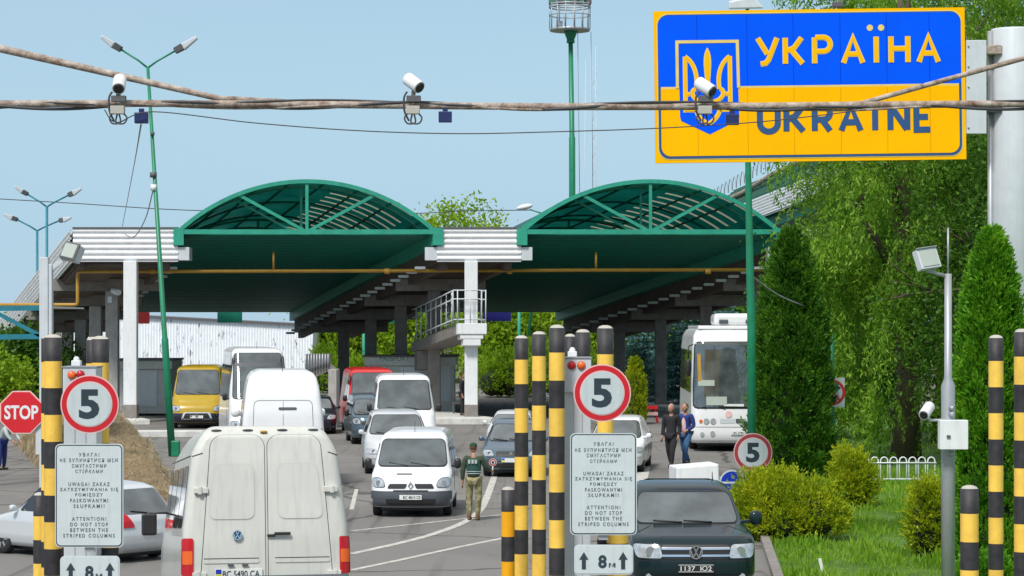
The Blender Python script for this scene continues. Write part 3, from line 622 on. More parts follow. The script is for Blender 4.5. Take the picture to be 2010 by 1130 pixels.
def leaftree(name, label, px, Y, zb, zt, rx, leaf, lsize, nclus, nper, group=None, cat='tree', trunkr=.18, csize=.5, ry=None, droop=0.0, cname='crown', low=0.25):
    X = xx(px, Y); t = thing(name, label, cat, (X, Y, 0), group=group); H = zt - zb; ry = ry or rx; cz = zb + H * .5
    C, D = blobpts(nclus, (X, Y, cz), (rx, ry, H / 2), low)
    # uneven outline
    C += RNG.normal(size=C.shape) * np.array([rx, ry, H / 2]) * .07
    cs = csize * (0.6 + 0.8 * RNG.random((nclus, 1, 1)))
    Pn = C[:, None, :] + RNG.normal(size=(nclus, nper, 3)) * cs * np.array([.5, .5, .36]); Pn = Pn.reshape(-1, 3); Pn[:, 2] = np.maximum(Pn[:, 2], 0.05)
    Dn = RNG.normal(size=Pn.shape) + np.repeat(D, nper, 0) * .6 + np.array([0, 0, -droop])
    V, F = leafquads(Pn, Dn, lsize * (.6 + .8 * RNG.random(len(Pn))), .5)
    fast_mesh(cname, V, F, leaf, t, (X, Y, 0))
    lim = [(Vector(C[i]), random.uniform(.35, .95)) for i in RNG.choice(nclus, min(10, nclus), replace=False)]
    trunk_mesh((X, Y, 0), (X, Y, zb + H * .8), trunkr, lim, t); return t
def thuja(name, label, px, Y, R, zt, leaf, n=26000, lsize=.10, group=None, sq=.62):
    X = xx(px, Y); t = thing(name, label, 'conifer', (X, Y, 0), group=group)
    def prof(u): return R * np.where(u < .12, .86 + u * 1.1, np.maximum(0.0, 1 - ((u - .12) / .88) ** 2.3) ** sq + .02)
    m = n // 14; u = RNG.random(m) ** .85; th = RNG.random(m) * 2 * np.pi
    lump = 1 + .08 * np.sin(th * 5 + u * 23) + .07 * np.sin(th * 9 - u * 41) + .06 * np.sin(th * 3 + u * 60)
    depth = RNG.random(m) ** 2.0 * .30; rr = prof(u) * lump * (1 - depth) - lsize * .7
    P = np.stack([X + rr * np.cos(th), Y + rr * np.sin(th), .03 + u * zt * .96], 1)
    D = np.stack([np.cos(th) * .62, np.sin(th) * .62, np.full(m, .9)], 1) + RNG.normal(size=(m, 3)) * .22
    V, F = sprays(P, D, 14, lsize * 2.3, lsize * .55, lsize); fast_mesh('foliage', V, F, leaf, t, (X, Y, 0))
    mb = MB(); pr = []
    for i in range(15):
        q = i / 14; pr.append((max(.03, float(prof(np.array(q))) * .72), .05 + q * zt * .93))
    mb.lathe(pr, (X, Y, 0), 'z', 16); mb.build('dark_core', 'core', t)
    tr = MB(); tr.tube((X, Y, 0), (X, Y, zt * .6), .09, .03); tr.build('trunk', 'bark', t); return t
def bush(name, label, px, Y, rx, ry, zt, leaf, n, lsize=.09, group=None, lobes=9, zc=0.0):
    X = xx(px, Y); t = thing(name, label, 'bush', (X, Y, 0), group=group); Ps = []; Ds = []
    mb = MB()
    for i in range(lobes):
        a = random.uniform(0, 6.28); q = random.random() ** .5 * .55; lx, ly = X + math.cos(a) * rx * q, Y + math.sin(a) * ry * q
        lr = rx * random.uniform(.38, .55); lz = zt * random.uniform(.6, 1.0) * (1 - .35 * q); k = n // lobes // 13
        d = RNG.normal(size=(k, 3)); d[:, 2] = np.abs(d[:, 2]) * 1.3 - .62; d /= np.linalg.norm(d, axis=1, keepdims=True); rad = .92 - RNG.random((k, 1)) ** 2 * .4
        Ps.append(np.array([lx, ly, lz * .42]) + d * rad * np.array([lr, lr, lz * .58])); Ds.append(d * .8 + np.array([0, 0, .75]) + RNG.normal(size=(k, 3)) * .45)
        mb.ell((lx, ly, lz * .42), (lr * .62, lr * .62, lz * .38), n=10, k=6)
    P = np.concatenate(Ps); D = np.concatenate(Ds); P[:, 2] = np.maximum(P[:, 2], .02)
    V, F = sprays(P, D, 13, lsize * 2.6, lsize * .55, lsize * .9); fast_mesh('foliage', V, F, leaf, t, (X, Y, 0)); mb.build('dark_core', 'core', t); return t

# big weeping willow behind the sign
wx, wy = xx(1745, 74), 74.0
wil = thing('willow_tree', 'huge weeping willow hanging over the lawn behind the big blue and yellow sign', 'tree', (wx, wy, 0))
Vs = []; Fs = []; nb = 0; strands = []
blobs = [((xx(1760, 74), 74, 9.6), (3.6, 3.2, 5.2)), ((xx(1705, 74), 73, 7.4), (1.9, 2.4, 2.8)), ((xx(1880, 74), 74.5, 10.5), (2.8, 3, 6.0)), ((xx(1650, 74), 73.5, 4.4), (1.7, 2.2, 2.6)), ((xx(1760, 74), 73, 4.0), (2.6, 2.6, 3.4)), ((xx(1800, 74), 75, 15.5), (4.2, 3, 3.2)), ((xx(1910, 74), 74, 5), (2.4, 2.4, 4.0)), ((xx(1625, 74), 73, 8.5), (.7, 1.2, .8)), ((xx(1680, 74), 74, 12.6), (1.7, 2.0, 1.7))]
P_ = []; D_ = []
for bi, (c, r) in enumerate(blobs):
    nf = int(26 * r[0] * r[2] / 8) + 8; C, Dd = blobpts(nf, c, r, .55)
    for p, dd in zip(C, Dd):                                # a frond: many hanging twigs that start close together
        if bi == 7 or random.random() < .12: nst, ln0 = 6, .7
        else: nst, ln0 = random.randint(9, 17), random.uniform(1.0, 2.2)
        for q_ in range(nst):
            st0 = p + RNG.normal(size=3) * np.array([.34, .34, .22]); ln = ln0 * random.uniform(.55, 1.1); k = int(ln * 26); tt = np.sort(RNG.random(k)) * ln; sway = RNG.normal(size=2) * .10; a = random.uniform(0, 6.28); out = dd[:2] * .35
            q = np.stack([st0[0] + out[0] * np.sqrt(tt) + np.sin(tt * 2.1 + a) * .07 + sway[0] * tt, st0[1] + out[1] * np.sqrt(tt) + np.cos(tt * 1.7 + a) * .07 + sway[1] * tt, st0[2] + .15 * np.sin(np.minimum(tt, .5) * 3.1) - tt], 1) + RNG.normal(size=(k, 3)) * .05
            P_.append(q); D_.append(RNG.normal(size=(k, 3)) * .5 + np.array([dd[0] * .3, dd[1] * .3, -.75]))
P = np.concatenate(P_); D = np.concatenate(D_); P[:, 2] = np.maximum(P[:, 2], .3)
print('willow leaves', len(P))
V, F = leafquads(P, D, .16 * (.6 + .8 * RNG.random(len(P))), .27); fast_mesh('crown', V, F, 'willow', wil, (wx, wy, 0))
tl = [((xx(1690, 74), 73.4, 11), .5), ((xx(1880, 74), 73, 13), .6), ((xx(1840, 74), 72.6, 9), .3), ((xx(1650, 74), 73, 8), .35), ((xx(1780, 74), 73, 15), .8), ((xx(1900, 74), 72.8, 7), .25), ((xx(1830, 74), 71.8, 6.5), .2)]
trunk_mesh((xx(1790, 74), 75, 0), (xx(1770, 74), 74, 14), .38, tl, wil)
leaftree('broadleaf_tree', 'dark broadleaf tree filling the gap behind the willow and the grey sign column', 1850, 86, .4, 19.5, 5.4, 'darkleaf', .13, 900, 150, trunkr=.3, csize=1.25, low=.1)
leaftree('broadleaf_tree', 'dark broadleaf tree low behind the willow over the hooped white fence', 1710, 90, .2, 9.2, 3.2, 'darkleaf', .13, 380, 140, trunkr=.25, csize=1.1, low=.1)
leaftree('broadleaf_tree', 'dark broadleaf tree at the far right edge behind the columnar thuja', 2010, 70, .3, 12, 3.4, 'darkleaf', .14, 320, 130, trunkr=.25, csize=1.1, low=.1)
thuja('thuja', 'tall dark columnar thuja right of the white bus', 1553, 66, 1.02, 6.75, 'thujad', 95000, .105)
thuja('thuja', 'dense bright columnar thuja behind the striped posts at the right edge', 1946, 40, .64, 5.75, 'thuja', 100000, .075, sq=.62)
thuja('thuja', 'small yellow green thuja under the right vault behind the speed limit sign', 1247, 102, .42, 2.75, 'gold', 12000, .09)
bush('golden_bush', 'big yellow green bush under the small speed limit sign', 1548, 47, 1.24, .95, 1.62, 'gold', 60000, .075, lobes=15)
bush('golden_bush', 'darker yellow bush behind the big one at the foot of the dark thuja', 1668, 55, .58, .6, 1.62, 'gold', 22000, .08, lobes=8)
bush('golden_bush', 'upright yellow green bush left of the grey floodlight pole foot', 1826, 43, .47, .5, 1.75, 'gold', 22000, .075, lobes=9)
bush('golden_bush', 'low bush at the bottom right corner behind the short striped post', 1935, 36, .6, .4, .9, 'thuja', 15000, .075, lobes=6)
bg_ = 'trees beyond the canopy'
for i, (px, Y, zt, rx, lb) in enumerate([(915, 185, 13.4, 4.6, 'pale green tree rising above the middle white fascia'), (690, 178, 8.5, 3.4, 'bright green tree behind the stair landing'), (800, 176, 8.8, 3.8, 'bright green tree behind the passport booth'), (1000, 165, 7.4, 3.2, 'bright green tree right of the white walkway column'), (1080, 172, 8.2, 3.4, 'bright green tree behind the tallest striped posts'), (1190, 180, 9, 3.6, 'green tree seen through the columns left of the blue spruces')]):
    leaftree('leafy_tree', lb, px, Y, .1, zt, rx, 'bright', .34, 200, 70, bg_, csize=1.3, low=.15)
for px, Y, rx, zt, lb in ((985, 141, 2.1, 3.7, 'wide green hedge bush right of the white column foot'), (1060, 144, 2.1, 3.9, 'green bush between the column foot and the striped posts'), (720, 140, 2.2, 2.8, 'green bush behind the red van'), (640, 150, 1.8, 3.4, 'green bush at the right end of the white hall'), (1150, 140, 2, 3.2, 'green bush under the right vault')):
    bush('leafy_bush', lb, px, Y, rx, rx * .7, zt, 'bright', 11000, .20, 'bushes under the canopy')
leaftree('leafy_tree', 'dark green tree above the stop sign at the left edge', 30, 120, .1, 3.9, 2.7, 'darkleaf', .26, 200, 70, csize=.9, low=.15)
leaftree('leafy_tree', 'small round tree at the far left edge beyond the stop sign', -30, 108, .1, 3.0, 1.9, 'bright', .24, 90, 60, csize=.7, low=.15)
def spruce(label, px, Y, R, zt):
    X = xx(px, Y); t = thing('blue_spruce', label, 'conifer', (X, Y, 0), group='blue spruces under the right vault'); P_ = []; D_ = []; mb = MB(); mb.tube((X, Y, 0), (X, Y, zt), .16, .02)
    nl = int(zt / .34)
    for l in range(nl):
        z = .4 + l * .34; r = R * (1 - z / zt) ** .8 + .05; nbr = max(6, int(r * 13))
        for b in range(nbr):
            a = 6.28 * b / nbr + l * .7 + random.uniform(-.2, .2); rr = r * random.uniform(.8, 1.08); k = int(75 * rr) + 10; s = RNG.random(k)
            cx_, cy_ = math.cos(a), math.sin(a); w = (1 - s) * .22 + .05; off = RNG.normal(size=k) * w
            zz_ = z + .16 * s - .30 * s * s * rr; P_.append(np.stack([X + cx_ * s * rr - cy_ * off, Y + cy_ * s * rr + cx_ * off, zz_ + RNG.normal(size=k) * .045], 1))
            D_.append(np.stack([cx_ + RNG.normal(size=k) * .5, cy_ + RNG.normal(size=k) * .5, .25 + RNG.normal(size=k) * .3], 1)); mb.tube((X, Y, z), (X + cx_ * rr * .8, Y + cy_ * rr * .8, z - .1), .025, .008, 4)
    P = np.concatenate(P_); D = np.concatenate(D_); V, F = leafquads(P, D, .17 * (.6 + .7 * RNG.random(len(P))), .4); fast_mesh('crown', V, F, 'spruce', t, (X, Y, 0)); mb.build('trunk', 'bark', t)
spruce('blue spruce seen left of the dark middle column under the right vault', 1262, 136, 2.0, 6.3)
spruce('blue spruce seen right of the dark middle column beside the white bus', 1338, 130, 1.9, 6.6)
spruce('blue spruce mostly behind the white bus', 1420, 134, 2.0, 6.4)
for px_, Y_, zt_, rx_, lb_ in ((1250, 190, 9.5, 4.5, 'dark green tree filling the gap behind the left blue spruce'), (1400, 185, 9.5, 4.8, 'dark green tree behind the right blue spruces'), (1530, 165, 10, 4.2, 'dark green tree far behind the white bus and the dark thuja')):
    leaftree('leafy_tree', lb_, px_, Y_, .1, zt_, rx_, 'darkleaf', .34, 260, 90, bg_, csize=1.4, low=.1)
# grass blades on the lawn
from mathutils.geometry import intersect_point_line
n = 90000; gx = RNG.random(n) * 11 + 4.0; gy_ = 36 + 34 * RNG.random(n) ** 1.25
edge = np.interp(gy_, [5, 37, 54.6, 70, 85], [4.4, 4.1, 5.4, 7.0, 9.2]) + .1
ok = (gx > edge) & (gx < np.interp(gy_, [30, 70], [8.5, 15])); gx, gy_ = gx[ok], gy_[ok]
P = np.stack([gx, gy_, np.full(len(gx), 0.0)], 1); D = RNG.normal(size=P.shape) * .33 + np.array([0, 0, 1])
tuft = .6 + .7 * (np.sin(gx * 3.1 + gy_ * .7) * np.cos(gy_ * 1.3 - gx * 2.2) > .1) * RNG.random(len(P)) + .25 * np.sin(gy_ * .9 + gx); V, F = leafquads(P, D, .17 * tuft * (.5 + .9 * RNG.random(len(P))), .14); g_ = fast_mesh('grass', V, F, 'grassb'); tag(g_, 'fresh green grass growing on the verge right of the dark pickup', 'grass', kind='stuff')
# straw bank
st_ = thing('straw_bank', 'long bank of dry tan straw and reeds behind the silver estate car', 'straw', G(225, 930)); st_.location.z = 0
fl, nl_, nr_, fr = G(30, 872), G(150, 1000), G(362, 1010), G(262, 880)
P_ = []; D_ = []; mb = MB(); rows = []
def bank(u, v):                                              # u across 0..1, v along 0 far..1 near
    a = fl.lerp(nl_, v); b = fr.lerp(nr_, v); p = a.lerp(b, u); h = (1.35 - .25 * v) * min(1, (math.sin(math.pi * min(max(u, 0), 1)) * 1.9)) ** .7 if 0 < u < 1 else 0
    h *= 1 + .10 * math.sin(v * 23 + u * 5) + .07 * math.sin(v * 51 + 2 * u); e = min(1, (1 - v) * 7 + .03) * min(1, v * 10 + .2); return Vector((p.x, p.y, h * e ** .5))
NU, NV = 14, 46
for j in range(NV + 1):
    for i in range(NU + 1): mb.v.append(tuple(bank(i / NU, j / NV) - Vector((0, 0, .05))))
mb.f = [(j * (NU + 1) + i, j * (NU + 1) + i + 1, (j + 1) * (NU + 1) + i + 1, (j + 1) * (NU + 1) + i) for j in range(NV) for i in range(NU)]; mb.m = [0] * len(mb.f); mb.sm = [True] * len(mb.f)
mb.build('straw_mass', 'strawcore', st_)
n = 60000; P = np.array([bank(u, v) for u, v in zip(RNG.random(n) * .98 + .01, RNG.random(n))]); P += RNG.normal(size=P.shape) * np.array([.03, .03, .02])
D = RNG.normal(size=P.shape) * np.array([.22, .22, .3]) + np.array([.12, -.22, -.75]); V, F = leafquads(P, D, .34 * (.4 + .8 * RNG.random(n)), .05); fast_mesh('straw_stalks', V, F, 'straw', st_, tuple(st_.location))
# ================================================================ vehicles
class Car:
    """body made of rounded horizontal slices. x across, y 0 (front) to L (rear), z up"""
    def __init__(s, L, Wd, front, rear, width, rf=((0, .3), (3, .3)), rr=((0, .2), (3, .2)), z0=.24):
        s.L, s.W = L, Wd / 2; s.F = np.array(front, float); s.R = np.array(rear, float); s.Wp = np.array(width, float); s.rf_ = np.array(rf, float); s.rr_ = np.array(rr, float); s.z0 = z0; s.H = s.F[-1, 0]
    def yf(s, z): return float(np.interp(z, s.F[:, 0], s.F[:, 1]))
    def yr(s, z): return float(np.interp(z, s.R[:, 0], s.R[:, 1]))
    def hw(s, z): return s.W * float(np.interp(z, s.Wp[:, 0], s.Wp[:, 1]))
    def rf(s, z): return min(float(np.interp(z, s.rf_[:, 0], s.rf_[:, 1])), s.hw(z) * .98)
    def rr(s, z): return min(float(np.interp(z, s.rr_[:, 0], s.rr_[:, 1])), s.hw(z) * .98)
    def corner(s, x, w, r):
        d = abs(x) - (w - r)
        if d <= 0: return 0.0
        d = min(d, r); return (r - math.sqrt(max(0, r * r - d * d))) + abs(x) * 0
    def front(s, x, z):
        w = s.hw(z); x = max(-w, min(w, x)); return Vector((x, s.yf(z) + s.corner(x, w, s.rf(z)) + .05 * (x / w) ** 2, z))
    def back(s, x, z):
        w = s.hw(z); x = max(-w, min(w, x)); return Vector((x, s.L - s.yr(z) - s.corner(x, w, s.rr(z)) - .02 * (x / w) ** 2, z))
    def side(s, sg):
        return lambda y, z: Vector((sg * s.hw(z), y, z))
    def ring(s, z, n=14):
        w, a, b = s.hw(z), s.rf(z), s.rr(z); P = []
        for i in range(n): P.append(s.front(-w + a * (1 - math.cos(math.pi / 2 * i / (n - 1))), z)) if False else None
        for i in range(n):                                  # front left corner, from the side to the middle
            t = math.pi / 2 * i / (n - 1); P.append(s.front(-(w - a) - a * math.cos(t), z))
        for i in range(1, 6): P.append(s.front(-(w - a) + 2 * (w - a) * i / 6, z))
        for i in range(n):
            t = math.pi / 2 * (1 - i / (n - 1)); P.append(s.front((w - a) + a * math.cos(t), z))
        fy, by = P[-1].y, s.back(w, z).y
        for i in range(1, 24): P.append(Vector((w, fy + (by - fy) * i / 24, z)))
        for i in range(n):
            t = math.pi / 2 * i / (n - 1); P.append(s.back((w - b) + b * math.cos(t), z))
        for i in range(1, 6): P.append(s.back((w - b) - 2 * (w - b) * i / 6, z))
        for i in range(n):
            t = math.pi / 2 * (1 - i / (n - 1)); P.append(s.back(-(w - b) - b * math.cos(t), z))
        for i in range(1, 24): P.append(Vector((-w, by + (fy - by) * i / 24, z)))
        return P
    def body(s, matn, parent, wheels=None, wr=.33, name='body'):
        zs = sorted(set([s.z0] + [float(z) for a in (s.F, s.R, s.Wp) for z in a[:, 0] if s.z0 < z <= s.H])); Z = [zs[0]]
        for a, b in zip(zs[:-1], zs[1:]):
            jump = max(abs(s.yf(b) - s.yf(a)), abs(s.yr(b) - s.yr(a)), (b - a) * 1.2); k = max(1, int(jump / .12)); Z += [a + (b - a) * (i + 1) / k for i in range(k)]
        Z = [Z[0]] + [z for i, z in enumerate(Z) if i and z - Z[i - 1] > 1e-4]
        rings = [s.ring(z) for z in Z]; n = len(rings[0]); mb = MB(); vs = [v for r in rings for v in r]; k = len(rings)
        fs = [(i * n + j, i * n + (j + 1) % n, (i + 1) * n + (j + 1) % n, (i + 1) * n + j) for i in range(k - 1) for j in range(n)]
        mb.add(vs, fs, 0, True); mb.f += [tuple(range(n))[::-1], tuple(range((k - 1) * n, k * n))]; mb.m += [0, 0]; mb.sm += [False, True]
        o = mb.build(name, [matn, 'black'], parent, local=True)
        if wheels:
            ub_ = MB(); ub_.box(-s.W + .24, s.W - .24, .35, s.L - .35, s.z0 - .10, s.z0 + .02); ub_.build('underbody_shade', 'black', parent, local=True, bevel=.03)  # black box added below the floor to deepen the shade under the vehicle
        if wheels:
            c = MB()
            for y in wheels:
                for sg in (-1, 1): c.lathe([(wr * 1.17, sg * (s.W - .30)), (wr * 1.17, sg * (s.W + .4))], (0, y, wr), 'x', 28)
            co = c.build('cutter', 'black', None); md = o.modifiers.new('arch', 'BOOLEAN'); md.object = co; md.operation = 'DIFFERENCE'; md.solver = 'EXACT'
            dg = bpy.context.evaluated_depsgraph_get(); me = bpy.data.meshes.new_from_object(o.evaluated_get(dg)); o.modifiers.clear()
            if len(me.polygons) > 200: o.data = me
            bpy.data.objects.remove(co)
        return o
def nrm(fn, u, v, h=.004):
    a = fn(u + h, v) - fn(u - h, v); b = fn(u, v + h) - fn(u, v - h); c = a.cross(b)
    return c.normalized() if c.length > 1e-9 else Vector((0, -1, 0))
def patch(fn, lo, hi, e, matn, parent, name, r=.15, nu=16, nv=14, local=True, label=None, out=None):
    """lo=(u0,u1,v) hi=(u0,u1,v) trapezoid with rounded corners lying e metres outside the surface"""
    cen = fn((lo[0] + lo[1]) / 2, (lo[2] + hi[2]) / 2); mb = MB(); vs = []
    c0 = out if out is not None else (cen - Vector((0, cen.y * 0 + 2.2, .9)))
    tt = [0.5 - 0.5 * math.cos(math.pi * j / nv) for j in range(nv + 1)]
    for t in tt:
        v = lo[2] + (hi[2] - lo[2]) * t; a = lo[0] + (hi[0] - lo[0]) * t; b = lo[1] + (hi[1] - lo[1]) * t; m = (a + b) / 2; w = (b - a) / 2; hgt = abs(hi[2] - lo[2]); rr = min(r, w * .98, hgt * .48)
        dd = min(t, 1 - t) * hgt; k = w - (rr - math.sqrt(max(0, rr * rr - (rr - dd) ** 2)) if dd < rr else 0)
        for i in range(nu + 1):
            u = m + k * (2 * i / nu - 1); p = fn(u, v); nn = nrm(fn, u, v); vs.append((p, nn))
    # orient normals outward: away from the body centre
    bc = out if out is not None else Vector((0, 2.3, 1.0)); sgn = 1 if sum((p - bc).dot(nn) for p, nn in vs) > 0 else -1
    mb.add([p + nn * sgn * e for p, nn in vs], [(j * (nu + 1) + i, j * (nu + 1) + i + 1, (j + 1) * (nu + 1) + i + 1, (j + 1) * (nu + 1) + i) for j in range(nv) for i in range(nu)], 0, True)
    o = mb.build(name, matn, parent, local=local, fixn=False)
    if label: o['label'] = label
    return o
def ribbon(fn, pts, w, e, matn, parent, name, bc=Vector((0, 2.3, 1.0))):
    mb = MB(); P3 = []
    for a, b in zip(pts[:-1], pts[1:]):
        for i in range(8): P3.append((a[0] + (b[0] - a[0]) * i / 8, a[1] + (b[1] - a[1]) * i / 8))
    P3.append(pts[-1]); ev = []
    for u, v in P3:
        p = fn(u, v); n_ = nrm(fn, u, v); n_ = n_ if (p - bc).dot(n_) > 0 else -n_; ev.append(p + n_ * e)
    mb.path(ev, w / 2, 5); return mb.build(name, matn, parent, local=True)
def wheel(parent, x, y, r, w=.2, steel=False):
    mb = MB(); sg = 1 if x > 0 else -1
    mb.lathe([(r * .62, -w / 2), (r * .93, -w / 2), (r, -w / 2 + .03), (r, w / 2 - .03), (r * .93, w / 2), (r * .62, w / 2)], (x, y, r), 'x', 28); t = mb.build('wheel', 'rubber', parent, local=True)
    rb = MB(); rb.lathe([(r * .63, sg * (w / 2 - .05)), (r * .63, sg * (w / 2 + .004)), (r * .57, sg * (w / 2 - .01)), (r * .2, sg * (w / 2 - .035)), (r * .15, sg * (w / 2 - .01)), (.02, sg * (w / 2 - .005))], (x, y, r), 'x', 24)
    for i in range(7):
        a = 6.28 * i / 7; rb.bar((x + sg * (w / 2 - .012), y + math.cos(a) * r * .15, r + math.sin(a) * r * .15), (x + sg * (w / 2 - .004), y + math.cos(a) * r * .6, r + math.sin(a) * r * .6), r * .16, .02, up=(1, 0, 0))
    rb.build('rim', 'rim', t, local=True); return t
def mirror(parent, x, y, z, m_='black', w=.17, h=.24, dep=.12):
    sg = 1 if x > 0 else -1; mb = MB(); mb.ell((x + sg * w * .5, y, z), (w * .52, dep * .6, h * .52), n=14, k=8); mb.bar((x - sg * .13, y + .03, z - h * .3), (x + sg * .05, y, z - h * .25), .05, .05)
    for i, v in enumerate(mb.v[:14 * 9]):
        p = Vector(v) - Vector((x + sg * w * .5, y, z)); q = Vector([(abs(c) / d) ** .7 * d * (1 if c > 0 else -1) if d else c for c, d in zip(p, (w * .52, dep * .6, h * .52))]); mb.v[i] = tuple(Vector((x + sg * w * .5, y, z)) + q)
    return mb.build('wing_mirror', m_, parent, local=True)
def plate(parent, x, y, z, txt, w=.52, h=.112, dark=False, back=False, name='number_plate', stripe=True, rot=None):
    mb = MB(); mb.box(x - w / 2, x + w / 2, y - .008, y + .008, z - h / 2, z + h / 2); pl = mb.build(name, 'black' if dark else 'plate', parent, local=True, bevel=.004); s = 1 if back else -1
    if dark:
        for a, b, c, d in ((x - w / 2 + .01, x + w / 2 - .01, z + h / 2 - .014, z + h / 2 - .006), (x - w / 2 + .01, x + w / 2 - .01, z - h / 2 + .006, z - h / 2 + .014)):
            k = MB(); k.box(a, b, y + s * .0085, y + s * .0105, c, d); k.build('border', 'plate', pl, local=True)
    elif stripe:
        for i, c in enumerate(('roundblue', 'platestripe')):
            k = MB(); xs = x + (w / 2 - .045) * (1 if back else -1); k.box(xs - .035, xs + .035, y + s * .0085, y + s * .0105, z - (h / 2 - .006) * (i == 1), z + (h / 2 - .006) * (i == 0)); k.build('stripe', c, pl, local=True)
    if txt: text_part(txt, .1, (x + (0 if dark else .03 * (-1 if back else 1)), y + s * .013, z), 'plate' if dark else 'ink', pl, 'lettering', local=True, width=w * (.86 if dark else .78), height=h * .62, back=back, bold=.001)
    return pl
def vwbadge(parent, x, y, z, r, back=False, m_='chrome', bgm='black'):
    s = 1 if back else -1; b = MB(); b.lathe([(r * .98, -.006), (r * .98, .006)], (x, y, z), 'y', 24); d = b.build('badge', bgm, parent, local=True)
    k = MB(); Y = y + s * .012
    n = 24
    for i in range(n):
        a, c = 6.283 * i / n, 6.283 * (i + 1) / n; k.bar((x + r * .92 * math.cos(a), Y, z + r * .92 * math.sin(a)), (x + r * .92 * math.cos(c), Y, z + r * .92 * math.sin(c)), r * .15, .01, up=(0, 1, 0))
    def l(ps):
        for (a, c), (e, f) in zip(ps[:-1], ps[1:]): k.bar((x + a * r, Y, z + c * r), (x + e * r, Y, z + f * r), r * .17, .011, up=(0, 1, 0))
    l([(-.36, .82), (0, .08), (.36, .82)]); l([(-.82, .34), (-.40, -.74), (0, .0), (.40, -.74), (.82, .34)]); k.build('emblem', m_, d, local=True); return d
def placed(name, label, px, Y, rz=0.0, group=None, cat='van', scale=1.0): return thing(name, label, cat, (xx(px, Y), Y, 0), rz, group, scale)
def addwheels(c, t, ys, r, w=.2):
    for y in ys:
        for sg in (-1, 1): wheel(t, sg * (c.W - w / 2 - .02), y, r, w)
VW_ = 'vehicles waiting at the checkpoint'
def sidewin(c, t, sg, wins, m_='glassd', e=.004):
    for (y0b, y1b, zb, y0t, y1t, zt_) in wins: patch(c.side(sg), (y0b, y1b, zb), (y0t, y1t, zt_), e, m_, t, 'side_window', r=.06, nu=8, nv=8)

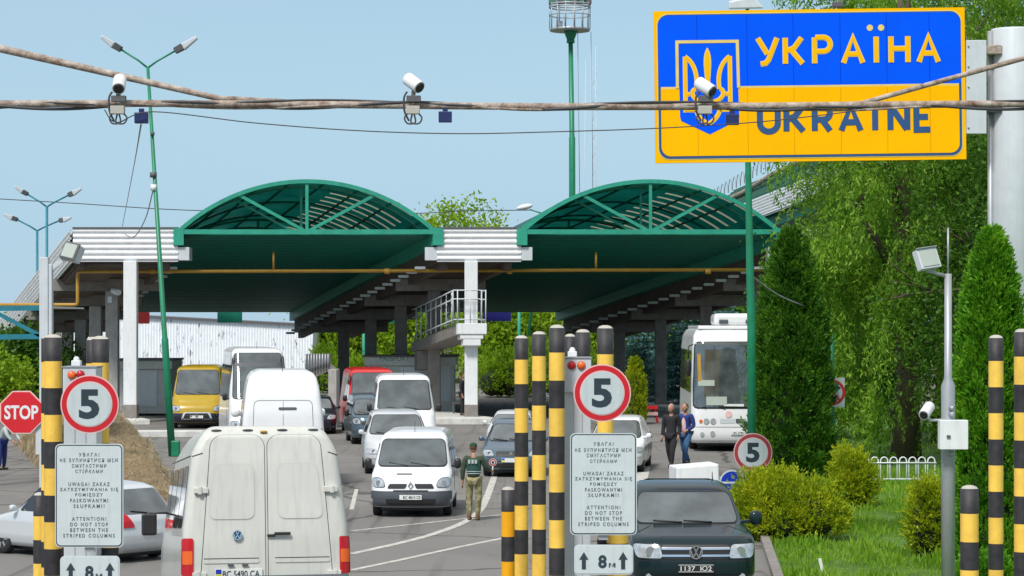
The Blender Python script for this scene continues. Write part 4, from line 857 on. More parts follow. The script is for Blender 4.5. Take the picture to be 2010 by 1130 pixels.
# ---- generic front-facing van ------------------------------------------------
def van(name, label, px, Y, rz, paintm, L=4.8, Wd=1.9, H=1.97, hz=1.12, hood=.62, slope=.75, bump='bumper', scale=1.0, wr=.33, txt=None, glass='glass', kind='trafic', mir='black', stripe=True):
    t = placed(name, label, px, Y, rz, VW_, 'van', scale); ws = H - .17; bz = .62
    fr = [(.24, .10), (.34, .02), (.5, 0), (bz, .015), (.78, .05), (.92, .10), (.99, .18), (hz - .05, hood * .75), (hz, hood), (ws, hood + slope), (H - .09, hood + slope + .18), (H - .035, hood + slope + .42), (H, hood + slope + 1.0)]
    re = [(.24, .06), (.5, 0), (1.1, .02), (H - .2, .10), (H - .06, .22), (H, .7)]
    wd = [(.24, .95), (.45, 1.0), (.95, 1.0), (hz, .975), (ws, .84 if H > 1.8 else .80), (H - .08, .77), (H - .03, .68), (H, .5)]
    c = Car(L, Wd, fr, re, wd, rf=[(0, .42), (.9, .45), (hz, .40), (H, .22)], rr=[(0, .16), (3, .16)])
    c.body(paintm, t, (.88, L - 1.15), wr); addwheels(c, t, (.88, L - 1.15), wr)
    w = c.hw(hz); wt = c.hw(ws)
    patch(c.front, (-w * .90, w * .90, hz + .03), (-wt * .93, wt * .93, ws - .01), .010, 'black', t, 'windscreen_seal', r=.12, nu=56, nv=22)
    ws_ = patch(c.front, (-w * .87, w * .87, hz + .055), (-wt * .90, wt * .90, ws - .035), .016, glass, t, 'windscreen', r=.10, nu=56, nv=22)
    for sx in (-.08, .35): ribbon(c.front, [(sx * w * 1.3, hz + .05), (sx * w * 1.3 - .45, hz + .12)], .022, .022, 'black', t, 'wiper')
    patch(c.front, (-c.W * .995, c.W * .995, .26), (-c.W * .995, c.W * .995, bz), .012, bump, t, 'bumper', r=.04, nu=40)
    patch(c.front, (-.55, .55, .31), (-.6, .6, .44), .02, 'black', t, 'air_intake', r=.05)
    for sg in (-1, 1):
        u = (sg * c.W * .60, sg * c.W * .95) if sg > 0 else (sg * c.W * .95, sg * c.W * .60); q = (sg * c.W * .70, sg * c.W * .97) if sg > 0 else (sg * c.W * .97, sg * c.W * .70)
        patch(c.front, (u[0], u[1], .70), (q[0], q[1], .93), .010, 'black', t, 'headlight_surround', r=.09, nu=12)
        patch(c.front, (u[0] + .012, u[1] - .012, .712), (q[0] + .012, q[1] - .012, .918), .014, 'clear', t, 'headlight', r=.08, nu=12)
        sidewin(c, t, sg, [(hood + .55, hood + 1.35, hz + .0, hood + .78, hood + 1.35, ws - .12), (hood + 1.5, L - 1.7, hz, hood + 1.5, L - 1.7, ws - .12), (L - 1.55, L - .3, hz, L - 1.55, L - .4, ws - .12)])
        ribbon(c.side(sg), [(hood + 1.42, .4), (hood + 1.42, ws - .05)], .012, .001, 'seam', t, 'door_seam'); patch(c.side(sg), (hood + 1.2, hood + 1.36, .93), (hood + 1.2, hood + 1.36, .98), .015, 'black', t, 'door_handle', r=.02)
        mirror(t, sg * (c.hw(hz) + .05), hood + .42, hz + .10, mir)
    for sg in (-1, 1):
        k = MB(); f_ = c.front(sg * c.W * .80, .81); k.lathe([(.062, -.014), (.055, .016), (.015, .02)], (sg * c.W * .80, f_.y - .028, .81), 'y', 16); k.build('reflector', 'chrome', t, local=True)
    if kind == 'trafic':
        for sg in (-1, 1):
            a, b = sorted((sg * .08, sg * .50)); a2, b2 = sorted((sg * .13, sg * .55)); patch(c.front, (a2, b2, .68), (a, b, .79), .012, 'black', t, 'grille', r=.03)
        y_ = c.front(0, .76).y - .03; k = MB(); R_ = [(0, .10), (.068, 0), (0, -.10), (-.068, 0)]; R2 = [(0, .055), (.034, 0), (0, -.055), (-.034, 0)]
        for i in range(4):
            a, b, c2, d = R_[i], R_[(i + 1) % 4], R2[(i + 1) % 4], R2[i]; k.prism([a, b, c2, d], lambda u, v, d_: Vector((u, y_ + d_, .75 + v)), 0, .02)
        k.build('diamond_badge', 'chrome', t, local=True); patch(c.front, (-.34, .02, .995), (-.34, .02, 1.018), .006, 'black', t, 'bonnet_vent', r=.008)
        patch(c.front, (-.42, .42, bz - .005), (-.40, .40, bz + .025), .018, 'black', t, 'bumper_slot', r=.01)
    elif kind == 'ducato':
        patch(c.front, (-.62, .62, .38), (-.52, .52, .66), .02, 'lgrey', t, 'grille_surround', r=.06); patch(c.front, (-.54, .54, .42), (-.45, .45, .62), .028, 'black', t, 'grille', r=.04)
        b = MB(); b.lathe([(.055, -.03), (.05, .03)], (0, c.front(0, .52).y - .04, .53), 'y', 16); b.build('round_badge', 'chrome', t, local=True)
    else:
        patch(c.front, (-.48, .48, .68), (-.52, .52, .82), .012, 'black', t, 'grille', r=.03); b = MB(); b.lathe([(.06, -.02), (.055, .02)], (0, c.front(0, .75).y - .02, .75), 'y', 16); b.build('round_badge', 'chrome', t, local=True)
    plate(t, .0, -.035, .48, txt, stripe=stripe)
    k = MB(); k.tube((0, hood + slope + .45, H - .04), (0, hood + slope + .6, H + .22), .008, .004, 5); k.build('antenna', 'black', t, local=True)
    return t, c
t, c = van('passenger_van', 'white van with dark grey bumper driving first in the lane beside the guard', 806, 52.3, math.radians(-.8), 'vwhite', scale=.915, txt='BC 4810 CE', stripe=False)
# driver papers on the dashboard
patch(c.front, (.12, .42, 1.20), (.12, .42, 1.30), .012, 'plate', t, 'dashboard_paper', r=.01)
van('delivery_van', 'yellow high roofed van waiting between the green lamp pole and the tall white minibus', 386, 97.6, math.radians(4), 'vyellow', L=5.6, Wd=2.05, H=2.52, hz=1.32, hood=.5, slope=.7, kind='ducato', bump='vdark', txt='')
van('passenger_van', 'red van standing under the canopy behind the white rounded van', 738, 92.5, math.radians(9), 'vred', L=4.9, Wd=1.95, H=2.5, hz=1.25, hood=.6, slope=.85, kind='vw', bump='vred')
van('passenger_van', 'white rounded high van directly behind the silver hatchback', 796, 76.5, math.radians(4.5), 'vwhite', L=4.6, Wd=1.98, H=2.57, hz=1.42, hood=.7, slope=.72, kind='vw', bump='bumper')
van('passenger_van', 'dark blue grey people carrier squeezed between the red van and the white rounded van', 738, 84.5, math.radians(8), 'vsteel', L=4.4, Wd=1.62, H=1.72, hz=.98, hood=.75, slope=.9, kind='vw', bump='vsteel')
tm, cm_ = van('minibus', 'tall white minibus facing forward with dark visor over its windscreen', 512, 81.5, math.radians(10), 'vwhite', L=6.8, Wd=2.05, H=3.38, hz=1.62, hood=.6, slope=.9, kind='vw', bump='vwhite', wr=.36)
patch(cm_.front, (-.78, .78, 2.72), (-.76, .76, 2.86), .02, 'bumper', tm, 'sun_visor', r=.03, nu=20)

# ---- cars ------------------------------------------------------------------
def car(name, label, px, Y, rz, paintm, L=4.3, Wd=1.75, H=1.47, sedan=False, scale=1.0, wr=.31, hood=.95, txt='', estate=False, cat='car', glass='glass', group=VW_, hz=.92, lampm='clear'):
    t = placed(name, label, px, Y, rz, group, cat, scale); ws = H - .11
    fr = [(.2, .14), (.3, .03), (.46, 0), (.6, .03), (.70, .12), (hz - .14, .28), (hz - .04, hood * .78), (hz, hood), (ws, hood + .82), (H - .05, hood + 1.05), (H - .02, hood + 1.3), (H, hood + 1.7)]
    re = [(.2, .14), (.34, .02), (.55, 0), (.85, .05), (.95, .10), (ws, .10 + (.5 if not estate else .42)), (H - .05, .75), (H, 1.1)]
    wd = [(.2, .94), (.42, 1.0), (.72, 1.0), (hz, .955), (ws, .74), (H - .04, .68), (H - .01, .56), (H, .45)]; rq = .38 if not estate else .20
    c = Car(L, Wd, fr, re, wd, rf=[(0, .5), (.8, .55), (hz, .5), (H, .25)], rr=[(0, rq), (.9, rq), (H, .22)], z0=.2)
    c.body(paintm, t, (.82, L - .80), wr); addwheels(c, t, (.82, L - .80), wr, .19); w = c.hw(hz); wt = c.hw(ws)
    patch(c.front, (-w * .90, w * .90, hz + .015), (-wt * .93, wt * .93, ws), .004, 'black', t, 'windscreen_seal', r=.1, nu=24)
    patch(c.front, (-w * .87, w * .87, hz + .035), (-wt * .90, wt * .90, ws - .02), .009, glass, t, 'windscreen', r=.09, nu=24)
    patch(c.back, (-w * .80, w * .80, .98), (-wt * .86, wt * .86, ws - .02), .006, glass, t, 'rear_window', r=.09, nu=24)
    for sx in (-.15, .3): ribbon(c.front, [(sx * w * 1.3, hz + .03), (sx * w * 1.3 - .4, hz + .07)], .02, .02, 'black', t, 'wiper')
    patch(c.front, (-.42, .42, .58), (-.40, .40, .70), .01, 'black', t, 'grille', r=.03); k = MB(); k.lathe([(.045, -.02), (.04, .02)], (0, c.front(0, .65).y - .02, .65), 'y', 14); k.build('round_badge', 'chrome', t, local=True)
    patch(c.front, (-.45, .45, .27), (-.5, .5, .38), .01, 'black', t, 'air_intake', r=.04)
    patch(c.front, (-c.W * .93, c.W * .93, .44), (-c.W * .93, c.W * .93, .447), .004, 'seam', t, 'bumper_seam', r=.001, nu=30)
    for sg in (-1, 1):
        a, b = sorted((sg * c.W * .56, sg * c.W * .93)); a2, b2 = sorted((sg * c.W * .66, sg * c.W * .97)); patch(c.front, (a, b, .57), (a2, b2, .72), .012, lampm, t, 'headlight', r=.06, nu=12)
        a, b = sorted((sg * c.W * (.45 if estate else .55), sg * c.W * .97)); a2, b2 = sorted((sg * c.W * .66, sg * c.W * .96)); patch(c.back, (a, b, .72), (a2, b2, 1.0), .020, 'redlens', t, 'taillight', r=.07, nu=30)
        if estate: patch(c.side(sg), (L - .36, L - .17, .76), (L - .44, L - .19, .99), .012, 'redlens', t, 'taillight_side', r=.05)
        ye = L - 1.0 if not estate else L - .55
        sidewin(c, t, sg, [(hood + .45, hood + 1.22, hz + .02, hood + .92, hood + 1.22, ws - .04), (hood + 1.30, hood + 2.1, hz + .02, hood + 1.30, hood + 2.02, ws - .04), (hood + 2.2, ye, hz + .03, hood + 2.13, ye - .3, ws - .05)])
        for ys in (hood + 1.26, hood + 2.15): ribbon(c.side(sg), [(ys, .35), (ys, hz)], .01, .001, 'seam', t, 'door_seam')
        mirror(t, sg * (c.hw(hz) + .04), hood + .38, hz + .08, paintm, .15, .13, .1)
        patch(c.side(sg), (hood + 1.02, hood + 1.2, .80), (hood + 1.02, hood + 1.2, .835), .012, paintm, t, 'door_handle', r=.015)
    for sg in (-1, 1):
        k = MB(); f_ = c.front(sg * c.W * .74, .65); k.lathe([(.05, -.012), (.045, .014), (.01, .018)], (sg * c.W * .74, f_.y - .022, .65), 'y', 14); k.build('reflector', 'chrome', t, local=True)
    plate(t, 0, -.02, .47, txt or None, w=.50); pl = plate(t, 0, L + .012, .62, None, w=.50, back=True)
    return t, c
car('hatchback', 'silver tall hatchback right behind the leading white van', 782, 67.4, math.radians(5), 'vsilver', L=4.3, Wd=1.84, H=1.72, hz=1.06, hood=.8)
car('parked_car', 'dark steel blue car with headlights facing the guard', 1003, 66.2, math.radians(-3), 'vsteel', L=4.3, Wd=1.62, H=1.50)
car('parked_car', 'pale grey green car just showing its roof behind the steel blue car', 1000, 77.5, math.radians(-3), 'vsilver', L=4.2, Wd=1.55, H=1.36)
car('parked_car', 'silver white car mostly hidden behind the board of the right hand sign group', 1205, 68.2, math.radians(-7), 'vwhite', L=4.4, Wd=1.62, H=1.52)
car('parked_car', 'almost black car between the white high roofed van and the stair landing', 616, 92.5, math.radians(4), 'vdark', L=4.3, Wd=1.7, H=1.42)
# silver estate crossing at left, seen from behind and the side
te, ce = car('estate_car', 'silver estate car with big red tail lights turning left in front of the straw bank', 291, 42.9, math.radians(62), 'vsilver', L=4.6, Wd=1.76, H=1.60, estate=True, wr=.33, hood=.95)
# move so that its rear lies at the measured place
Yr = 42.6; Xr = xx(297, Yr); th = math.radians(62); d_ = Vector((math.sin(0), 0, 0))
hd = Vector((-math.sin(math.radians(50)), math.cos(math.radians(50)), 0))          # heading
te.rotation_euler = (0, 0, math.atan2(hd.x, -hd.y)); te.location = Vector((Xr, Yr, 0)) + hd * 4.6 * .85; te.scale = (.85,) * 3
ribbon(ce.back, [(0.0, .99), (.42, 1.04)], .02, .02, 'black', te, 'rear_wiper', bc=Vector((0, 2.3, 1)))

# ---- pickup -----------------------------------------------------------------
tp = placed('pickup_truck', 'dark green pickup truck facing forward beside the golden bush', 1366, 35.7, math.radians(1.5), VW_, 'pickup', .945)
Hh = 1.80; fr = [(.28, .18), (.36, .06), (.5, 0), (.72, 0), (.90, .03), (1.02, .10), (1.08, .25), (1.13, .75), (1.18, 1.22), (1.66, 1.88), (1.73, 2.08), (1.78, 2.35), (1.80, 2.7)]
cp = Car(5.2, 1.94, fr, [(.3, .1), (1.1, .0), (1.12, 1.75), (1.66, 1.95), (1.8, 2.2)], [(.28, .93), (.5, 1), (.95, 1), (1.10, .975), (1.18, .945), (1.66, .80), (1.74, .75), (1.78, .66), (1.80, .54)], rf=[(0, .42), (.95, .42), (1.1, .42), (1.8, .28)], rr=[(0, .12), (1.1, .12), (1.8, .2)], z0=.28)
cp.body('vgreen', tp, (.92, 4.0), .37); addwheels(cp, tp, (.92, 4.0), .37, .24)
w = cp.hw(1.18); wt = cp.hw(1.66)
patch(cp.front, (-w * .92, w * .92, 1.185), (-wt * .95, wt * .95, 1.655), .004, 'black', tp, 'windscreen_seal', r=.1, nu=24)
patch(cp.front, (-w * .89, w * .89, 1.20), (-wt * .92, wt * .92, 1.64), .009, 'glass', tp, 'windscreen', r=.09, nu=24)
patch(cp.front, (-.50, .50, .735), (-.53, .53, .955), .006, 'black', tp, 'grille', r=.04, nu=20)
for z_ in (.79, .895): patch(cp.front, (-.53, .53, z_ - .017), (-.53, .53, z_ + .017), .02, 'chrome', tp, 'grille_bar', r=.012, nu=20)
patch(cp.front, (-.62, .62, .34), (-.66, .66, .50), .012, 'black', tp, 'air_intake', r=.06, nu=20); patch(cp.front, (-.9, .9, .705), (-.9, .9, .713), .004, 'seam', tp, 'bumper_seam', r=.002, nu=30)
for sg in (-1, 1):
    a, b = sorted((sg * .50, sg * .90)); a2, b2 = sorted((sg * .545, sg * .955)); patch(cp.front, (a, b, .73), (a2, b2, .965), .010, 'black', tp, 'headlight_surround', r=.06, nu=14); hl_ = patch(cp.front, (a + .01, b - .01, .75), (a2 + .01, b2 - .01, .955), .016, 'clear', tp, 'headlight', r=.055, nu=14)
    k = MB(); px_ = sg * .70; f_ = cp.front(px_, .85); k.lathe([(.075, -.012), (.06, .012), (.02, .02)], (px_, f_.y - .02, .855), 'y', 18); k.build('reflector', 'chrome', hl_, local=True)
    k = MB(); f_ = cp.front(sg * .72, .46); k.lathe([(.055, -.014), (.045, .014)], (sg * .72, f_.y - .014, .46), 'y', 18); k.build('fog_light', 'clear', tp, local=True)
    mirror(tp, sg * (cp.hw(1.18) + .10), 1.5, 1.26, 'vgreen', .20, .22, .14); ribbon(cp.front, [(sg * .86, 1.10), (sg * .62, 1.165)], .012, .002, 'seam', tp, 'bonnet_seam')
    sidewin(cp, tp, sg, [(1.75, 2.5, 1.2, 2.15, 2.5, 1.6), (2.6, 3.2, 1.2, 2.6, 3.15, 1.6)])
for sx in (-.1, .38): ribbon(cp.front, [(sx, 1.20), (sx - .45, 1.225)], .022, .02, 'black', tp, 'wiper')
vwbadge(tp, 0, cp.front(0, .85).y - .035, .845, .105); plate(tp, .0, -.03, .60, '1137  Ю2', w=.56, h=.125, dark=True)
k = MB(); k.tube((.55, 2.7, 1.78), (.56, 2.85, 1.92), .012, .006, 6); k.build('antenna', 'black', tp, local=True)

# ---- bus ----------------------------------------------------------------------
tb = placed('coach_bus', 'white coach bus parked between the two walking men and the dark columnar thuja', 1430, 79.8, math.radians(-1.6), None, 'bus')
Hb = 4.05; cb = Car(9.5, 2.42, [(.28, .12), (.4, .03), (.6, 0), (1.2, 0), (1.42, .02), (3.5, .20), (3.72, .30), (3.9, .55), (4.0, 1.0), (4.05, 1.8)], [(.28, .1), (.6, 0), (3.6, .1), (4.05, .6)], [(.28, .97), (.6, 1), (1.4, 1), (3.4, .955), (3.78, .92), (3.96, .84), (4.05, .7)], rf=[(0, .34), (4.4, .34)], z0=.28)
cb.body('vwhite', tb, (2.1, 7.4), .46); addwheels(cb, tb, (2.1, 7.4), .46, .28)
patch(cb.front, (-1.16, 1.16, 1.40), (-1.10, 1.10, 3.60), .008, 'black', tb, 'windscreen_seal', r=.16, nu=34)
patch(cb.front, (-1.12, 1.12, 1.45), (-1.06, 1.06, 3.55), .015, 'glass', tb, 'windscreen', r=.13, nu=34)
patch(cb.front, (-.15, .5, 1.48), (-.15, .5, 1.56), .018, 'plate', tb, 'dashboard_paper', r=.01); patch(cb.front, (-.72, -.05, 1.52), (-.72, -.05, 1.80), .018, 'lightglass', tb, 'route_card', r=.01)
patch(cb.front, (-.98, -.45, 2.15), (-.98, -.45, 2.34), .018, 'lightglass', tb, 'green_card', r=.01)
patch(cb.front, (-.98, -.86, 2.3), (-1.0, -.90, 3.2), .018, 'gas', tb, 'curtain', r=.02)
patch(cb.front, (-.28, .22, .93), (-.28, .22, 1.08), .008, 'lgrey', tb, 'grille', r=.02); patch(cb.front, (.24, .56, .93), (.24, .56, 1.08), .008, 'bumper', tb, 'badge_plate', r=.02)
patch(cb.front, (-1.2, 1.2, .80), (-1.2, 1.2, .815), .004, 'seam', tb, 'bumper_seam', r=.004, nu=40)
for sg in (-1, 1):
    for (x_, z_, r_) in ((.72, 1.0, .085), (.50, 1.0, .085), (.90, 1.0, .05), (.52, .60, .07), (.86, .58, .06)):
        k = MB(); f_ = cb.front(sg * x_, z_); k.lathe([(r_ * 1.15, -.012), (r_, .012), (r_ * .3, .02)], (sg * x_, f_.y - .012, z_), 'y', 16); k.build('headlight', 'clear' if r_ > .055 else 'orglens', tb, local=True)
    k = MB(); k.path([(sg * 1.16, .15, 3.5), (sg * 1.30, -.1, 3.45), (sg * 1.32, -.12, 3.0)], .025, 6); k.build('mirror_arm', 'black', tb, local=True)
    k = MB(); k.ell((sg * 1.31, -.12, 2.75), (.10, .07, .30)); k.build('wing_mirror', 'black', tb, local=True)
    for i in range(5): patch(cb.side(sg), (.9 + i * 1.65, 2.45 + i * 1.65, 1.9), (.9 + i * 1.65, 2.45 + i * 1.65, 3.3), .006, 'glassd', tb, 'side_window', r=.08)
k = MB(); k.box(-.42, .92, 1.0, 3.2, 4.12, 4.52); ac = k.build('roof_unit', 'vwhite', tb, local=True, bevel=.12)
for x_ in (-.25, .62):
    k = MB(); k.box(x_, x_ + .30, .96, 1.05, 4.18, 4.32); k.build('vent', 'bumper', ac, local=True, bevel=.03)
k = MB(); k.box(-.95, .95, .9, 8.5, 4.0, 4.12); k.build('roof_pod', 'vwhite', tb, local=True, bevel=.04)
plate(tb, .35, -.03, .62, 'BC 3790 CI', w=.55, stripe=False); k = MB(); k.lathe([(.11, -.01), (.10, .01)], (.0, cb.front(0, 1.2).y - .01, 1.23), 'y', 20); k.build('round_emblem', 'pink', tb, local=True)
for sx in (-.1, -.75): ribbon(cb.front, [(sx, 1.40), (sx - .2 if sx > -.5 else sx, 1.48), (sx + .75 if sx > -.5 else sx - .1, 1.46)], .03, .03, 'black', tb, 'wiper')

# ---- vans seen from behind ---------------------------------------------------
def rearvan(name, label, px, Y, rz, paintm, L, Wd, H, rear, width, rr=.2, wr=.35, scale=1.0, hz=1.3):
    t = thing(name, label, 'van', (xx(px, Y), Y, 0), rz, VW_, scale)
    fr = [(.3, .12), (.45, 0), (.8, .05), (1.0, .2), (1.15, .6), (hz, .95), (H * .83, 1.7), (H - .12, 2.3), (H - .03, 2.7), (H, 3.1)]
    c = Car(L, Wd, fr, rear, width, rf=[(0, .4), (H, .3)], rr=[(0, rr), (H, rr * .9)], z0=.32); c.body(paintm, t, (.95, L - 1.3), wr); addwheels(c, t, (.95, L - 1.3), wr); return t, c
# local frame: rear must face -Y: rotate by 180 degrees + heading, origin then moved so that the rear lies at Y
def settle(t, L, px, Y, hdeg, pitch=0.0, z=0.0):
    h = math.radians(hdeg); hd = Vector((-math.sin(h), math.cos(h), 0)); rz = math.atan2(hd.x, -hd.y); p = math.radians(pitch)
    R = Matrix.Rotation(rz, 3, 'Z') @ Matrix.Rotation(p, 3, 'X'); t.rotation_euler = (p, 0, rz); t.location = Vector((xx(px, Y), Y, z)) - R @ Vector((0, L, 0))
H = 2.60; YL = 31.0; dz = .26
tv, cv = rearvan('cargo_van', 'big cream white van seen from behind with barn doors in the left foreground', 524, YL, 0, 'vcream', 5.9, 2.13, H,
    [(.32, .06), (.5, 0), (1.1, .0), (2.09, .06), (2.44, .10), (2.54, .16), (2.585, .28), (H, .6)],
    [(.32, .97), (.6, 1), (1.0, 1), (1.29, .985), (2.24, .875), (2.40, .80), (2.51, .73), (2.57, .66), (H, .58)], rr=.13, hz=1.3)
settle(tv, 5.9, 525, YL, 11, 4.5, dz)
bk = lambda x, z: cv.back(x, z - dz); LP_ = Vector((0, 3, 1.2))
# in the rear view the local +x lies on the photo's left
for sg in (-1, 1):
    def lr(a, b, sg=sg): return tuple(sorted((sg * a, sg * b)))
    a, b = lr(.012, .86); a2, b2 = lr(.012, .70)
    ds = patch(bk, (a, b, .70), (a2, b2, 2.73), .004, 'seam', tv, 'door_gap', r=.16, nu=24, nv=30, out=LP_)
    a, b = lr(.020, .85); a2, b2 = lr(.020, .692)
    do = patch(bk, (a, b, .708), (a2, b2, 2.722), .012, 'vcream', tv, 'rear_door', r=.15, nu=24, nv=30, out=LP_)
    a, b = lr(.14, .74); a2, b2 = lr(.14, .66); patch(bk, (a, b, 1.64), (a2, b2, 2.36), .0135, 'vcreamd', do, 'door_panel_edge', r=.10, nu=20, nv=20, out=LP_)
    a, b = lr(.155, .725); a2, b2 = lr(.155, .645); patch(bk, (a, b, 1.655), (a2, b2, 2.345), .020, 'vcream', do, 'door_panel', r=.09, nu=20, nv=20, out=LP_)
    a, b = lr(.10, .80); patch(bk, (a, b, 1.155), (a, b, 1.165), .0145, 'seam', do, 'door_crease', r=.004, nu=10, nv=3, out=LP_); patch(bk, (a, b, 1.10), (a, b, 1.15), .022, 'vcream', do, 'door_swage', r=.02, nu=10, nv=6, out=LP_)
    a, b = lr(.93, 1.062); a2, b2 = lr(.925, 1.055); tl_ = patch(bk, (a, b, .95), (a2, b2, 1.42), .018, 'redlens', tv, 'taillight', r=.02, nu=10, nv=10, out=LP_)
    a, b = lr(.94, 1.045); patch(bk, (a, b, 1.09), (a, b, 1.26), .022, 'orglens', tl_, 'indicator_lens', r=.01, nu=8, nv=6, out=LP_)
    for z_ in (2.02, .95):
        k = MB(); x_ = (.865 - (.02 if z_ > 1.5 else -.01)) * 1.0; f_ = bk(sg * x_, z_); a, b = lr(x_ - .11, x_ + .07); k.box(a, b, f_.y - .02, f_.y + .05, z_ - dz - .035, z_ - dz + .04); k.box(*lr(x_ - .03, x_ + .02), f_.y + .0, f_.y + .065, z_ - dz - .05, z_ - dz + .055); k.build('hinge', 'vcream', tv, local=True, bevel=.01)
    ribbon(bk, [(sg * .80, 2.50), (sg * .925, 2.46)], .012, .003, 'seam', tv, 'roof_seam', bc=LP_)
    for y_ in (.0,): ribbon(cv.side(sg), [(1.3, 2.21), (5.6, 2.21)], .012, .002, 'seam', tv, 'roof_seam', bc=LP_)
    for (a, b) in ((1.35, 2.1), (2.25, 3.35), (3.45, 4.45), (4.55, 5.5)): patch(cv.side(sg), (a, b, 1.29), (a, b, 2.09), .006, 'glassd', tv, 'side_window', r=.08, nu=8, nv=8, out=LP_)
    k = MB(); k.path([(sg * 1.0, 1.25, 1.5), (sg * 1.26, 1.2, 1.5), (sg * 1.26, 1.2, 1.3)], .018, 6); k.build('mirror_arm', 'black', tv, local=True)
    k = MB(); k.box(sg * 1.27 - .11, sg * 1.27 + .11, 1.16, 1.24, 1.18, 1.5); k.build('wing_mirror', 'black', tv, local=True, bevel=.03)
for x_ in (-.62, -.22, .22, .62):
    k = MB(); f_ = bk(x_, 2.79); k.ell((x_, f_.y + .01, 2.79 - dz), (.07, .02, .014)); k.build('roof_lamp', 'bumper', tv, local=True)
k = MB(); f_ = bk(0, 2.76); k.ell((.02, f_.y + .02, 2.765 - dz), (.05, .02, .018)); k.build('catch', 'gas', tv, local=True)
yb = bk(0, 1.2).y
vwbadge(tv, .375, yb + .03, 1.455 - dz, .062, back=True, bgm='slate'); 
k = MB(); k.box(-.30, -.09, yb + .03, yb + .06, 1.185, 1.225); k.box(-.11, .0, yb + .018, yb + .045, 1.165, 1.20); k.build('door_handle', 'black', tv, local=True, bevel=.01)
plate(tv, .36, yb + .03, .965 - dz, 'BC 5490 CA', w=.60, h=.13, back=True)
for x_ in (.46, .28):
    k = MB(); k.box(x_ - .04, x_ + .04, yb + .02, yb + .06, 1.065 - dz, 1.09 - dz); k.build('plate_lamp', 'bumper', tv, local=True, bevel=.008)
k = MB(); k.box(-1.02, 1.02, 5.9, 6.05, .42, .68); k.build('bumper', 'bumper', tv, local=True, bevel=.03)
# high roof van ahead of it
H = 2.98; tw, cw = rearvan('cargo_van', 'bright white high roofed van seen from behind just ahead of the cream van', 553, 62, 0, 'vwhite', 5.9, 2.10, H,
    [(.32, .05), (.6, 0), (1.9, .02), (2.35, .10), (2.72, .25), (2.90, .42), (H, .9)], [(.32, .97), (.6, 1), (1.3, 1), (1.8, .97), (2.55, .88), (2.78, .82), (2.90, .74), (H, .6)], rr=.16)
settle(tw, 5.9, 556, 62, 7)
patch(cw.back, (-.80, .80, .6), (-.74, .74, 2.22), .004, 'seam', tw, 'door_gap', r=.12, out=LP_); patch(cw.back, (-.785, .785, .61), (-.727, .727, 2.205), .010, 'vwhite', tw, 'rear_door', r=.11, out=LP_)
patch(cw.back, (-.34, .12, 1.97), (-.34, .12, 2.04), .02, 'bumper', tw, 'brake_light', r=.03, out=LP_)
ribbon(cw.back, [(0, .6), (0, 2.2)], .01, .012, 'seam', tw, 'door_seam', bc=LP_)
for sg in (-1, 1):
    a, b = sorted((sg * .88, sg * .99)); patch(cw.back, (a, b, .95), (a, b, 1.5), .015, 'redlens', tw, 'taillight', r=.03, out=LP_)
    for (a, b) in ((1.4, 2.2), (2.4, 3.7), (3.9, 5.3)): patch(cw.side(sg), (a, b, 1.35), (a, b, 2.1), .006, 'glassd', tw, 'side_window', r=.08, nu=8, nv=8, out=LP_)
    mirror(tw, sg * 1.03, 1.3, 1.75, 'vwhite', .24, .22, .14)
k = MB(); k.tube((-.0, 5.2, 2.95), (-.0, 5.3, 3.12), .01, .005, 5); k.build('antenna', 'black', tw, local=True)
# ================================================================ signs, posts, poles
SP = 'striped lane posts'
def spost(label, px, w, ytop, Y=None, dia=.17, deep=False, first=0.30, band=.30):
    dia = w * Y / FPX if Y else dia; Y = Y or dia * FPX / w; h = zz(ytop, Y); X = xx(px, Y); o = thing('striped_post', label, 'post', (X, Y, 0), group=SP); r = dia / 2; pr = []; mi = []; z = h; i = 0
    pr.append((r * .30, h + .0)); pr.append((r * .72, h - .012)); mi.append(2); pr.append((r * .93, h - .035)); mi.append(2); z = h - .035; nxt = h - first
    while z > 0:
        z2 = max(nxt, 0); pr.append((r, z2)) if False else None
        pr.append((r, z - .0005)); mi.append(i % 2); pr.append((r, z2)); mi.append(i % 2); z = z2; nxt = z2 - band; i += 1
    mb = MB(); mb.lathe(pr, (X, Y, 0), 'z', 28, mis=mi); mb.build('post_tube', ['pblack', 'pyel2' if deep else 'pyel', 'pcap'], o, fixn=False)
    b = MB(); b.lathe([(r + .07, 0), (r + .07, .03), (r + .01, .04)], (X, Y, 0)); b.build('base_plate', 'dgrey', o); return o
spost('tall striped post, left one of the three in the middle', 1023.5, 27, 658)
spost('tall striped post, middle one of the three in the middle', 1058, 27.5, 650)
spost('tallest striped post, right one of the three in the middle', 1093, 31, 637)
spost('far striped post peeking out just left of the grey sensor cabinet', 1119, 22, 655, Y=33.0, first=.34)
spost('striped post right behind the grey sensor cabinet of the middle group', 1144, 29, 646, Y=28.6, first=.33)
spost('tall striped post rising behind the round speed sign of the middle group', 1188, 32, 638, Y=27.8, first=.33)
spost('short striped post with deeper yellow bands left of the middle group', 997, 26, 955, Y=29.5, deep=True)
spost('short striped post between the tall middle post and the text board', 1125, 38, 944, Y=27.3)
spost('short striped post hidden behind the middle text board', 1212, 42, 960, Y=27.3)
spost('tall striped post right of the stop sign', 104, 35, 656, Y=27.4, first=.30)
spost('tall striped post half hidden behind the one next to the stop sign', 96, 30, 658, Y=28.6, first=.31)
spost('tall striped post behind the left round speed sign', 197, 34, 659, Y=27.4, first=.30)
spost('tall striped post barely showing left of the one behind the left speed sign', 184, 30, 661, Y=28.6, first=.31)
spost('short striped post at the left lower edge of the left text board', 78, 25, 966, Y=31)
spost('short striped post squeezed behind the left text board', 118, 33, 975, Y=27.9, first=.2)
spost('short striped post right behind the left text board', 213, 40, 985, Y=27.0, first=.2)
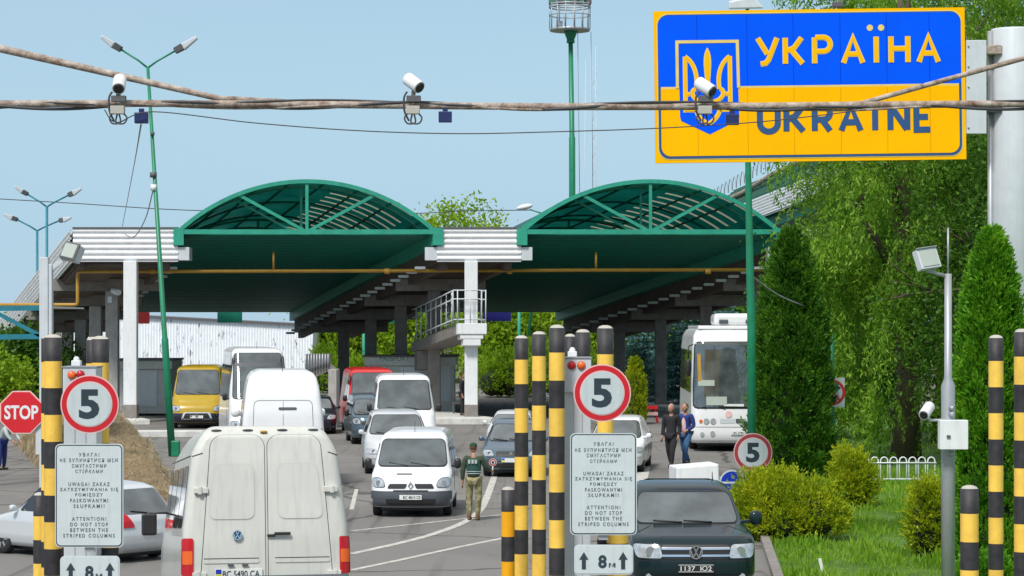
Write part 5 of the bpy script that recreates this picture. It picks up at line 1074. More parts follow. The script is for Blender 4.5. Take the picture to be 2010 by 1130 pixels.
spost('slim tall striped post second from the right edge', 1955, 29, 657)
spost('tall striped post cut by the right edge', 2006, 31, 645)
spost('short striped post right of the grey floodlight pole', 1903, 36, 952, Y=26)
def rrect(w, h, r, k=6):
    P = []
    for cx_, cy_, a0 in ((w / 2 - r, h / 2 - r, 0), (-w / 2 + r, h / 2 - r, 90), (-w / 2 + r, -h / 2 + r, 180), (w / 2 - r, -h / 2 + r, 270)):
        for i in range(k + 1):
            a = math.radians(a0 + 90 * i / k); P.append((cx_ + r * math.cos(a), cy_ + r * math.sin(a)))
    return P
def plane2(c): return lambda u, v, d: Vector((c.x + u, c.y + d, c.z + v))
def slab(poly, c, d0, d1, name, m_, parent, bevel=0): mb = MB(); mb.prism(poly, plane2(c), d0, d1); return mb.build(name, m_, parent, bevel=bevel)
def circ(r, n=40): return [(r * math.cos(6.28318 * i / n), r * math.sin(6.28318 * i / n)) for i in range(n)]
def speedsign(label, px, py, r_px, Y, ringm='red', group='round speed limit signs', pole=False, tilt=0):
    s = Y / FPX; R = r_px * s; c = W(px, py, Y); o = thing('speed_limit_sign', label, 'road sign', (c.x, c.y, c.z - R), group=group)
    slab(circ(R), c, 0, .02, 'rim', 'pink', o); slab(circ(R * .955), c, -.004, -.0005, 'red_ring', ringm, o); slab(circ(R * .78), c, -.008, -.0045, 'pale_edge', 'pink', o); slab(circ(R * .745), c, -.012, -.0085, 'white_face', 'board', o)
    text_part('5', .3, c + Vector((-.01 * R, -.014, .0)), 'ink', o, 'number', height=R * 1.02, bold=.012, width=R * .70)
    if pole:
        k = MB(); k.tube((c.x, c.y + .06, 0), (c.x, c.y + .06, c.z + R * .3), .03, n=10); k.build('pole', 'grey', o)
    else:
        k = MB(); k.box(c.x - .03, c.x + .03, c.y + .021, c.y + .12, c.z - R * .6, c.z + R * .6); k.build('bracket', 'grey', o)
    return o
BT = [['УВАГА!', 'НЕ ЗУПИНЯТИСЯ МІЖ', 'СМУГАСТИМИ', 'СТІЙКАМИ'], ['UWAGA! ZAKAZ', 'ZATRZYMYWANIA SIĘ', 'POMIĘDZY', 'PASKOWANYMI', 'SŁUPKAMI!'], ['ATTENTION!', 'DO NOT STOP', 'BETWEEN THE', 'STRIPED COLUMNS']]
def textboard(label, x0, x1, y0, y1, Y, rows):
    s = Y / FPX; c = W((x0 + x1) / 2, (y0 + y1) / 2, Y); w, h = (x1 - x0) * s, (y1 - y0) * s; o = thing('warning_board', label, 'road sign', (c.x, c.y, c.z - h / 2), group='trilingual warning boards')
    slab(rrect(w, h, .055), c, 0, .022, 'panel', 'board', o); slab(rrect(w - .02, h - .02, .05), c, -.003, -.0005, 'border', 'ink', o); slab(rrect(w - .042, h - .042, .042), c, -.006, -.0035, 'white_face', 'board', o)
    for blk, ys in zip(BT, rows):
        for ln, y in zip(blk, ys):
            full = w * .84 * len(ln) / 17.0; text_part(ln, .042, W((x0 + x1) / 2, y, Y) + Vector((0, -.008, 0)), 'ink2', o, 'lettering', spacing=1.5, height=.047 if 'Ę' in ln or 'Й' in ln else .041, width=min(w * .86, full * 1.02), bold=.0012)
    k = MB(); k.box(c.x - .05, c.x + .05, c.y + .023, c.y + .10, c.z - h * .55, c.z + h * .5); k.build('bracket', 'grey', o); return o
def arrowplate(label, x0, x1, y0, y1, Y, ax, ny):
    s = Y / FPX; c = W((x0 + x1) / 2, (y0 + y1) / 2, Y); w, h = (x1 - x0) * s, (y1 - y0) * s; o = thing('distance_plate', label, 'road sign', (c.x, c.y, c.z - h / 2), group='eight metre arrow plates')
    slab(rrect(w, h, .05), c, 0, .02, 'panel', 'board', o); slab(rrect(w - .016, h - .016, .045), c, -.003, -.0005, 'border', 'lgrey', o); slab(rrect(w - .03, h - .03, .04), c, -.006, -.0035, 'white_face', 'board', o)
    for a in ax:
        q = W(a, ny, Y); k = s; P = [(-4 * k, -17 * k), (4 * k, -17 * k), (4 * k, 2 * k), (9 * k, 2 * k), (0, 17 * k), (-9 * k, 2 * k), (-4 * k, 2 * k)]
        mb = MB(); f = plane2(q); mb.prism([P[0], P[1], P[2], P[6]], f, -.0100, -.0065); mb.prism([P[5], P[3], P[4]], f, -.0100, -.0065); mb.build('arrow', 'ink', o)
    xm = (ax[0] + ax[1]) / 2; text_part('8', .1, W(xm - 2, ny + 2, Y) + Vector((0, -.009, 0)), 'ink', o, 'number', height=26 * s, width=17 * s, bold=.004); text_part('м', .05, W(xm + 17, ny + 9, Y) + Vector((0, -.009, 0)), 'ink', o, 'number', height=9 * s, width=13 * s, bold=.001)
    k = MB(); k.box(c.x - .04, c.x + .04, c.y + .021, c.y + .10, 0, c.z + h * .2); k.build('bracket', 'grey', o); return o
def cabinet(label, x0, x1, ytop, Y, lamps, ball, skew=0):
    s = Y / FPX; X0, X1 = xx(x0, Y), xx(x1, Y); zt = zz(ytop, Y); o = thing('sensor_cabinet', label, 'cabinet', ((X0 + X1) / 2, Y, 0), group='grey portal sensor cabinets'); zm = zt - 60 * s
    mb = MB(); mb.box(X0, X1, Y, Y + .35, 0, zm); mb.build('housing', 'lgrey', o, bevel=.01); mb = MB(); mb.box(X0 - .003, X1 + .003, Y - .05, Y + .355, zm - .04, zt); mb.build('lamp_head', 'lgrey', o, bevel=.012)
    mb = MB(); mb.box(X0 - .01, X1 + .01, Y - .06, Y + .36, zt, zt + .014); mb.build('cap', 'grey', o)
    for sx in (.33, .66): mb = MB(); mb.box(X0 + (X1 - X0) * sx, X0 + (X1 - X0) * sx + .006, Y - .006, Y - .0005, .1, zm - .05); mb.build('seam', 'grey', o)
    for (lx, ly, m_) in lamps:
        q = W(lx, ly, Y - .05); mb = MB(); mb.lathe([(8.6 * s, .0), (7.2 * s, -.02), (5 * s, -.03), (1 * s, -.036)], (q.x, Y - .052, q.z), 'y', 20); mb.build('lamp', m_, o)
    if ball:
        q = W(ball, ytop - 7, Y); mb = MB(); mb.box(q.x - .05, q.x + .05, Y + .08, Y + .18, zt + .014, zt + .075); mb.ell((q.x, Y + .13, zt + .08), (.035, .035, .04)); mb.build('beacon', 'white', o, bevel=.008)
    return o
YM = 26.0
cabinet('grey sensor cabinet with red then orange lamp behind the middle text board', 1108, 1160, 703, 26.6, ((1122, 717, 'redlens'), (1141, 717, 'orglens')), 1124)
cabinet('grey sensor cabinet with orange then red lamp behind the left text board', 125, 190, 721, 26.6, ((141, 736, 'orglens'), (158, 735, 'redlens')), 146)
speedsign('round speed limit sign at the top of the middle sign group', 1182, 771, 56.5, YM)
speedsign('round speed limit sign at the top of the left sign group by the stop sign', 176, 793, 57.5, YM)
textboard('tall warning board of the middle sign group beside the pickup', 1119, 1250, 850, 1050, 25.9, [(871, 883, 893.5, 904), (929, 940, 950.5, 961, 971.5), (995.5, 1006.5, 1017.5, 1028.5)])
textboard('tall warning board of the left sign group in front of the silver estate car', 108, 242, 871, 1074, 25.9, [(892, 903, 914, 924), (950, 961, 971.5, 982, 993), (1018, 1029, 1040, 1051)])
arrowplate('plate with two arrows at the foot of the middle sign group', 1127, 1243, 1069, 1128, 25.9, (1146, 1223), 1100)
arrowplate('plate with two arrows at the foot of the left sign group', 118, 235, 1091, 1150, 25.9, (139, 216), 1121)
# stop sign
c = W(42, 809, 30); o = thing('stop_sign', 'red octagonal stop sign at the left edge', 'road sign', (c.x, c.y, 0)); s_ = 30 / FPX
oc = lambda r: [(r * math.cos(math.radians(22.5 + 45 * i)), r * math.sin(math.radians(22.5 + 45 * i))) for i in range(8)]
slab(oc(45.5 * s_), c, 0, .02, 'rim', 'pink', o); slab(oc(43 * s_), c, -.004, -.0005, 'red_face', 'red', o); text_part('STOP', .1, c + Vector((0, -.006, -.0)), 'white', o, 'lettering', width=67 * s_, height=28 * s_, bold=.003)
k = MB(); k.box(c.x - .03, xx(100, 30), c.y + .03, c.y + .07, c.z - .02, c.z + .03); k.box(xx(96, 30), xx(101, 30), 30.08, 30.12, 0, c.z + .1); k.build('side_arm', 'grey', o)
k = MB(); k.box(xx(69, 30), xx(84, 30), 30.03, 30.10, zz(892, 30), zz(824, 30)); k.box(xx(50, 30), xx(70, 30), 30.03, 30.06, zz(835, 30), zz(829, 30)); k.build('side_tube', 'lgrey', o)
# small sign group right of the pickup
speedsign('small faded round speed limit sign above the big golden bush', 1478, 888, 38, 48.6, ringm='dred', pole=True)
c = W(1437, 947, 49); o = thing('arrow_sign', 'round blue sign with white bar half hidden left of the golden bush', 'road sign', (c.x, c.y, 0)); s_ = 49 / FPX
slab(circ(25 * s_), c, 0, .02, 'rim', 'board', o); slab(circ(22 * s_), c, -.004, -.0005, 'blue_face', 'roundblue', o); slab([(-24 * s_, -2 * s_), (24 * s_, -2 * s_), (24 * s_, 2 * s_), (-24 * s_, 2 * s_)], c, -.008, -.0045, 'white_bar', 'board', o)
k = MB(); k.tube((c.x - .12, c.y + .06, 0), (c.x - .12, c.y + .06, c.z + .2), .03); k.build('pole', 'green', o)
# whitewashed concrete block behind the pickup
o = thing('concrete_block', 'tilted white painted concrete block behind the pickup roof', 'block', (xx(1371, 50), 50, 0)); k = MB(); 
a = [W(1328, 917, 50), W(1411, 910, 50), W(1414, 1010, 50), W(1328, 1010, 50)]; a[2].z = a[3].z = 0; k.hexa(a, [v + Vector((-.1, .9, 0)) for v in a]); k.build('block_body', 'white', o, bevel=.03)
# no turn sign on green post behind the thuja
c = W(1634, 770, 68); s_ = 68 / FPX; o = thing('no_turning_sign', 'square white sign with red ring half hidden behind the dark thuja', 'road sign', (c.x, c.y, 0))
slab(rrect(48 * s_, 58 * s_, .02), c, 0, .02, 'panel', 'board', o); slab(circ(25 * s_), c, -.004, -.0005, 'red_ring', 'red', o); slab(circ(19.5 * s_), c, -.008, -.0045, 'white_face', 'board', o)
k = MB(); f = plane2(c); k.prism([(u * s_, v * s_) for u, v in ((-3, -14), (2, -14), (2, 2), (-3, 2))], f, -.013, -.009); k.prism([(u * s_, v * s_) for u, v in ((-3, 2), (2, 2), (9, 6), (9, 11), (-3, 7))], f, -.013, -.009); k.prism([(u * s_, v * s_) for u, v in ((8, 2), (17, 9), (8, 15))], f, -.013, -.009); k.build('turn_arrow', 'ink', o)
k = MB(); k.bar(c + Vector((-17 * s_, -.016, 16 * s_)), c + Vector((17 * s_, -.016, -16 * s_)), 4 * s_, .004, up=(0, 1, 0)); k.build('red_slash', 'red', o)
k = MB(); k.tube((c.x, c.y + .08, 0), (c.x - .01, c.y + .08, zz(655, 68)), .08, .07); k.build('pole', 'green', o)
# ---------------------------------------------------------------- country sign
YS = 44.0; s_ = YS / FPX; cs = W(1590, 167, YS); rollr = Matrix.Rotation(math.radians(-.75), 3, 'Y')
us = thing('country_sign', 'huge blue and yellow country sign with trident emblem in two languages', 'sign', (cs.x, cs.y, cs.z - 1.4))
def SPt(x, y, d=0.0):                                     # sign face, photo pixels about (1590,167)
    v = Vector(((x - 1590) * s_, 0, -(y - 167) * s_)); v.z += (x - 1590) * s_ * .0131 + 0.0; v.x += (y - 167) * s_ * .013; return cs + v + Vector((0, d, 0))
def face(poly, d, name, m_, parent=us, th=.006):
    n = len(poly); mb = MB(); mb.add([SPt(x, y, d) for x, y in poly] + [SPt(x, y, d + th) for x, y in poly], [tuple(range(n)), tuple(range(n, 2 * n))[::-1]] + [(i, (i + 1) % n, n + (i + 1) % n, n + i) for i in range(n)]); return mb.build(name, m_, parent)
L_, R_, T_, B_ = 1285, 1895, 18, 316
face([(L_, T_), (R_, T_), (R_, B_), (L_, B_)], 0, 'back_panel', 'syel', th=.08)
def rr4(x0, x1, y0, y1, r, top=True, bot=True, k=7):
    P = []
    for cx_, cy_, a0, on in ((x1 - r, y0 + r, -90, top), (x1 - r, y1 - r, 0, bot), (x0 + r, y1 - r, 90, bot), (x0 + r, y0 + r, 180, top)):
        if on:
            for i in range(k + 1): a = math.radians(a0 + 90 * i / k); P.append((cx_ + r * math.cos(a), cy_ + r * math.sin(a)))
        else: P.append((x1 if a0 in (-90, 0) else x0, y0 if a0 in (-90, 180) else y1))
    return P
face(rr4(L_ + 5, R_ - 6, T_ + 5, B_ - 6, 22), -.006, 'pale_line', 'syel2', th=.004)
face(rr4(L_ + 7, R_ - 8, T_ + 7, B_ - 8, 21), -.011, 'slate_line', 'slate', th=.004)
face(rr4(L_ + 12, R_ - 13, 171, B_ - 13, 18, top=False), -.016, 'yellow_field', 'syel', th=.004)
face(rr4(L_ + 8, R_ - 9, T_ + 9, 167, 20, bot=False), -.016, 'blue_field', 'sblue', th=.004)
face([(L_ + 12, 167), (R_ - 13, 167), (R_ - 13, 171), (L_ + 12, 171)], -.0165, 'pale_line', 'syel2', th=.004)
# emblem shield
sh = [(1328, 78), (1449, 78), (1452, 228), (1449, 236), (1392, 263), (1334, 236), (1331, 228)]
face([(1332, 82), (1447, 82), (1450, 226), (1447, 234), (1392, 261), (1336, 234), (1334, 226)], -.020, 'shield', 'sblue', th=.0035)
def strip2(pts, w):
    P = [Vector((x, y)) for x, y in pts]; P = [p for i, p in enumerate(P) if i == 0 or (p - P[i - 1]).length > .6]; Lf, Rt = [], []
    for i, p in enumerate(P):
        d0 = (p - P[i - 1]).normalized() if i else (P[1] - p).normalized(); d1 = (P[i + 1] - p).normalized() if i < len(P) - 1 else d0
        t = (d0 + d1); t = t.normalized() if t.length > 1e-6 else d0; nn = Vector((-t.y, t.x)); k = w / 2 / max(.62, abs(nn.dot(Vector((-d0.y, d0.x))))); Lf.append(p + nn * k); Rt.append(p - nn * k)
    return Lf, Rt
zi = [0]
def stroke(pts, w, name='trident', m_='syel', d=-.026, close=False, th=.003):
    zi[0] += 1; d = d - .0004 * (zi[0] % 5); A, B = strip2(pts, w); mb = MB(); n = len(A)
    vs = [SPt(v.x, v.y, d) for v in A] + [SPt(v.x, v.y, d) for v in B]; vs += [v + Vector((0, th, 0)) for v in vs]
    fs = []
    for i in range(n - 1): fs += [(i, i + 1, n + i + 1, n + i), (2 * n + i + 1, 2 * n + i, 3 * n + i, 3 * n + i + 1), (i, 2 * n + i, 2 * n + i + 1, i + 1), (n + i, n + i + 1, 3 * n + i + 1, 3 * n + i)]
    fs += [(0, n, 3 * n, 2 * n), (n - 1, 3 * n - 1, 4 * n - 1, 2 * n - 1)]; mb.add(vs, fs); return mb
fr_ = stroke([(1329.5, 170), (1329.5, 79), (1448, 79), (1449.5, 170)], 6); fr_.build('shield_frame', 'syel2', us)
def bez(p0, p1, p2, p3, n=12): return [tuple((1 - t) ** 3 * a + 3 * (1 - t) ** 2 * t * b + 3 * (1 - t) * t * t * c_ + t ** 3 * d for a, b, c_, d in zip(p0, p1, p2, p3)) for t in [i / n for i in range(n + 1)]]
CXm = 1389
for d_, wd_, m_, off in ((-.0255, 9, 'syel2', 0), (-.030, 5, 'syel', 0)):
    mb = MB()
    for sg in (-1, 1):
        def mp_(P): return [(CXm + sg * (x - CXm), y) for x, y in P]
        for P in (mp_([(1433, 108), (1433, 213), (1412, 213)]), mp_(bez((1433, 108), (1412, 122), (1408, 150), (1412, 172))), mp_(bez((1412, 172), (1422, 172), (1424, 190), (1402, 197))), mp_([(1432, 182), (1424, 182)]), mp_(bez((1402, 197), (1392, 205), (1391, 165), (1389, 150))), mp_(bez((1412, 213), (1410, 225), (1400, 235), (1390, 240)))):
            q = stroke(P, wd_, d=d_); mb.add(q.v, q.f)
    P = [(CXm, 90)] + bez((CXm, 90), (CXm + 10, 105), (CXm + 8, 125), (CXm + 5, 155)) + [(CXm + 7, 190), (CXm, 200)]; sc = 1.0 if m_ == 'syel2' else .68
    P = P + [(2 * CXm - x, y) for x, y in reversed(P[1:-1])]; P = [(CXm + (x - CXm) * sc, 150 + (y - 150) * (1 if sc == 1 else .95)) for x, y in P]
    n = len(P); mb.add([SPt(x, y, d_) for x, y in P] + [SPt(x, y, d_ + .004) for x, y in P], [tuple(range(n)), tuple(range(n, 2 * n))[::-1]] + [(i, (i + 1) % n, n + (i + 1) % n, n + i) for i in range(n)])
    mb.build('trident', m_, us)
rot = Matrix(((1, 0, 0), (0, 1, 0), (.0131, 0, 1)))
def arcp(cx_, cy_, rx, ry, a0, a1, n=12): return [(cx_ + rx * math.cos(math.radians(a0 + (a1 - a0) * i / n)), cy_ - ry * math.sin(math.radians(a0 + (a1 - a0) * i / n))) for i in range(n + 1)]
GL = {  # unit glyph strokes, x 0..1, y 0 (top)..1
 'У': [[(0, 0), (.5, .62)], [(1, 0), (.55, .84), (.40, .97), (.14, 1.0)]], 'К': [[(0, 0), (0, 1)], [(.95, 0), (.50, .40), (0, .52)], [(.36, .48), (1, 1)]], 'Р': [[(0, 0), (0, 1)], [(.05, 0), (.5, 0)] + arcp(.55, .27, .45, .27, 90, -90) + [(0, .54)]],
 'А': [[(0, 1), (.5, 0), (1, 1)], [(.2, .66), (.8, .66)]], 'I': [[(.5, 0), (.5, 1)]], 'Н': [[(0, 0), (0, 1)], [(1, 0), (1, 1)], [(0, .47), (1, .47)]],
 'U': [[(0, 0), (0, .66)] + arcp(.5, .66, .5, .34, 180, 360) + [(1, 0)]], 'R': [[(0, 0), (0, 1)], [(.05, 0), (.5, 0)] + arcp(.55, .27, .45, .27, 90, -90) + [(0, .54)], [(.5, .56), (1, 1)]], 'N': [[(0, 0), (0, 1)], [(1, 0), (1, 1)], [(.03, .02), (.97, .98)]], 'E': [[(1, 0), (0, 0), (0, 1), (1, 1)], [(0, .48), (.85, .48)]]}
def letters(word, xs, ws, yt, yb_, m1, m2, w1=10, w2=6.2):
    for ch, x, w in zip(word, xs, ws):
        for g_ in GL[ch]:
            P = [(x + (u - .5) * w, yt + w1 / 2 + v * (yb_ - yt - w1)) for u, v in g_]; stroke(P, w1, d=-.022, m_=m1).build('lettering', m1, us)
            if m2 != m1: stroke(P, w2, d=-.027, m_=m2).build('lettering', m2, us)
GL['K'] = GL['К']; GL['A'] = GL['А']; GL['І'] = GL['I']
letters('УКРАIНА', [1507, 1559, 1615, 1675, 1720.5, 1766, 1823], [38, 34, 31, 38, 0.1, 33, 38], 68, 130, 'syel2', 'syel', 11, 7)
for q in (-11, 11): slab([(a_ * s_, b_ * s_) for a_, b_ in circ(6.3, 16)], SPt(1719.5 + q, 56, 0), -.0225, -.0195, 'lettering', 'syel2', us)
letters('UKRAINE', [1508, 1559, 1613, 1669, 1716.5, 1763, 1811], [35, 33, 30, 38, 0.1, 33, 27], 203, 263, 'slate', 'slate', 12)
M['jb'] = mat('blue_sheet_joint', rgb(0, 66, 205), .8, spec=.08); M['jy'] = mat('yellow_sheet_joint', rgb(226, 156, 0), .8, spec=.08)
for x_ in (1369, 1467, 1558, 1650, 1741, 1825):
    face([(x_ - .7, 28), (x_ + .7, 28), (x_ + .7, 166), (x_ - .7, 166)], -.0175, 'sheet_joint', 'jb', th=.001); face([(x_ - .7, 172), (x_ + .7, 172), (x_ + .7, 302), (x_ - .7, 302)], -.0175, 'sheet_joint', 'jy', th=.001)
k = MB(); k.box(xx(1897, YS), xx(1937, YS), YS + .02, YS + .10, zz(262, YS), zz(78, YS)); k.build('side_plate', 'lgrey', us, bevel=.01)
for y_ in (90, 130, 170, 210, 250): k = MB(); k.ell(W(1901, y_, YS + .01), (.018, .02, .018)); k.build('bolt', 'grey', us)
k = MB(); k.box(xx(1634, YS), xx(1656, YS), YS + .0, YS + .1, zz(14, YS), zz(2, YS)); k.build('top_clamp', 'dgrey', us, bevel=.02)
Yc = 44.6; o = thing('sign_column', 'thick pale grey steel column carrying the big country sign', 'column', (xx(1990, Yc), Yc, 0)); k = MB(); rc = 45 * Yc / FPX
k.lathe([(rc, 0), (rc, zz(60, Yc)), (rc * .96, zz(57, Yc)), (.05, zz(56, Yc))], (xx(1990, Yc), Yc, 0), 'z', 40); k.build('shaft', 'lgrey', o); k = MB(); k.tube((xx(1943, Yc), Yc - .1, 0), (xx(1942, Yc), Yc - .1, zz(62, Yc)), .055); k.build('side_pipe', 'grey', o)
for y_ in (92, 205): k = MB(); k.box(xx(1930, Yc), xx(1960, Yc), Yc - .35, Yc - .1, zz(y_ + 18, Yc), zz(y_, Yc)); k.build('clamp', 'rust' if y_ < 100 else 'dgrey', o, bevel=.02)
# ---------------------------------------------------------------- cable gantry in front
Yp = 24.0; sp_ = Yp / FPX
o = thing('pipe_gantry', 'rusty pipe gantry wrapped in cables spanning the whole view', 'gantry', (0, Yp, 0)); k = MB(); pts = []
for i in range(61): px_ = -420 + i * 47.5; pts.append(W(px_, 206 - 3.2 * math.sin(px_ / 310 + .8), Yp))
k.path(pts, 7.0 * sp_, 12); k.build('main_pipe', 'rust', o)
k = MB(); k.path([W(-300, 15, Yp + .15), W(0, 95, Yp + .15), W(430, 193, Yp + .1), W(560, 200, Yp + .1)], [8 * sp_] * 2 + [6 * sp_] * 2, 10); k.build('brace', 'rust', o)
k = MB(); k.path([W(1560, 208, Yp + .1), W(1690, 203, Yp + .1), W(1850, 158, Yp + .15), W(2010, 114, Yp + .15), W(2300, 36, Yp + .15)], 5.2 * sp_, 10); k.build('brace', 'rust', o)
for ph, am, yo in ((0, 6.5, 2), (2.1, 5.5, 3), (4.0, 5, -3)):
    k = MB(); pts = [W(px_, 206 + yo + am * math.sin(px_ / (74 + 9 * ph) + ph * 1.3) - 2 * math.sin(px_ / 310), Yp - 6.0 * sp_ * math.cos(px_ / 60 + ph)) for px_ in range(-420, 2430, 14)]; k.path(pts, (2.6 if ph else 3.4) * sp_, 6); k.build('wrapped_cable', 'cable' if ph != 2.1 else 'rust', o)
for px_ in (-440, 2450): k = MB(); k.tube((xx(px_, Yp), Yp, 0), (xx(px_, Yp), Yp, 7.4), .11); k.build('upright', 'rust', o)
def pipecam(label, px, turn, yc):
    X = xx(px, Yp - .12); o = thing('surveillance_camera', label, 'camera', (X, Yp - .12, zz(240, Yp)), group='white cameras on the rusty pipe'); k = MB(); u = sp_
    dz = zz(yc, Yp); dv = Vector((math.sin(turn), -math.cos(turn) * .8, -.55)).normalized(); c0 = Vector((X + 2 * u, Yp - .12, dz)); a, b = c0 - dv * .11, c0 + dv * .085
    k.path([a, a + dv * .01, b - dv * .01, b], [11.5 * u, 13 * u, 13 * u, 12.5 * u], 16); k.build('housing', 'white', o)
    k = MB(); k.path([b + dv * .002, b + dv * .012], [10.5 * u, 9.5 * u], 16); k.build('lens_window', 'black', o)
    k = MB(); k.box(X - 13 * u, X + 15 * u, Yp - .16, Yp - .08, zz(202, Yp), zz(190, Yp)); k.bar((X, Yp - .12, zz(192, Yp)), c0 - Vector((0, 0, .02)), 8 * u, 10 * u); k.build('swivel', 'dgrey', o, bevel=.004)
    k = MB(); k.box(X - 14 * u, X + 13 * u, Yp - .17, Yp - .09, zz(226, Yp), zz(210, Yp)); k.build('mount_box', 'pcap', o, bevel=.006)
    for q in (-1, 1):
        k = MB(); k.path(smooth([W(px + 10 * q, 222, Yp - .12), W(px + 17 * q, 231, Yp - .14), W(px + 11 * q, 242, Yp - .14), W(px - 4 * q, 240, Yp - .13), W(px - 2 * q, 224, Yp - .13)]), 1.6 * u, 6); k.build('cable_loop', 'cable', o)
    k = MB(); k.path(smooth([W(px - 12, 180, Yp - .1), W(px - 18, 192, Yp - .12), W(px - 17, 218, Yp - .13), W(px - 8, 237, Yp - .13)]), 2.0 * u, 6); k.build('cable_loop', 'cable', o)
    return o
pipecam('white surveillance camera on the pipe in front of the left lamp pole', 232, .05, 168)
pipecam('white surveillance camera on the pipe in the middle against the sky', 811, .75, 166)
pipecam('white surveillance camera on the pipe in front of the trident emblem', 1384, .8, 174)
for i, (px_, py_, lb) in enumerate(((278, 231, 'small blue box hanging under the pipe near the left camera'), (874, 229, 'small blue box hanging under the pipe near the middle camera'), (1437, 234, 'small blue box hanging under the pipe over the country sign'))):
    o = thing('junction_box', lb, 'box', W(px_, py_ + 12, Yp), group='blue boxes under the pipe'); k = MB(); c = W(px_, py_, Yp); u = sp_; k.box(c.x - 13 * u, c.x + 13 * u, Yp - .05, Yp + .03, c.z - 11 * u, c.z + 10 * u); k.build('box_body', 'dblue', o, bevel=.006)
    k = MB(); k.box(c.x - 5 * u, c.x + 5 * u, Yp - .02, Yp + .01, c.z + 10 * u, c.z + 18 * u); k.build('hanger', 'dblue', o)
def wire(label, pts, r, Y0, m_='cable', nm='overhead_cable', Y1=None):
    Y1 = Y1 or Y0; P = [W(x, y, Y0 + (Y1 - Y0) * i / (len(pts) - 1)) for i, (x, y) in enumerate(pts)]; sm = []
    for i in range(len(P) - 1):
        p0, p1, p2, p3 = P[max(i - 1, 0)], P[i], P[i + 1], P[min(i + 2, len(P) - 1)]
        for s in range(8): t = s / 8; sm.append(0.5 * ((2 * p1) + (p2 - p0) * t + (2 * p0 - 5 * p1 + 4 * p2 - p3) * t * t + (3 * p1 - p0 - 3 * p2 + p3) * t ** 3))
    sm.append(P[-1]); k = MB(); k.path(sm, r, 6); k2 = k.build(nm, m_); tag(k2, label, 'cable'); return k2
wire('thin black cable sagging below the pipe from the left camera to the country sign', [(205, 215), (230, 240), (300, 219), (500, 241), (700, 256), (900, 262), (1100, 258), (1300, 251), (1500, 238), (1700, 215)], .006, Yp - .1)
wire('thin wire crossing behind the green vaults at roof height', [(-20, 389), (150, 399), (300, 409), (420, 414), (620, 420), (830, 418), (900, 414), (1040, 412)], .028, 140)
wire('hair thin wire hanging from the left blue box to the white fascia', [(277, 243), (262, 330), (240, 445)], .012, 30, 'lcable', Y1=101)
wire('hair thin wire hanging beside the leaning green lamp pole', [(300, 375), (285, 430), (262, 465), (240, 455)], .02, 77, 'lcable', Y1=101)
wire('grey wire running from the tall green pole into the dark thuja', [(1474, 540), (1530, 580), (1600, 608)], .02, 62, 'lcable', Y1=66)
# ---------------------------------------------------------------- lamps and poles
def lamp2(name, label, foot, top, Y, r0, r1, arms, head, arm_m='green', foot_z=0.0, box=False, group=None):
    f = W(foot[0], foot[1], Y); f.z = foot_z; p = W(top[0], top[1], Y); o = thing(name, label, 'street lamp', (f.x, Y, 0), group=group); k = MB(); m = f.lerp(p, .30); k.path([f, m, m + (p - f) * .004, p], [r0, r0 * .92, r0 * .72, r1], 12); k.build('pole', arm_m, o)
    for (ax, ay, hx, hy) in arms:
        a, h = W(ax, ay, Y), W(hx, hy, Y - .2); k = MB(); el = p.lerp(a, .35) + Vector((0, 0, (a.z - p.z) * .0)); k.path([p - Vector((0, 0, .05)), el, a], r1 * .62, 8); arm = k.build('arm', arm_m, o)
        d = (h - a); k = MB(); n_ = head; u = d.normalized(); s1 = Vector((-u.z, 0, u.x)); s1 = s1 if s1.z > 0 else -s1
        L0 = d.length; k.hexa([a - s1 * n_ * .5 + Vector((0, -n_ * .6, 0)), a + s1 * n_ * .5 + Vector((0, -n_ * .6, 0)), a + s1 * n_ * .5 + Vector((0, n_ * .6, 0)), a - s1 * n_ * .5 + Vector((0, n_ * .6, 0))], [v + u * L0 * .36 for v in (a - s1 * n_ * .6 + Vector((0, -n_ * .7, 0)), a + s1 * n_ * .5 + Vector((0, -n_ * .7, 0)), a + s1 * n_ * .5 + Vector((0, n_ * .7, 0)), a - s1 * n_ * .6 + Vector((0, n_ * .7, 0)))]); hd = k.build('lamp_housing', 'dgrey', o, bevel=.02)
        k = MB(); b = a + u * L0 * .36; k.hexa([b - s1 * n_ * .7 + Vector((0, -n_ * .75, 0)), b + s1 * n_ * .42 + Vector((0, -n_ * .75, 0)), b + s1 * n_ * .42 + Vector((0, n_ * .75, 0)), b - s1 * n_ * .7 + Vector((0, n_ * .75, 0))], [v + u * L0 * .66 for v in (b - s1 * n_ * .25 + Vector((0, -n_ * .5, 0)), b + s1 * n_ * .30 + Vector((0, -n_ * .5, 0)), b + s1 * n_ * .30 + Vector((0, n_ * .5, 0)), b - s1 * n_ * .25 + Vector((0, n_ * .5, 0)))]); k.build('lamp_cover', 'lgrey', o, bevel=.03)
    return o, f, p
lo, f, p = lamp2('street_lamp', 'tall leaning green lamp pole with twin heads in front of the left fascia', (338, 895), (290, 130), 77, .118, .05, [(238, 97, 200, 72), (343, 100, 386, 74)], .20)
for (px_, y0, y1, m_, r_) in ((301, 338, 348, 'dgrey', .11), (302, 362, 374, 'white', .10)): k = MB(); q0, q1 = W(px_, y1, 77), W(px_, y0, 77); k.tube(q0, q1, r_); k.build('clamp_box', m_, lo)
k = MB(); k.box(f.x - .02, f.x + .24, 76.85, 77.15, .0, .5); k.build('foot_box', 'green', lo, bevel=.03)
k = MB(); k.tube(W(296, 262, 76.9), W(303, 262, 76.9), .06); k.build('bracket', 'dgrey', lo)
lg = 'far twin lamps over the left roof'
lamp2('street_lamp', 'far twin headed lamp, higher one above the left roof edge', (92, 700), (92, 404), 128, .10, .07, [(54, 381, 30, 366), (134, 383, 159, 370)], .24, group=lg, arm_m='blue_truss')
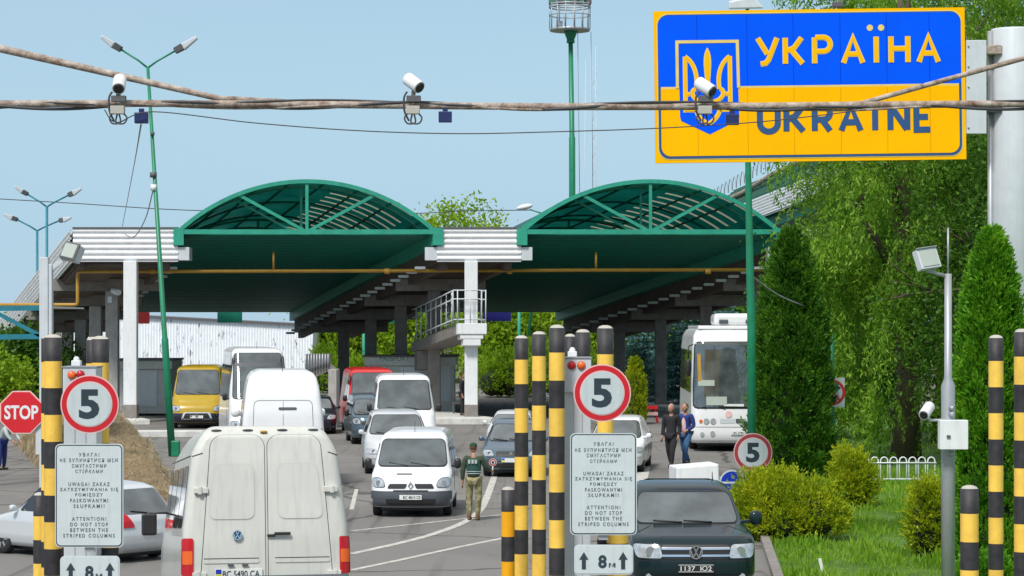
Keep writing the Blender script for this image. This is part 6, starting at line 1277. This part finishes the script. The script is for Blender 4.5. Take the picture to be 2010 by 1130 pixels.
lamp2('street_lamp', 'far twin headed lamp, lower one above the left roof edge', (73, 700), (73, 451), 132, .10, .07, [(34, 431, 9, 421), (116, 433, 139, 427)], .24, group=lg, arm_m='blue_truss')
# mast with basket
Ym = 150; sm_ = Ym / FPX; o = thing('floodlight_mast', 'green floodlight mast with caged lamp platform above the right vault', 'mast', (xx(1123, Ym), Ym, 0)); X = xx(1118.5, Ym)
k = MB(); k.path([(xx(1124, Ym), Ym, 0), W(1123, 270, Ym), W(1122.8, 268, Ym), W(1120, 75, Ym)], [6.8 * sm_, 6.3 * sm_, 5.2 * sm_, 4.6 * sm_], 14); k.build('pole', 'green', o)
k = MB(); k.lathe([(5 * sm_, zz(84, Ym)), (8 * sm_, zz(76, Ym)), (13 * sm_, zz(63, Ym)), (13 * sm_, zz(61, Ym))], (X + .05, Ym, 0)); k.lathe([(8 * sm_, zz(84, Ym)), (8 * sm_, zz(79, Ym))], (X + .05, Ym, 0)); k.build('collar', 'green', o)
k = MB(); k.lathe([(39 * sm_, zz(61, Ym)), (40 * sm_, zz(56, Ym))], (X, Ym, 0), n=28); k.build('platform', 'grey', o)
for y_, r_ in ((30, .035), (14, .05), (9, .05)):
    k = MB(); k.path([(X + 40 * sm_ * math.cos(6.2832 * i / 28), Ym + 40 * sm_ * math.sin(6.2832 * i / 28), zz(y_, Ym)) for i in range(29)], r_, 6, caps=False); k.build('cage_ring', 'grey', o)
for i in range(14): a = 6.2832 * i / 14; k = MB(); k.tube((X + 39.5 * sm_ * math.cos(a), Ym + 39.5 * sm_ * math.sin(a), zz(58, Ym)), (X + 40 * sm_ * math.cos(a), Ym + 40 * sm_ * math.sin(a), zz(6, Ym)), .035, n=6); k.build('cage_bar', 'grey', o)
for i, px_ in enumerate((1084, 1099, 1112, 1126, 1140, 1154)):
    k = MB(); q = W(px_, -2, Ym - 1.1 + abs(i - 2.5) * .3); k.box(q.x - .22, q.x + .22, q.y - .15, q.y + .15, q.z - .30, q.z + .45); k.build('floodlight', 'dgrey' if i % 2 else 'roofgreen', o, bevel=.04)
k = MB(); q = W(1098, 46, Ym); k.box(q.x - .2, q.x + .2, q.y - .2, q.y + .2, q.z - .15, q.z + .15); k.tube(q, q + Vector((0, 0, 1.1)), .04); k.build('winch', 'grey', o)
for px_ in (1134, 1160): k = MB(); k.tube(W(px_, 62, Ym), W(px_ + 4, 395, Ym + .5), .018, n=4); k.build('hoist_rope', 'lcable', o)
# faint lattice mast behind
Ya = 420; o = thing('lattice_mast', 'faint thin lattice aerial far behind the floodlight mast', 'mast', (xx(1163, Ya), Ya, 0))
for px_ in (1142, 1163, 1172): k = MB(); k.tube((xx(px_, Ya), Ya, 0), W(px_ - (3 if px_ > 1160 else -8), 90 if px_ != 1142 else 120, Ya), .05, n=5); k.build('mast_leg', 'lgrey', o)
for i in range(14): y_ = 130 + i * 36; k = MB(); k.tube(W(1163, y_, Ya), W(1172, y_ + 18, Ya), .03, n=4); k.tube(W(1172, y_ + 18, Ya), W(1163, y_ + 36, Ya), .03, n=4); k.build('lattice', 'lgrey', o)
# single lamp over the fascia gap
o = thing('street_lamp', 'single white lamp head peeking over the roof left of the right vault', 'street lamp', (xx(1018, 145), 145, 0), group=None); k = MB(); k.path([(xx(1018, 145), 145, 0), W(1070, 440, 145), W(1062, 418, 145), W(1040, 411, 145)], [.10, .07, .05, .04], 8); k.build('pole', 'green', o); k = MB(); k.ell(W(1030, 406, 145), (.50, .25, .17), rot=Matrix.Rotation(math.radians(-12), 3, 'Y')); k.build('lamp_cover', 'white', o)
for px_, Y_, y0, lb in ((1019, 150, 560, 'slim green pole right of the blue lane board'), (714, 150, 622, 'slim turquoise pole seen between the grey columns')):
    o = thing('green_pole', lb, 'pole', (xx(px_, Y_), Y_, 0)); k = MB(); k.tube((xx(px_, Y_), Y_, 0), W(px_, y0, Y_), .11, .09); k.build('shaft', 'teal', o); k = MB(); k.ell(W(px_, y0 - 2, Y_), (.2, .2, .16)); k.build('cap', 'lgrey', o)
# tall green pole in front of the bus, lamp head above the sign
Y_ = 60; o = thing('street_lamp', 'tall green lamp pole in front of the white bus, head above the country sign', 'street lamp', (xx(1476, Y_), Y_, 0)); k = MB(); k.path([(xx(1476, Y_), Y_, 0), W(1475, 640, Y_), W(1472, 520, Y_), W(1468, 300, Y_), W(1466, 30, Y_)], [.11, .105, .095, .07, .06], 12); k.build('pole', 'green', o)
k = MB(); a, b = W(1468, 4, Y_), W(1432, 12, Y_); k.path([W(1466, 30, Y_), a], .05); k.build('arm', 'green', o)
k = MB(); k.hexa([W(1430, 2, Y_ - .2), W(1480, -8, Y_ - .2), W(1500, 16, Y_ - .2), W(1430, 18, Y_ - .2)], [W(1430, 2, Y_ + .2), W(1480, -8, Y_ + .2), W(1500, 16, Y_ + .2), W(1430, 18, Y_ + .2)]); k.build('lamp_cover', 'lgrey', o, bevel=.04)
# grey pole with floodlight, camera and box (right)
def floodpole(label, px, Y, w0, w1, ymid, ytop, head, hp, extra, facing):
    X = xx(px, Y); u = Y / FPX; o = thing('floodlight_pole', label, 'lamp post', (X, Y, 0)); k = MB(); k.path([(X, Y, 0), (X, Y, zz(ymid + 14, Y)), (X, Y, zz(ymid, Y)), (X, Y, zz(ytop, Y))], [w0 * u / 2, w0 * u / 2, w1 * u / 2, w1 * u * .46], 14); k.build('pole', 'lgrey' if facing < 0 else 'grey', o)
    h = W(head[0], head[1], Y - .1); k = MB(); k.path([(X, Y, zz(ytop + 6, Y)), h + Vector((-.02 * facing, .06, -hp * .62)), h + Vector((0, .06, -hp * .3))], 3.6 * u, 8); k.build('arm', 'grey', o)
    R = Matrix.Rotation(math.radians(24 * facing), 3, 'Z') @ Matrix.Rotation(math.radians(-18), 3, 'X') @ Matrix.Rotation(math.radians(-8 * facing), 3, 'Y')
    def bx(x0, x1, y0, y1, z0, z1, nm, m_, par): 
        k = MB(); k.box(x0, x1, y0, y1, z0, z1); k.v = [tuple(h + R @ Vector(v)) for v in k.v]; return k.build(nm, m_, par, bevel=.008)
    b = bx(-hp * .6, hp * .6, .0, .12, -hp * .52, hp * .52, 'floodlight', 'lgrey', o); bx(-hp * .50, hp * .50, -.012, -.001, -hp * .42, hp * .42, 'lamp_glass', 'lightglass', b); bx(-hp * .63, hp * .63, -.03, .02, hp * .52, hp * .57, 'visor', 'grey', b)
    return o, X, u, h
o, X, u, h = floodpole('grey pole with floodlight, white camera and control box on the lawn', 1861, 33, 27, 15, 742, 537, (1824, 506), .27, None, 1)
k = MB(); k.tube((X - .0, 33.0, zz(540, 33)), (X + .0, 33.0, zz(447, 33)), .014, n=6); k.build('antenna', 'grey', o)
k = MB(); k.box(xx(1838, 33), xx(1893, 33), 32.72, 32.9, zz(880, 33), zz(823, 33)); bxo = k.build('control_box', 'white', o, bevel=.006); k = MB(); k.box(xx(1851, 33), xx(1858, 33), 32.70, 32.72, zz(857, 33), zz(852, 33)); k.build('lock', 'dgrey', bxo)
for y_ in (800, 812, 890): k = MB(); k.tube((X - .0, 32.9, zz(y_, 33)), (X + .06, 32.86, zz(y_, 33)), .03); k.build('clamp', 'grey', o)
oc2 = thing('surveillance_camera', 'white surveillance camera on the side of the grey floodlight pole', 'camera', W(1820, 828, 32.8)); c0 = W(1819, 806, 32.8); dv = Vector((-.42, -.75, -.42)).normalized(); a, b = c0 - dv * .14, c0 + dv * .13
k = MB(); k.path([a, a + dv * .01, b - dv * .01, b], [.060, .074, .074, .070], 16); k.build('housing', 'white', oc2); k = MB(); k.path([b + dv * .001, b + dv * .012], [.058, .05], 16); k.build('lens_window', 'black', oc2); k = MB(); k.path([c0 + Vector((0, 0, -.07)), c0 + Vector((.06, .05, -.13)), (X - .05, 32.95, c0.z - .13)], .018, 8); k.build('bracket', 'lgrey', oc2)
# left grey square pole with floodlight
Yq = 56; X0 = xx(91, Yq); u = Yq / FPX; o = thing('floodlight_pole', 'square grey pole with tilted floodlight behind the left striped posts', 'lamp post', (X0, Yq, 0))
k = MB(); k.box(X0 - 12 * u, X0 + 5 * u, Yq - .12, Yq + .12, 0, zz(505, Yq)); k.box(X0 + 5.2 * u, X0 + 12 * u, Yq - .09, Yq + .12, 0, zz(518, Yq)); k.build('pole', 'lgrey', o, bevel=.01)
k = MB(); k.bar(W(97, 530, Yq), W(128, 506, Yq), .09, .10); k.build('arm', 'lgrey', o)
h = W(136, 492, Yq - .1); R = Matrix.Rotation(math.radians(-26), 3, 'Z') @ Matrix.Rotation(math.radians(-20), 3, 'X') @ Matrix.Rotation(math.radians(12), 3, 'Y')
def bx2(x0, x1, y0, y1, z0, z1, nm, m_, par):
    k = MB(); k.box(x0, x1, y0, y1, z0, z1); k.v = [tuple(h + R @ Vector(v)) for v in k.v]; return k.build(nm, m_, par, bevel=.03)
b_ = bx2(-.24, .22, .02, .26, -.2, .2, 'floodlight', 'lgrey', o); bx2(-.20, .25, -.03, .015, -.21, .21, 'lamp_frame', 'dgrey', b_); bx2(-.155, .205, -.045, -.031, -.165, .165, 'lamp_glass', 'lightglass', b_)
for px_, py_, lb in ((135, 655, 'white junction camera between the left grey columns'), (143, 703, 'small white camera box above the left sensor cabinet')): pass
# small cameras on the left column row
o = thing('surveillance_camera', 'small white camera on the grey column behind the front left column', 'camera', W(228, 590, 108)); k = MB(); k.path([W(222, 570, 107), W(233, 574, 106.4)], .13, 10); k.build('housing', 'white', o); k = MB(); k.path([W(228.6, 572.3, 106.6) + Vector((.0, -.13, 0)), W(229.5, 572.8, 106.6) + Vector((0, -.15, 0))], .06, 10); k.build('lens_window', 'black', o); k = MB(); k.box(xx(213, 107.5), xx(221, 107.5), 107.3, 107.5, zz(594, 107.5), zz(582, 107.5)); k.build('mount_box', 'white', o)
# hooped fence
Yf_ = gy(951); hf = thing('hooped_fence', 'low white hooped metal fence on the lawn between the bushes', 'fence', (xx(1755, Yf_), Yf_, 0)); u = Yf_ / FPX; zt = zz(897, Yf_)
for i in range(9):
    xc = 1700 + i * 18.5 - 20; k = MB(); P = [(xx(xc - 7, Yf_), Yf_, 0), (xx(xc - 7, Yf_), Yf_, zt - 8 * u)] + [(xx(xc, Yf_) - 7 * u * math.cos(math.pi * q / 8), Yf_, zt - 8 * u + 8 * u * math.sin(math.pi * q / 8)) for q in range(1, 8)] + [(xx(xc + 7, Yf_), Yf_, zt - 8 * u), (xx(xc + 7, Yf_), Yf_, 0)]; k.path(P, .018, 6); k.build('hoop', 'white', hf)
for y_ in (908, 940): k = MB(); k.tube((xx(1665, Yf_), Yf_ - .03, zz(y_, Yf_)), (xx(1838, Yf_), Yf_ - .03, zz(y_, Yf_)), .018, n=6); k.build('rail', 'white', hf)
o = thing('marker_stake', 'short white marker stake in the grass right of the pickup', 'stake', G(1614, 1128)); k = MB(); k.bar(G(1616, 1128), G(1616, 1128) + Vector((-.06, 0, .27)), .05, .03); k.build('stake', 'white', o)
# red barrier boards under the right vault
o = thing('folding_barrier', 'red and white folding barrier standing under the right vault', 'barrier', (xx(1277, 104), 104, 0))
for dx in (-.3, .3): k = MB(); k.bar((xx(1277, 104) + dx, 103.8, 0), (xx(1277, 104) + dx * .5, 104, .72), .07, .05); k.bar((xx(1277, 104) + dx, 104.2, 0), (xx(1277, 104) + dx * .5, 104, .72), .07, .05); k.build('leg', 'red', o)
for i, z_ in enumerate((.65, .38)): k = MB(); k.box(xx(1277, 104) - .3, xx(1277, 104) + .3, 103.86 - .06 * i, 103.9 - .06 * i, z_ - .07, z_ + .07); k.build('board', 'red' if i == 0 else 'pink', o)
# bench beside the column foot
o = thing('wooden_bench', 'dark slatted bench between booth and white walkway column', 'bench', (xx(900, 108), 108, .26)); 
for z_, y_ in ((.45, 107.8), (.45, 108.0), (.7, 108.2), (.88, 108.2)): k = MB(); k.box(xx(888, 108), xx(913, 108) + .2, y_ - .07, y_ + .07, .26 + z_ - .03, .26 + z_ + .03); k.build('slat', 'soffit', o)
for x_ in (890, 914): k = MB(); k.box(xx(x_, 108) - .03, xx(x_, 108) + .03, 107.75, 108.25, .26, .26 + .42); k.build('leg', 'dgrey', o)

# ================================================================ people
def skinned(nodes, edges, rad, name, sub=2):
    me = bpy.data.meshes.new(name); me.from_pydata([tuple(n) for n in nodes], edges, []); o = bpy.data.objects.new(name, me); COL.objects.link(o)
    m = o.modifiers.new('skin', 'SKIN'); m.use_smooth_shade = True
    for i, v in enumerate(me.skin_vertices[0].data): v.radius = rad[i] if hasattr(rad[i], '__len__') else (rad[i], rad[i]); v.use_root = (i == 0)
    s_ = o.modifiers.new('sub', 'SUBSURF'); s_.levels = sub; s_.render_levels = sub
    dg = bpy.context.evaluated_depsgraph_get(); m2 = bpy.data.meshes.new_from_object(o.evaluated_get(dg)); vs = [v.co.copy() for v in m2.vertices]; fs = [tuple(p.vertices) for p in m2.polygons]; bpy.data.objects.remove(o); return vs, fs
def figure(label, px, py, hpx, turn, J, mats, hair='short', group=None, extra=None, Y=None, z=0.0):
    """J: joint positions for a 1.75 m person facing -Y before 'turn'. keys below"""
    Yp_ = Y or gy(py); H = hpx * Yp_ / FPX; k = H / 1.75; loc = Vector((xx(px, Yp_), Yp_, z)); o = thing('person', label, 'person', loc, turn, group)
    D = dict(pel=(0, 0, .95), wst=(0, 0, 1.08), chs=(0, -.01, 1.28), nck=(0, 0, 1.47), hd=(0, -.02, 1.54), shL=(.185, 0, 1.435), shR=(-.185, 0, 1.435), elL=(.24, .02, 1.13), elR=(-.24, .02, 1.13), wrL=(.25, -.05, .88), wrR=(-.25, -.05, .88),
             hpL=(.10, 0, .90), hpR=(-.10, 0, .90), knL=(.11, -.01, .49), knR=(-.11, -.01, .49), anL=(.11, .02, .09), anR=(-.11, .02, .09)); D.update(J); V = {a: Vector(b) * k for a, b in D.items()}
    def sk(keys, edges, rads, nm, m_, par, sub=2):
        idx = {a: i for i, a in enumerate(keys)}; vs, fs = skinned([V[a] if isinstance(a, str) else a for a in keys], [(idx[a], idx[b]) for a, b in edges], [tuple(q * k for q in r) if hasattr(r, '__len__') else r * k for r in rads], nm, sub); mb = MB(); mb.add(vs, fs, 0, True); return mb, (nm, m_, par)
    def fin(q): mb, (nm, m_, par) = q; return mb.build(nm, m_, par, local=True)
    # the body: one continuous skin
    for S_ in 'LR':
        d = (V['wr' + S_] - V['el' + S_]).normalized(); V['hn' + S_] = V['wr' + S_] + d * .08 * k; V['bt' + S_] = V['an' + S_] + Vector((0, -.13 * k, -.05 * k)); V['tm' + S_] = V['kn' + S_].lerp(V['hp' + S_], .5)
    keys = ['pel', 'wst', 'chs', 'nck', 'hd', 'shL', 'elL', 'wrL', 'hnL', 'shR', 'elR', 'wrR', 'hnR', 'hpL', 'knL', 'anL', 'btL', 'hpR', 'knR', 'anR', 'btR']
    E = [('pel', 'wst'), ('wst', 'chs'), ('chs', 'nck'), ('nck', 'hd')] + [e for S_ in 'LR' for e in (('chs', 'sh' + S_), ('sh' + S_, 'el' + S_), ('el' + S_, 'wr' + S_), ('wr' + S_, 'hn' + S_), ('pel', 'hp' + S_), ('hp' + S_, 'kn' + S_), ('kn' + S_, 'an' + S_), ('an' + S_, 'bt' + S_))]
    R = [(.105, .08), (.10, .075), (.12, .085), .055, .055, .052, .042, .03, .035, .06, .042, .03, .035, .07, .05, .04, .035, .07, .05, .04, .035]
    mb, inf = sk(keys, E, R, 'body', mats['skin'], o)
    hc = V['hd'] + Vector((0, -.01, .10)) * k; mb.ell(hc, (.080 * k, .100 * k, .120 * k), n=18, k=14); mb.ell(hc + Vector((0, -.045, -.055)) * k, (.05 * k, .05 * k, .055 * k), n=12, k=8)
    mb.ell(hc + Vector((0, -.098, -.012)) * k, (.013 * k, .02 * k, .026 * k), n=8, k=6)
    for q in (-1, 1): mb.ell(hc + Vector((q * .076, .005, -.005)) * k, (.012 * k, .022 * k, .032 * k), n=8, k=6)
    for S_, q in (('L', 1), ('R', -1)):
        d = (V['hn' + S_] - V['wr' + S_]).normalized(); w_ = V['hn' + S_]; sd = d.cross(Vector((q, 0, .2))).normalized()
        mb.ell(w_, (.022 * k, .036 * k, .045 * k), n=10, k=6)
        for i, ln in enumerate((.062, .072, .068, .054)):
            b0 = w_ + d * .035 * k + sd * (i - 1.5) * .019 * k; m1 = b0 + d * ln * .5 * k; m2 = m1 + (d * .8 + Vector((-q * .5, 0, 0))).normalized() * ln * .5 * k; mb.path([b0, m1, m2], [.010 * k, .009 * k, .007 * k], 6)
        b0 = w_ - sd * .03 * k; mb.path([b0, b0 + (d * .6 - sd * .7) * .03 * k, b0 + (d * .95 - sd * .7) * .055 * k], [.012 * k, .010 * k, .008 * k], 6)
    bd = fin((mb, inf))
    for q in (-1, 1):
        e = MB(); e.ell(hc + Vector((q * .030, -.090, .012)) * k, (.011 * k, .008 * k, .007 * k), n=8, k=6); e.build('eye', 'black', o, local=True)
    e = MB(); e.ell(hc + Vector((0, -.093, -.058)) * k, (.022 * k, .008 * k, .006 * k), n=8, k=4); e.build('mouth', 'dred', o, local=True)
    # clothes
    tk = ['pel', 'wst', 'chs', 'nck2', 'shL', 'elL', 'cfL', 'shR', 'elR', 'cfR']; V['nck2'] = V['nck'] + Vector((0, 0, -.03)) * k
    for S_ in 'LR': V['cf' + S_] = V['el' + S_].lerp(V['wr' + S_], mats.get('sleeve', .95))
    if mats.get('long'): V['pel0'] = V['pel'] + Vector((0, 0, -.10 * k))
    fin(sk((['pel0'] if mats.get('long') else []) + tk, ([('pel0', 'pel')] if mats.get('long') else []) + [('pel', 'wst'), ('wst', 'chs'), ('chs', 'nck2')] + [e for S_ in 'LR' for e in (('chs', 'sh' + S_), ('sh' + S_, 'el' + S_), ('el' + S_, 'cf' + S_))], ([(.172, .14)] if mats.get('long') else []) + [(.160, .130), (.155, .125), (.172, .135), .075, .088, .062, .048, .088, .062, .048], mats.get('topname', 'jacket'), mats['top'], o))
    fin(sk(['pel', 'hpL', 'knL', 'clL', 'hpR', 'knR', 'clR'] if not V.update({('cl' + S_): V['kn' + S_].lerp(V['an' + S_], .93) for S_ in 'LR'}) else [], [e for S_ in 'LR' for e in (('pel', 'hp' + S_), ('hp' + S_, 'kn' + S_), ('kn' + S_, 'cl' + S_))], [(.155, .122), .112, .080, .064, .112, .080, .064], 'trousers', mats['leg'], o))
    for S_ in 'LR':
        s2 = MB(); a_ = V['an' + S_]; s2.ell(a_ + Vector((0, -.05, -.045)) * k, (.048 * k, .135 * k, .045 * k), n=14, k=8); s2.ell(a_ + Vector((0, 0, .02)) * k, (.052 * k, .058 * k, .085 * k), n=12, k=8); s2.build('shoe', mats['shoe'], o, local=True)
    hh = MB()
    if hair == 'cap':
        hh.ell(hc + Vector((0, .0, .045)) * k, (.088 * k, .105 * k, .078 * k), n=18, k=10); hh.ell(hc + Vector((0, -.11, .035)) * k, (.06 * k, .055 * k, .012 * k), n=12, k=6); hh.build('cap', mats['cap'], o, local=True); hh = MB(); hh.ell(hc + Vector((0, .02, .005)) * k, (.080 * k, .090 * k, .085 * k), n=16, k=10); hh.build('hair', mats['hair'], o, local=True)
    else: hh.ell(hc + Vector((0, .022, .025)) * k, (.082 * k, .092 * k, .105 * k), n=18, k=12); hh.build('hair', mats['hair'], o, local=True)
    return o, V, k
M['camo'] = mat('camouflage_cloth', (0.34, 0.29, 0.16, 1), .9, var=.5, scale=13, col2=(.05, .065, .025, 1)); M['olive'] = mat('olive_cloth', (.045, .07, .04, 1), .9, var=.4, scale=12); M['vest'] = mat('green_vest', (.02, .075, .065, 1), .8, var=.3, scale=6)
M['blackcloth'] = mat('black_cloth', (.02, .02, .024, 1), .9, bump=.3); M['denim'] = mat('denim', (.05, .13, .28, 1), .9, var=.35, scale=6); M['navycloth'] = mat('navy_cloth', (.018, .04, .19, 1), .85, var=.3); M['shirt'] = mat('red_white_shirt', (.55, .22, .22, 1), .85, var=.4, scale=9, col2=(.6, .58, .62, 1))
M['hairg'] = mat('grey_hair', (.35, .30, .27, 1), .9); M['hairb'] = mat('brown_hair', (.10, .05, .025, 1), .9); M['boot'] = mat('tan_boot', (.16, .09, .045, 1), .8); M['greencap'] = mat('green_cap', (.015, .055, .03, 1), .85); M['reflect'] = mat('reflective_band', (.38, .45, .44, 1), .5)
g, V, kk = figure('border guard in green vest and camouflage trousers holding a round signal paddle, seen from behind', 930, 1021, 151, math.radians(168), dict(elL=(.25, .03, 1.14), wrL=(.27, -.02, .90), elR=(-.27, -.08, 1.18), wrR=(-.33, -.30, 1.12), anL=(.10, .03, .09), anR=(-.09, .0, .09), hd=(.02, -.03, 1.55)), dict(skin='skin', top='olive', leg='camo', shoe='boot', cap='greencap', hair='hairb'), 'cap')
vb = MB(); idx = [(0, 0, 1.02), (0, 0, 1.15), (0, 0, 1.32), (0, 0, 1.43)]
vs, fs = skinned([Vector(p) * kk for p in idx], [(0, 1), (1, 2), (2, 3)], [(.185 * kk, .15 * kk), (.18 * kk, .145 * kk), (.20 * kk, .155 * kk), (.15 * kk, .12 * kk)], 'v'); vb.add(vs, fs, 0, True); vo = vb.build('vest', 'vest', g, local=True)
for z_ in (1.07, 1.115): 
    b = MB(); b.path([(math.cos(a) * .181 * kk, math.sin(a) * .155 * kk, z_ * kk) for a in [6.2832 * i / 24 for i in range(25)]], .010 * kk, 6, caps=False); b.build('reflective_band', 'reflect', vo, local=True)
for x_ in (-.085, -.01, .07): b = MB(); b.box((x_ - .026) * kk, (x_ + .026) * kk, .150 * kk, .168 * kk, 1.30 * kk, 1.385 * kk); b.build('back_patch', 'reflect', vo, local=True)
ph = Vector((V['hnR'].x, V['hnR'].y, V['hnR'].z)); Rt = Matrix.Rotation(math.radians(168), 3, 'Z'); pw = g.location + Rt @ ph
pd = thing('signal_paddle', 'small round red and white signal paddle held by the border guard', 'paddle', pw); b = MB(); b.tube(pw + Vector((0, 0, -.08)), pw + Vector((.01, -.02, .12)), .012); b.build('handle', 'white', pd); pc = pw + Vector((.01, -.03, .19))
slab(circ(.082), pc, 0, .012, 'disc', 'pink', pd); slab(circ(.072), pc, -.003, -.0005, 'red_ring', 'dred', pd); slab(circ(.045), pc, -.006, -.0035, 'white_centre', 'white', pd); slab(circ(.030), pc, -.009, -.0065, 'dark_centre', 'ink', pd)
figure('bald older man in black jacket and trousers walking toward the block', 1318, 920, 127, math.radians(-28), dict(elL=(.22, .08, 1.12), wrL=(.2, .0, .9), anL=(.09, -.20, .12), knL=(.10, -.17, .50), anR=(-.1, .22, .12), knR=(-.1, .04, .50)), dict(skin='skin', top='blackcloth', leg='blackcloth', shoe='black', hair='hairg', long=True), group='men walking past the bus')
fm, V, kk = figure('man in blue jacket, striped red shirt and jeans walking beside the man in black', 1346, 916, 124, math.radians(-38), dict(elL=(.26, .02, 1.14), wrL=(.15, -.16, 1.02), elR=(-.25, .04, 1.12), wrR=(-.10, -.17, 1.0), anL=(.12, -.26, .10), knL=(.12, -.20, .50), anR=(-.12, .30, .14), knR=(-.12, .08, .50)), dict(skin='skin', top='navycloth', leg='denim', shoe='black', hair='hairb', long=True), group='men walking past the bus')
vs, fs = skinned([Vector(p) * kk for p in ((0, -.035, .93), (0, -.05, 1.1), (0, -.05, 1.28), (0, -.03, 1.43))], [(0, 1), (1, 2), (2, 3)], [(.10 * kk, .10 * kk), (.095 * kk, .095 * kk), (.095 * kk, .10 * kk), (.06 * kk, .06 * kk)], 'v'); vb = MB(); vb.add(vs, fs, 0, True); vb.build('shirt', 'shirt', fm, local=True)
figure('man in dark clothes standing beside the foot of the white walkway column', 909, 823, 84, math.radians(70), {}, dict(skin='skin', top='blackcloth', leg='blackcloth', shoe='black', hair='hairb'), Y=105.2, z=.25)
figure('person in blue trousers and pale top bending at the left edge under the stop sign', 4, 922, 110, math.radians(60), dict(chs=(0, -.22, 1.22), wst=(0, -.08, 1.06), nck=(0, -.36, 1.34), hd=(0, -.43, 1.40), shL=(.19, -.28, 1.30), shR=(-.19, -.28, 1.30), elL=(.22, -.42, 1.08), elR=(-.22, -.42, 1.08), wrL=(.18, -.58, .92), wrR=(-.18, -.58, .92)), dict(skin='skin', top='reflect', leg='navycloth', shoe='black', hair='hairb'))
print('objects', len(bpy.data.objects), 'things', len([o for o in bpy.data.objects if o.parent is None]))
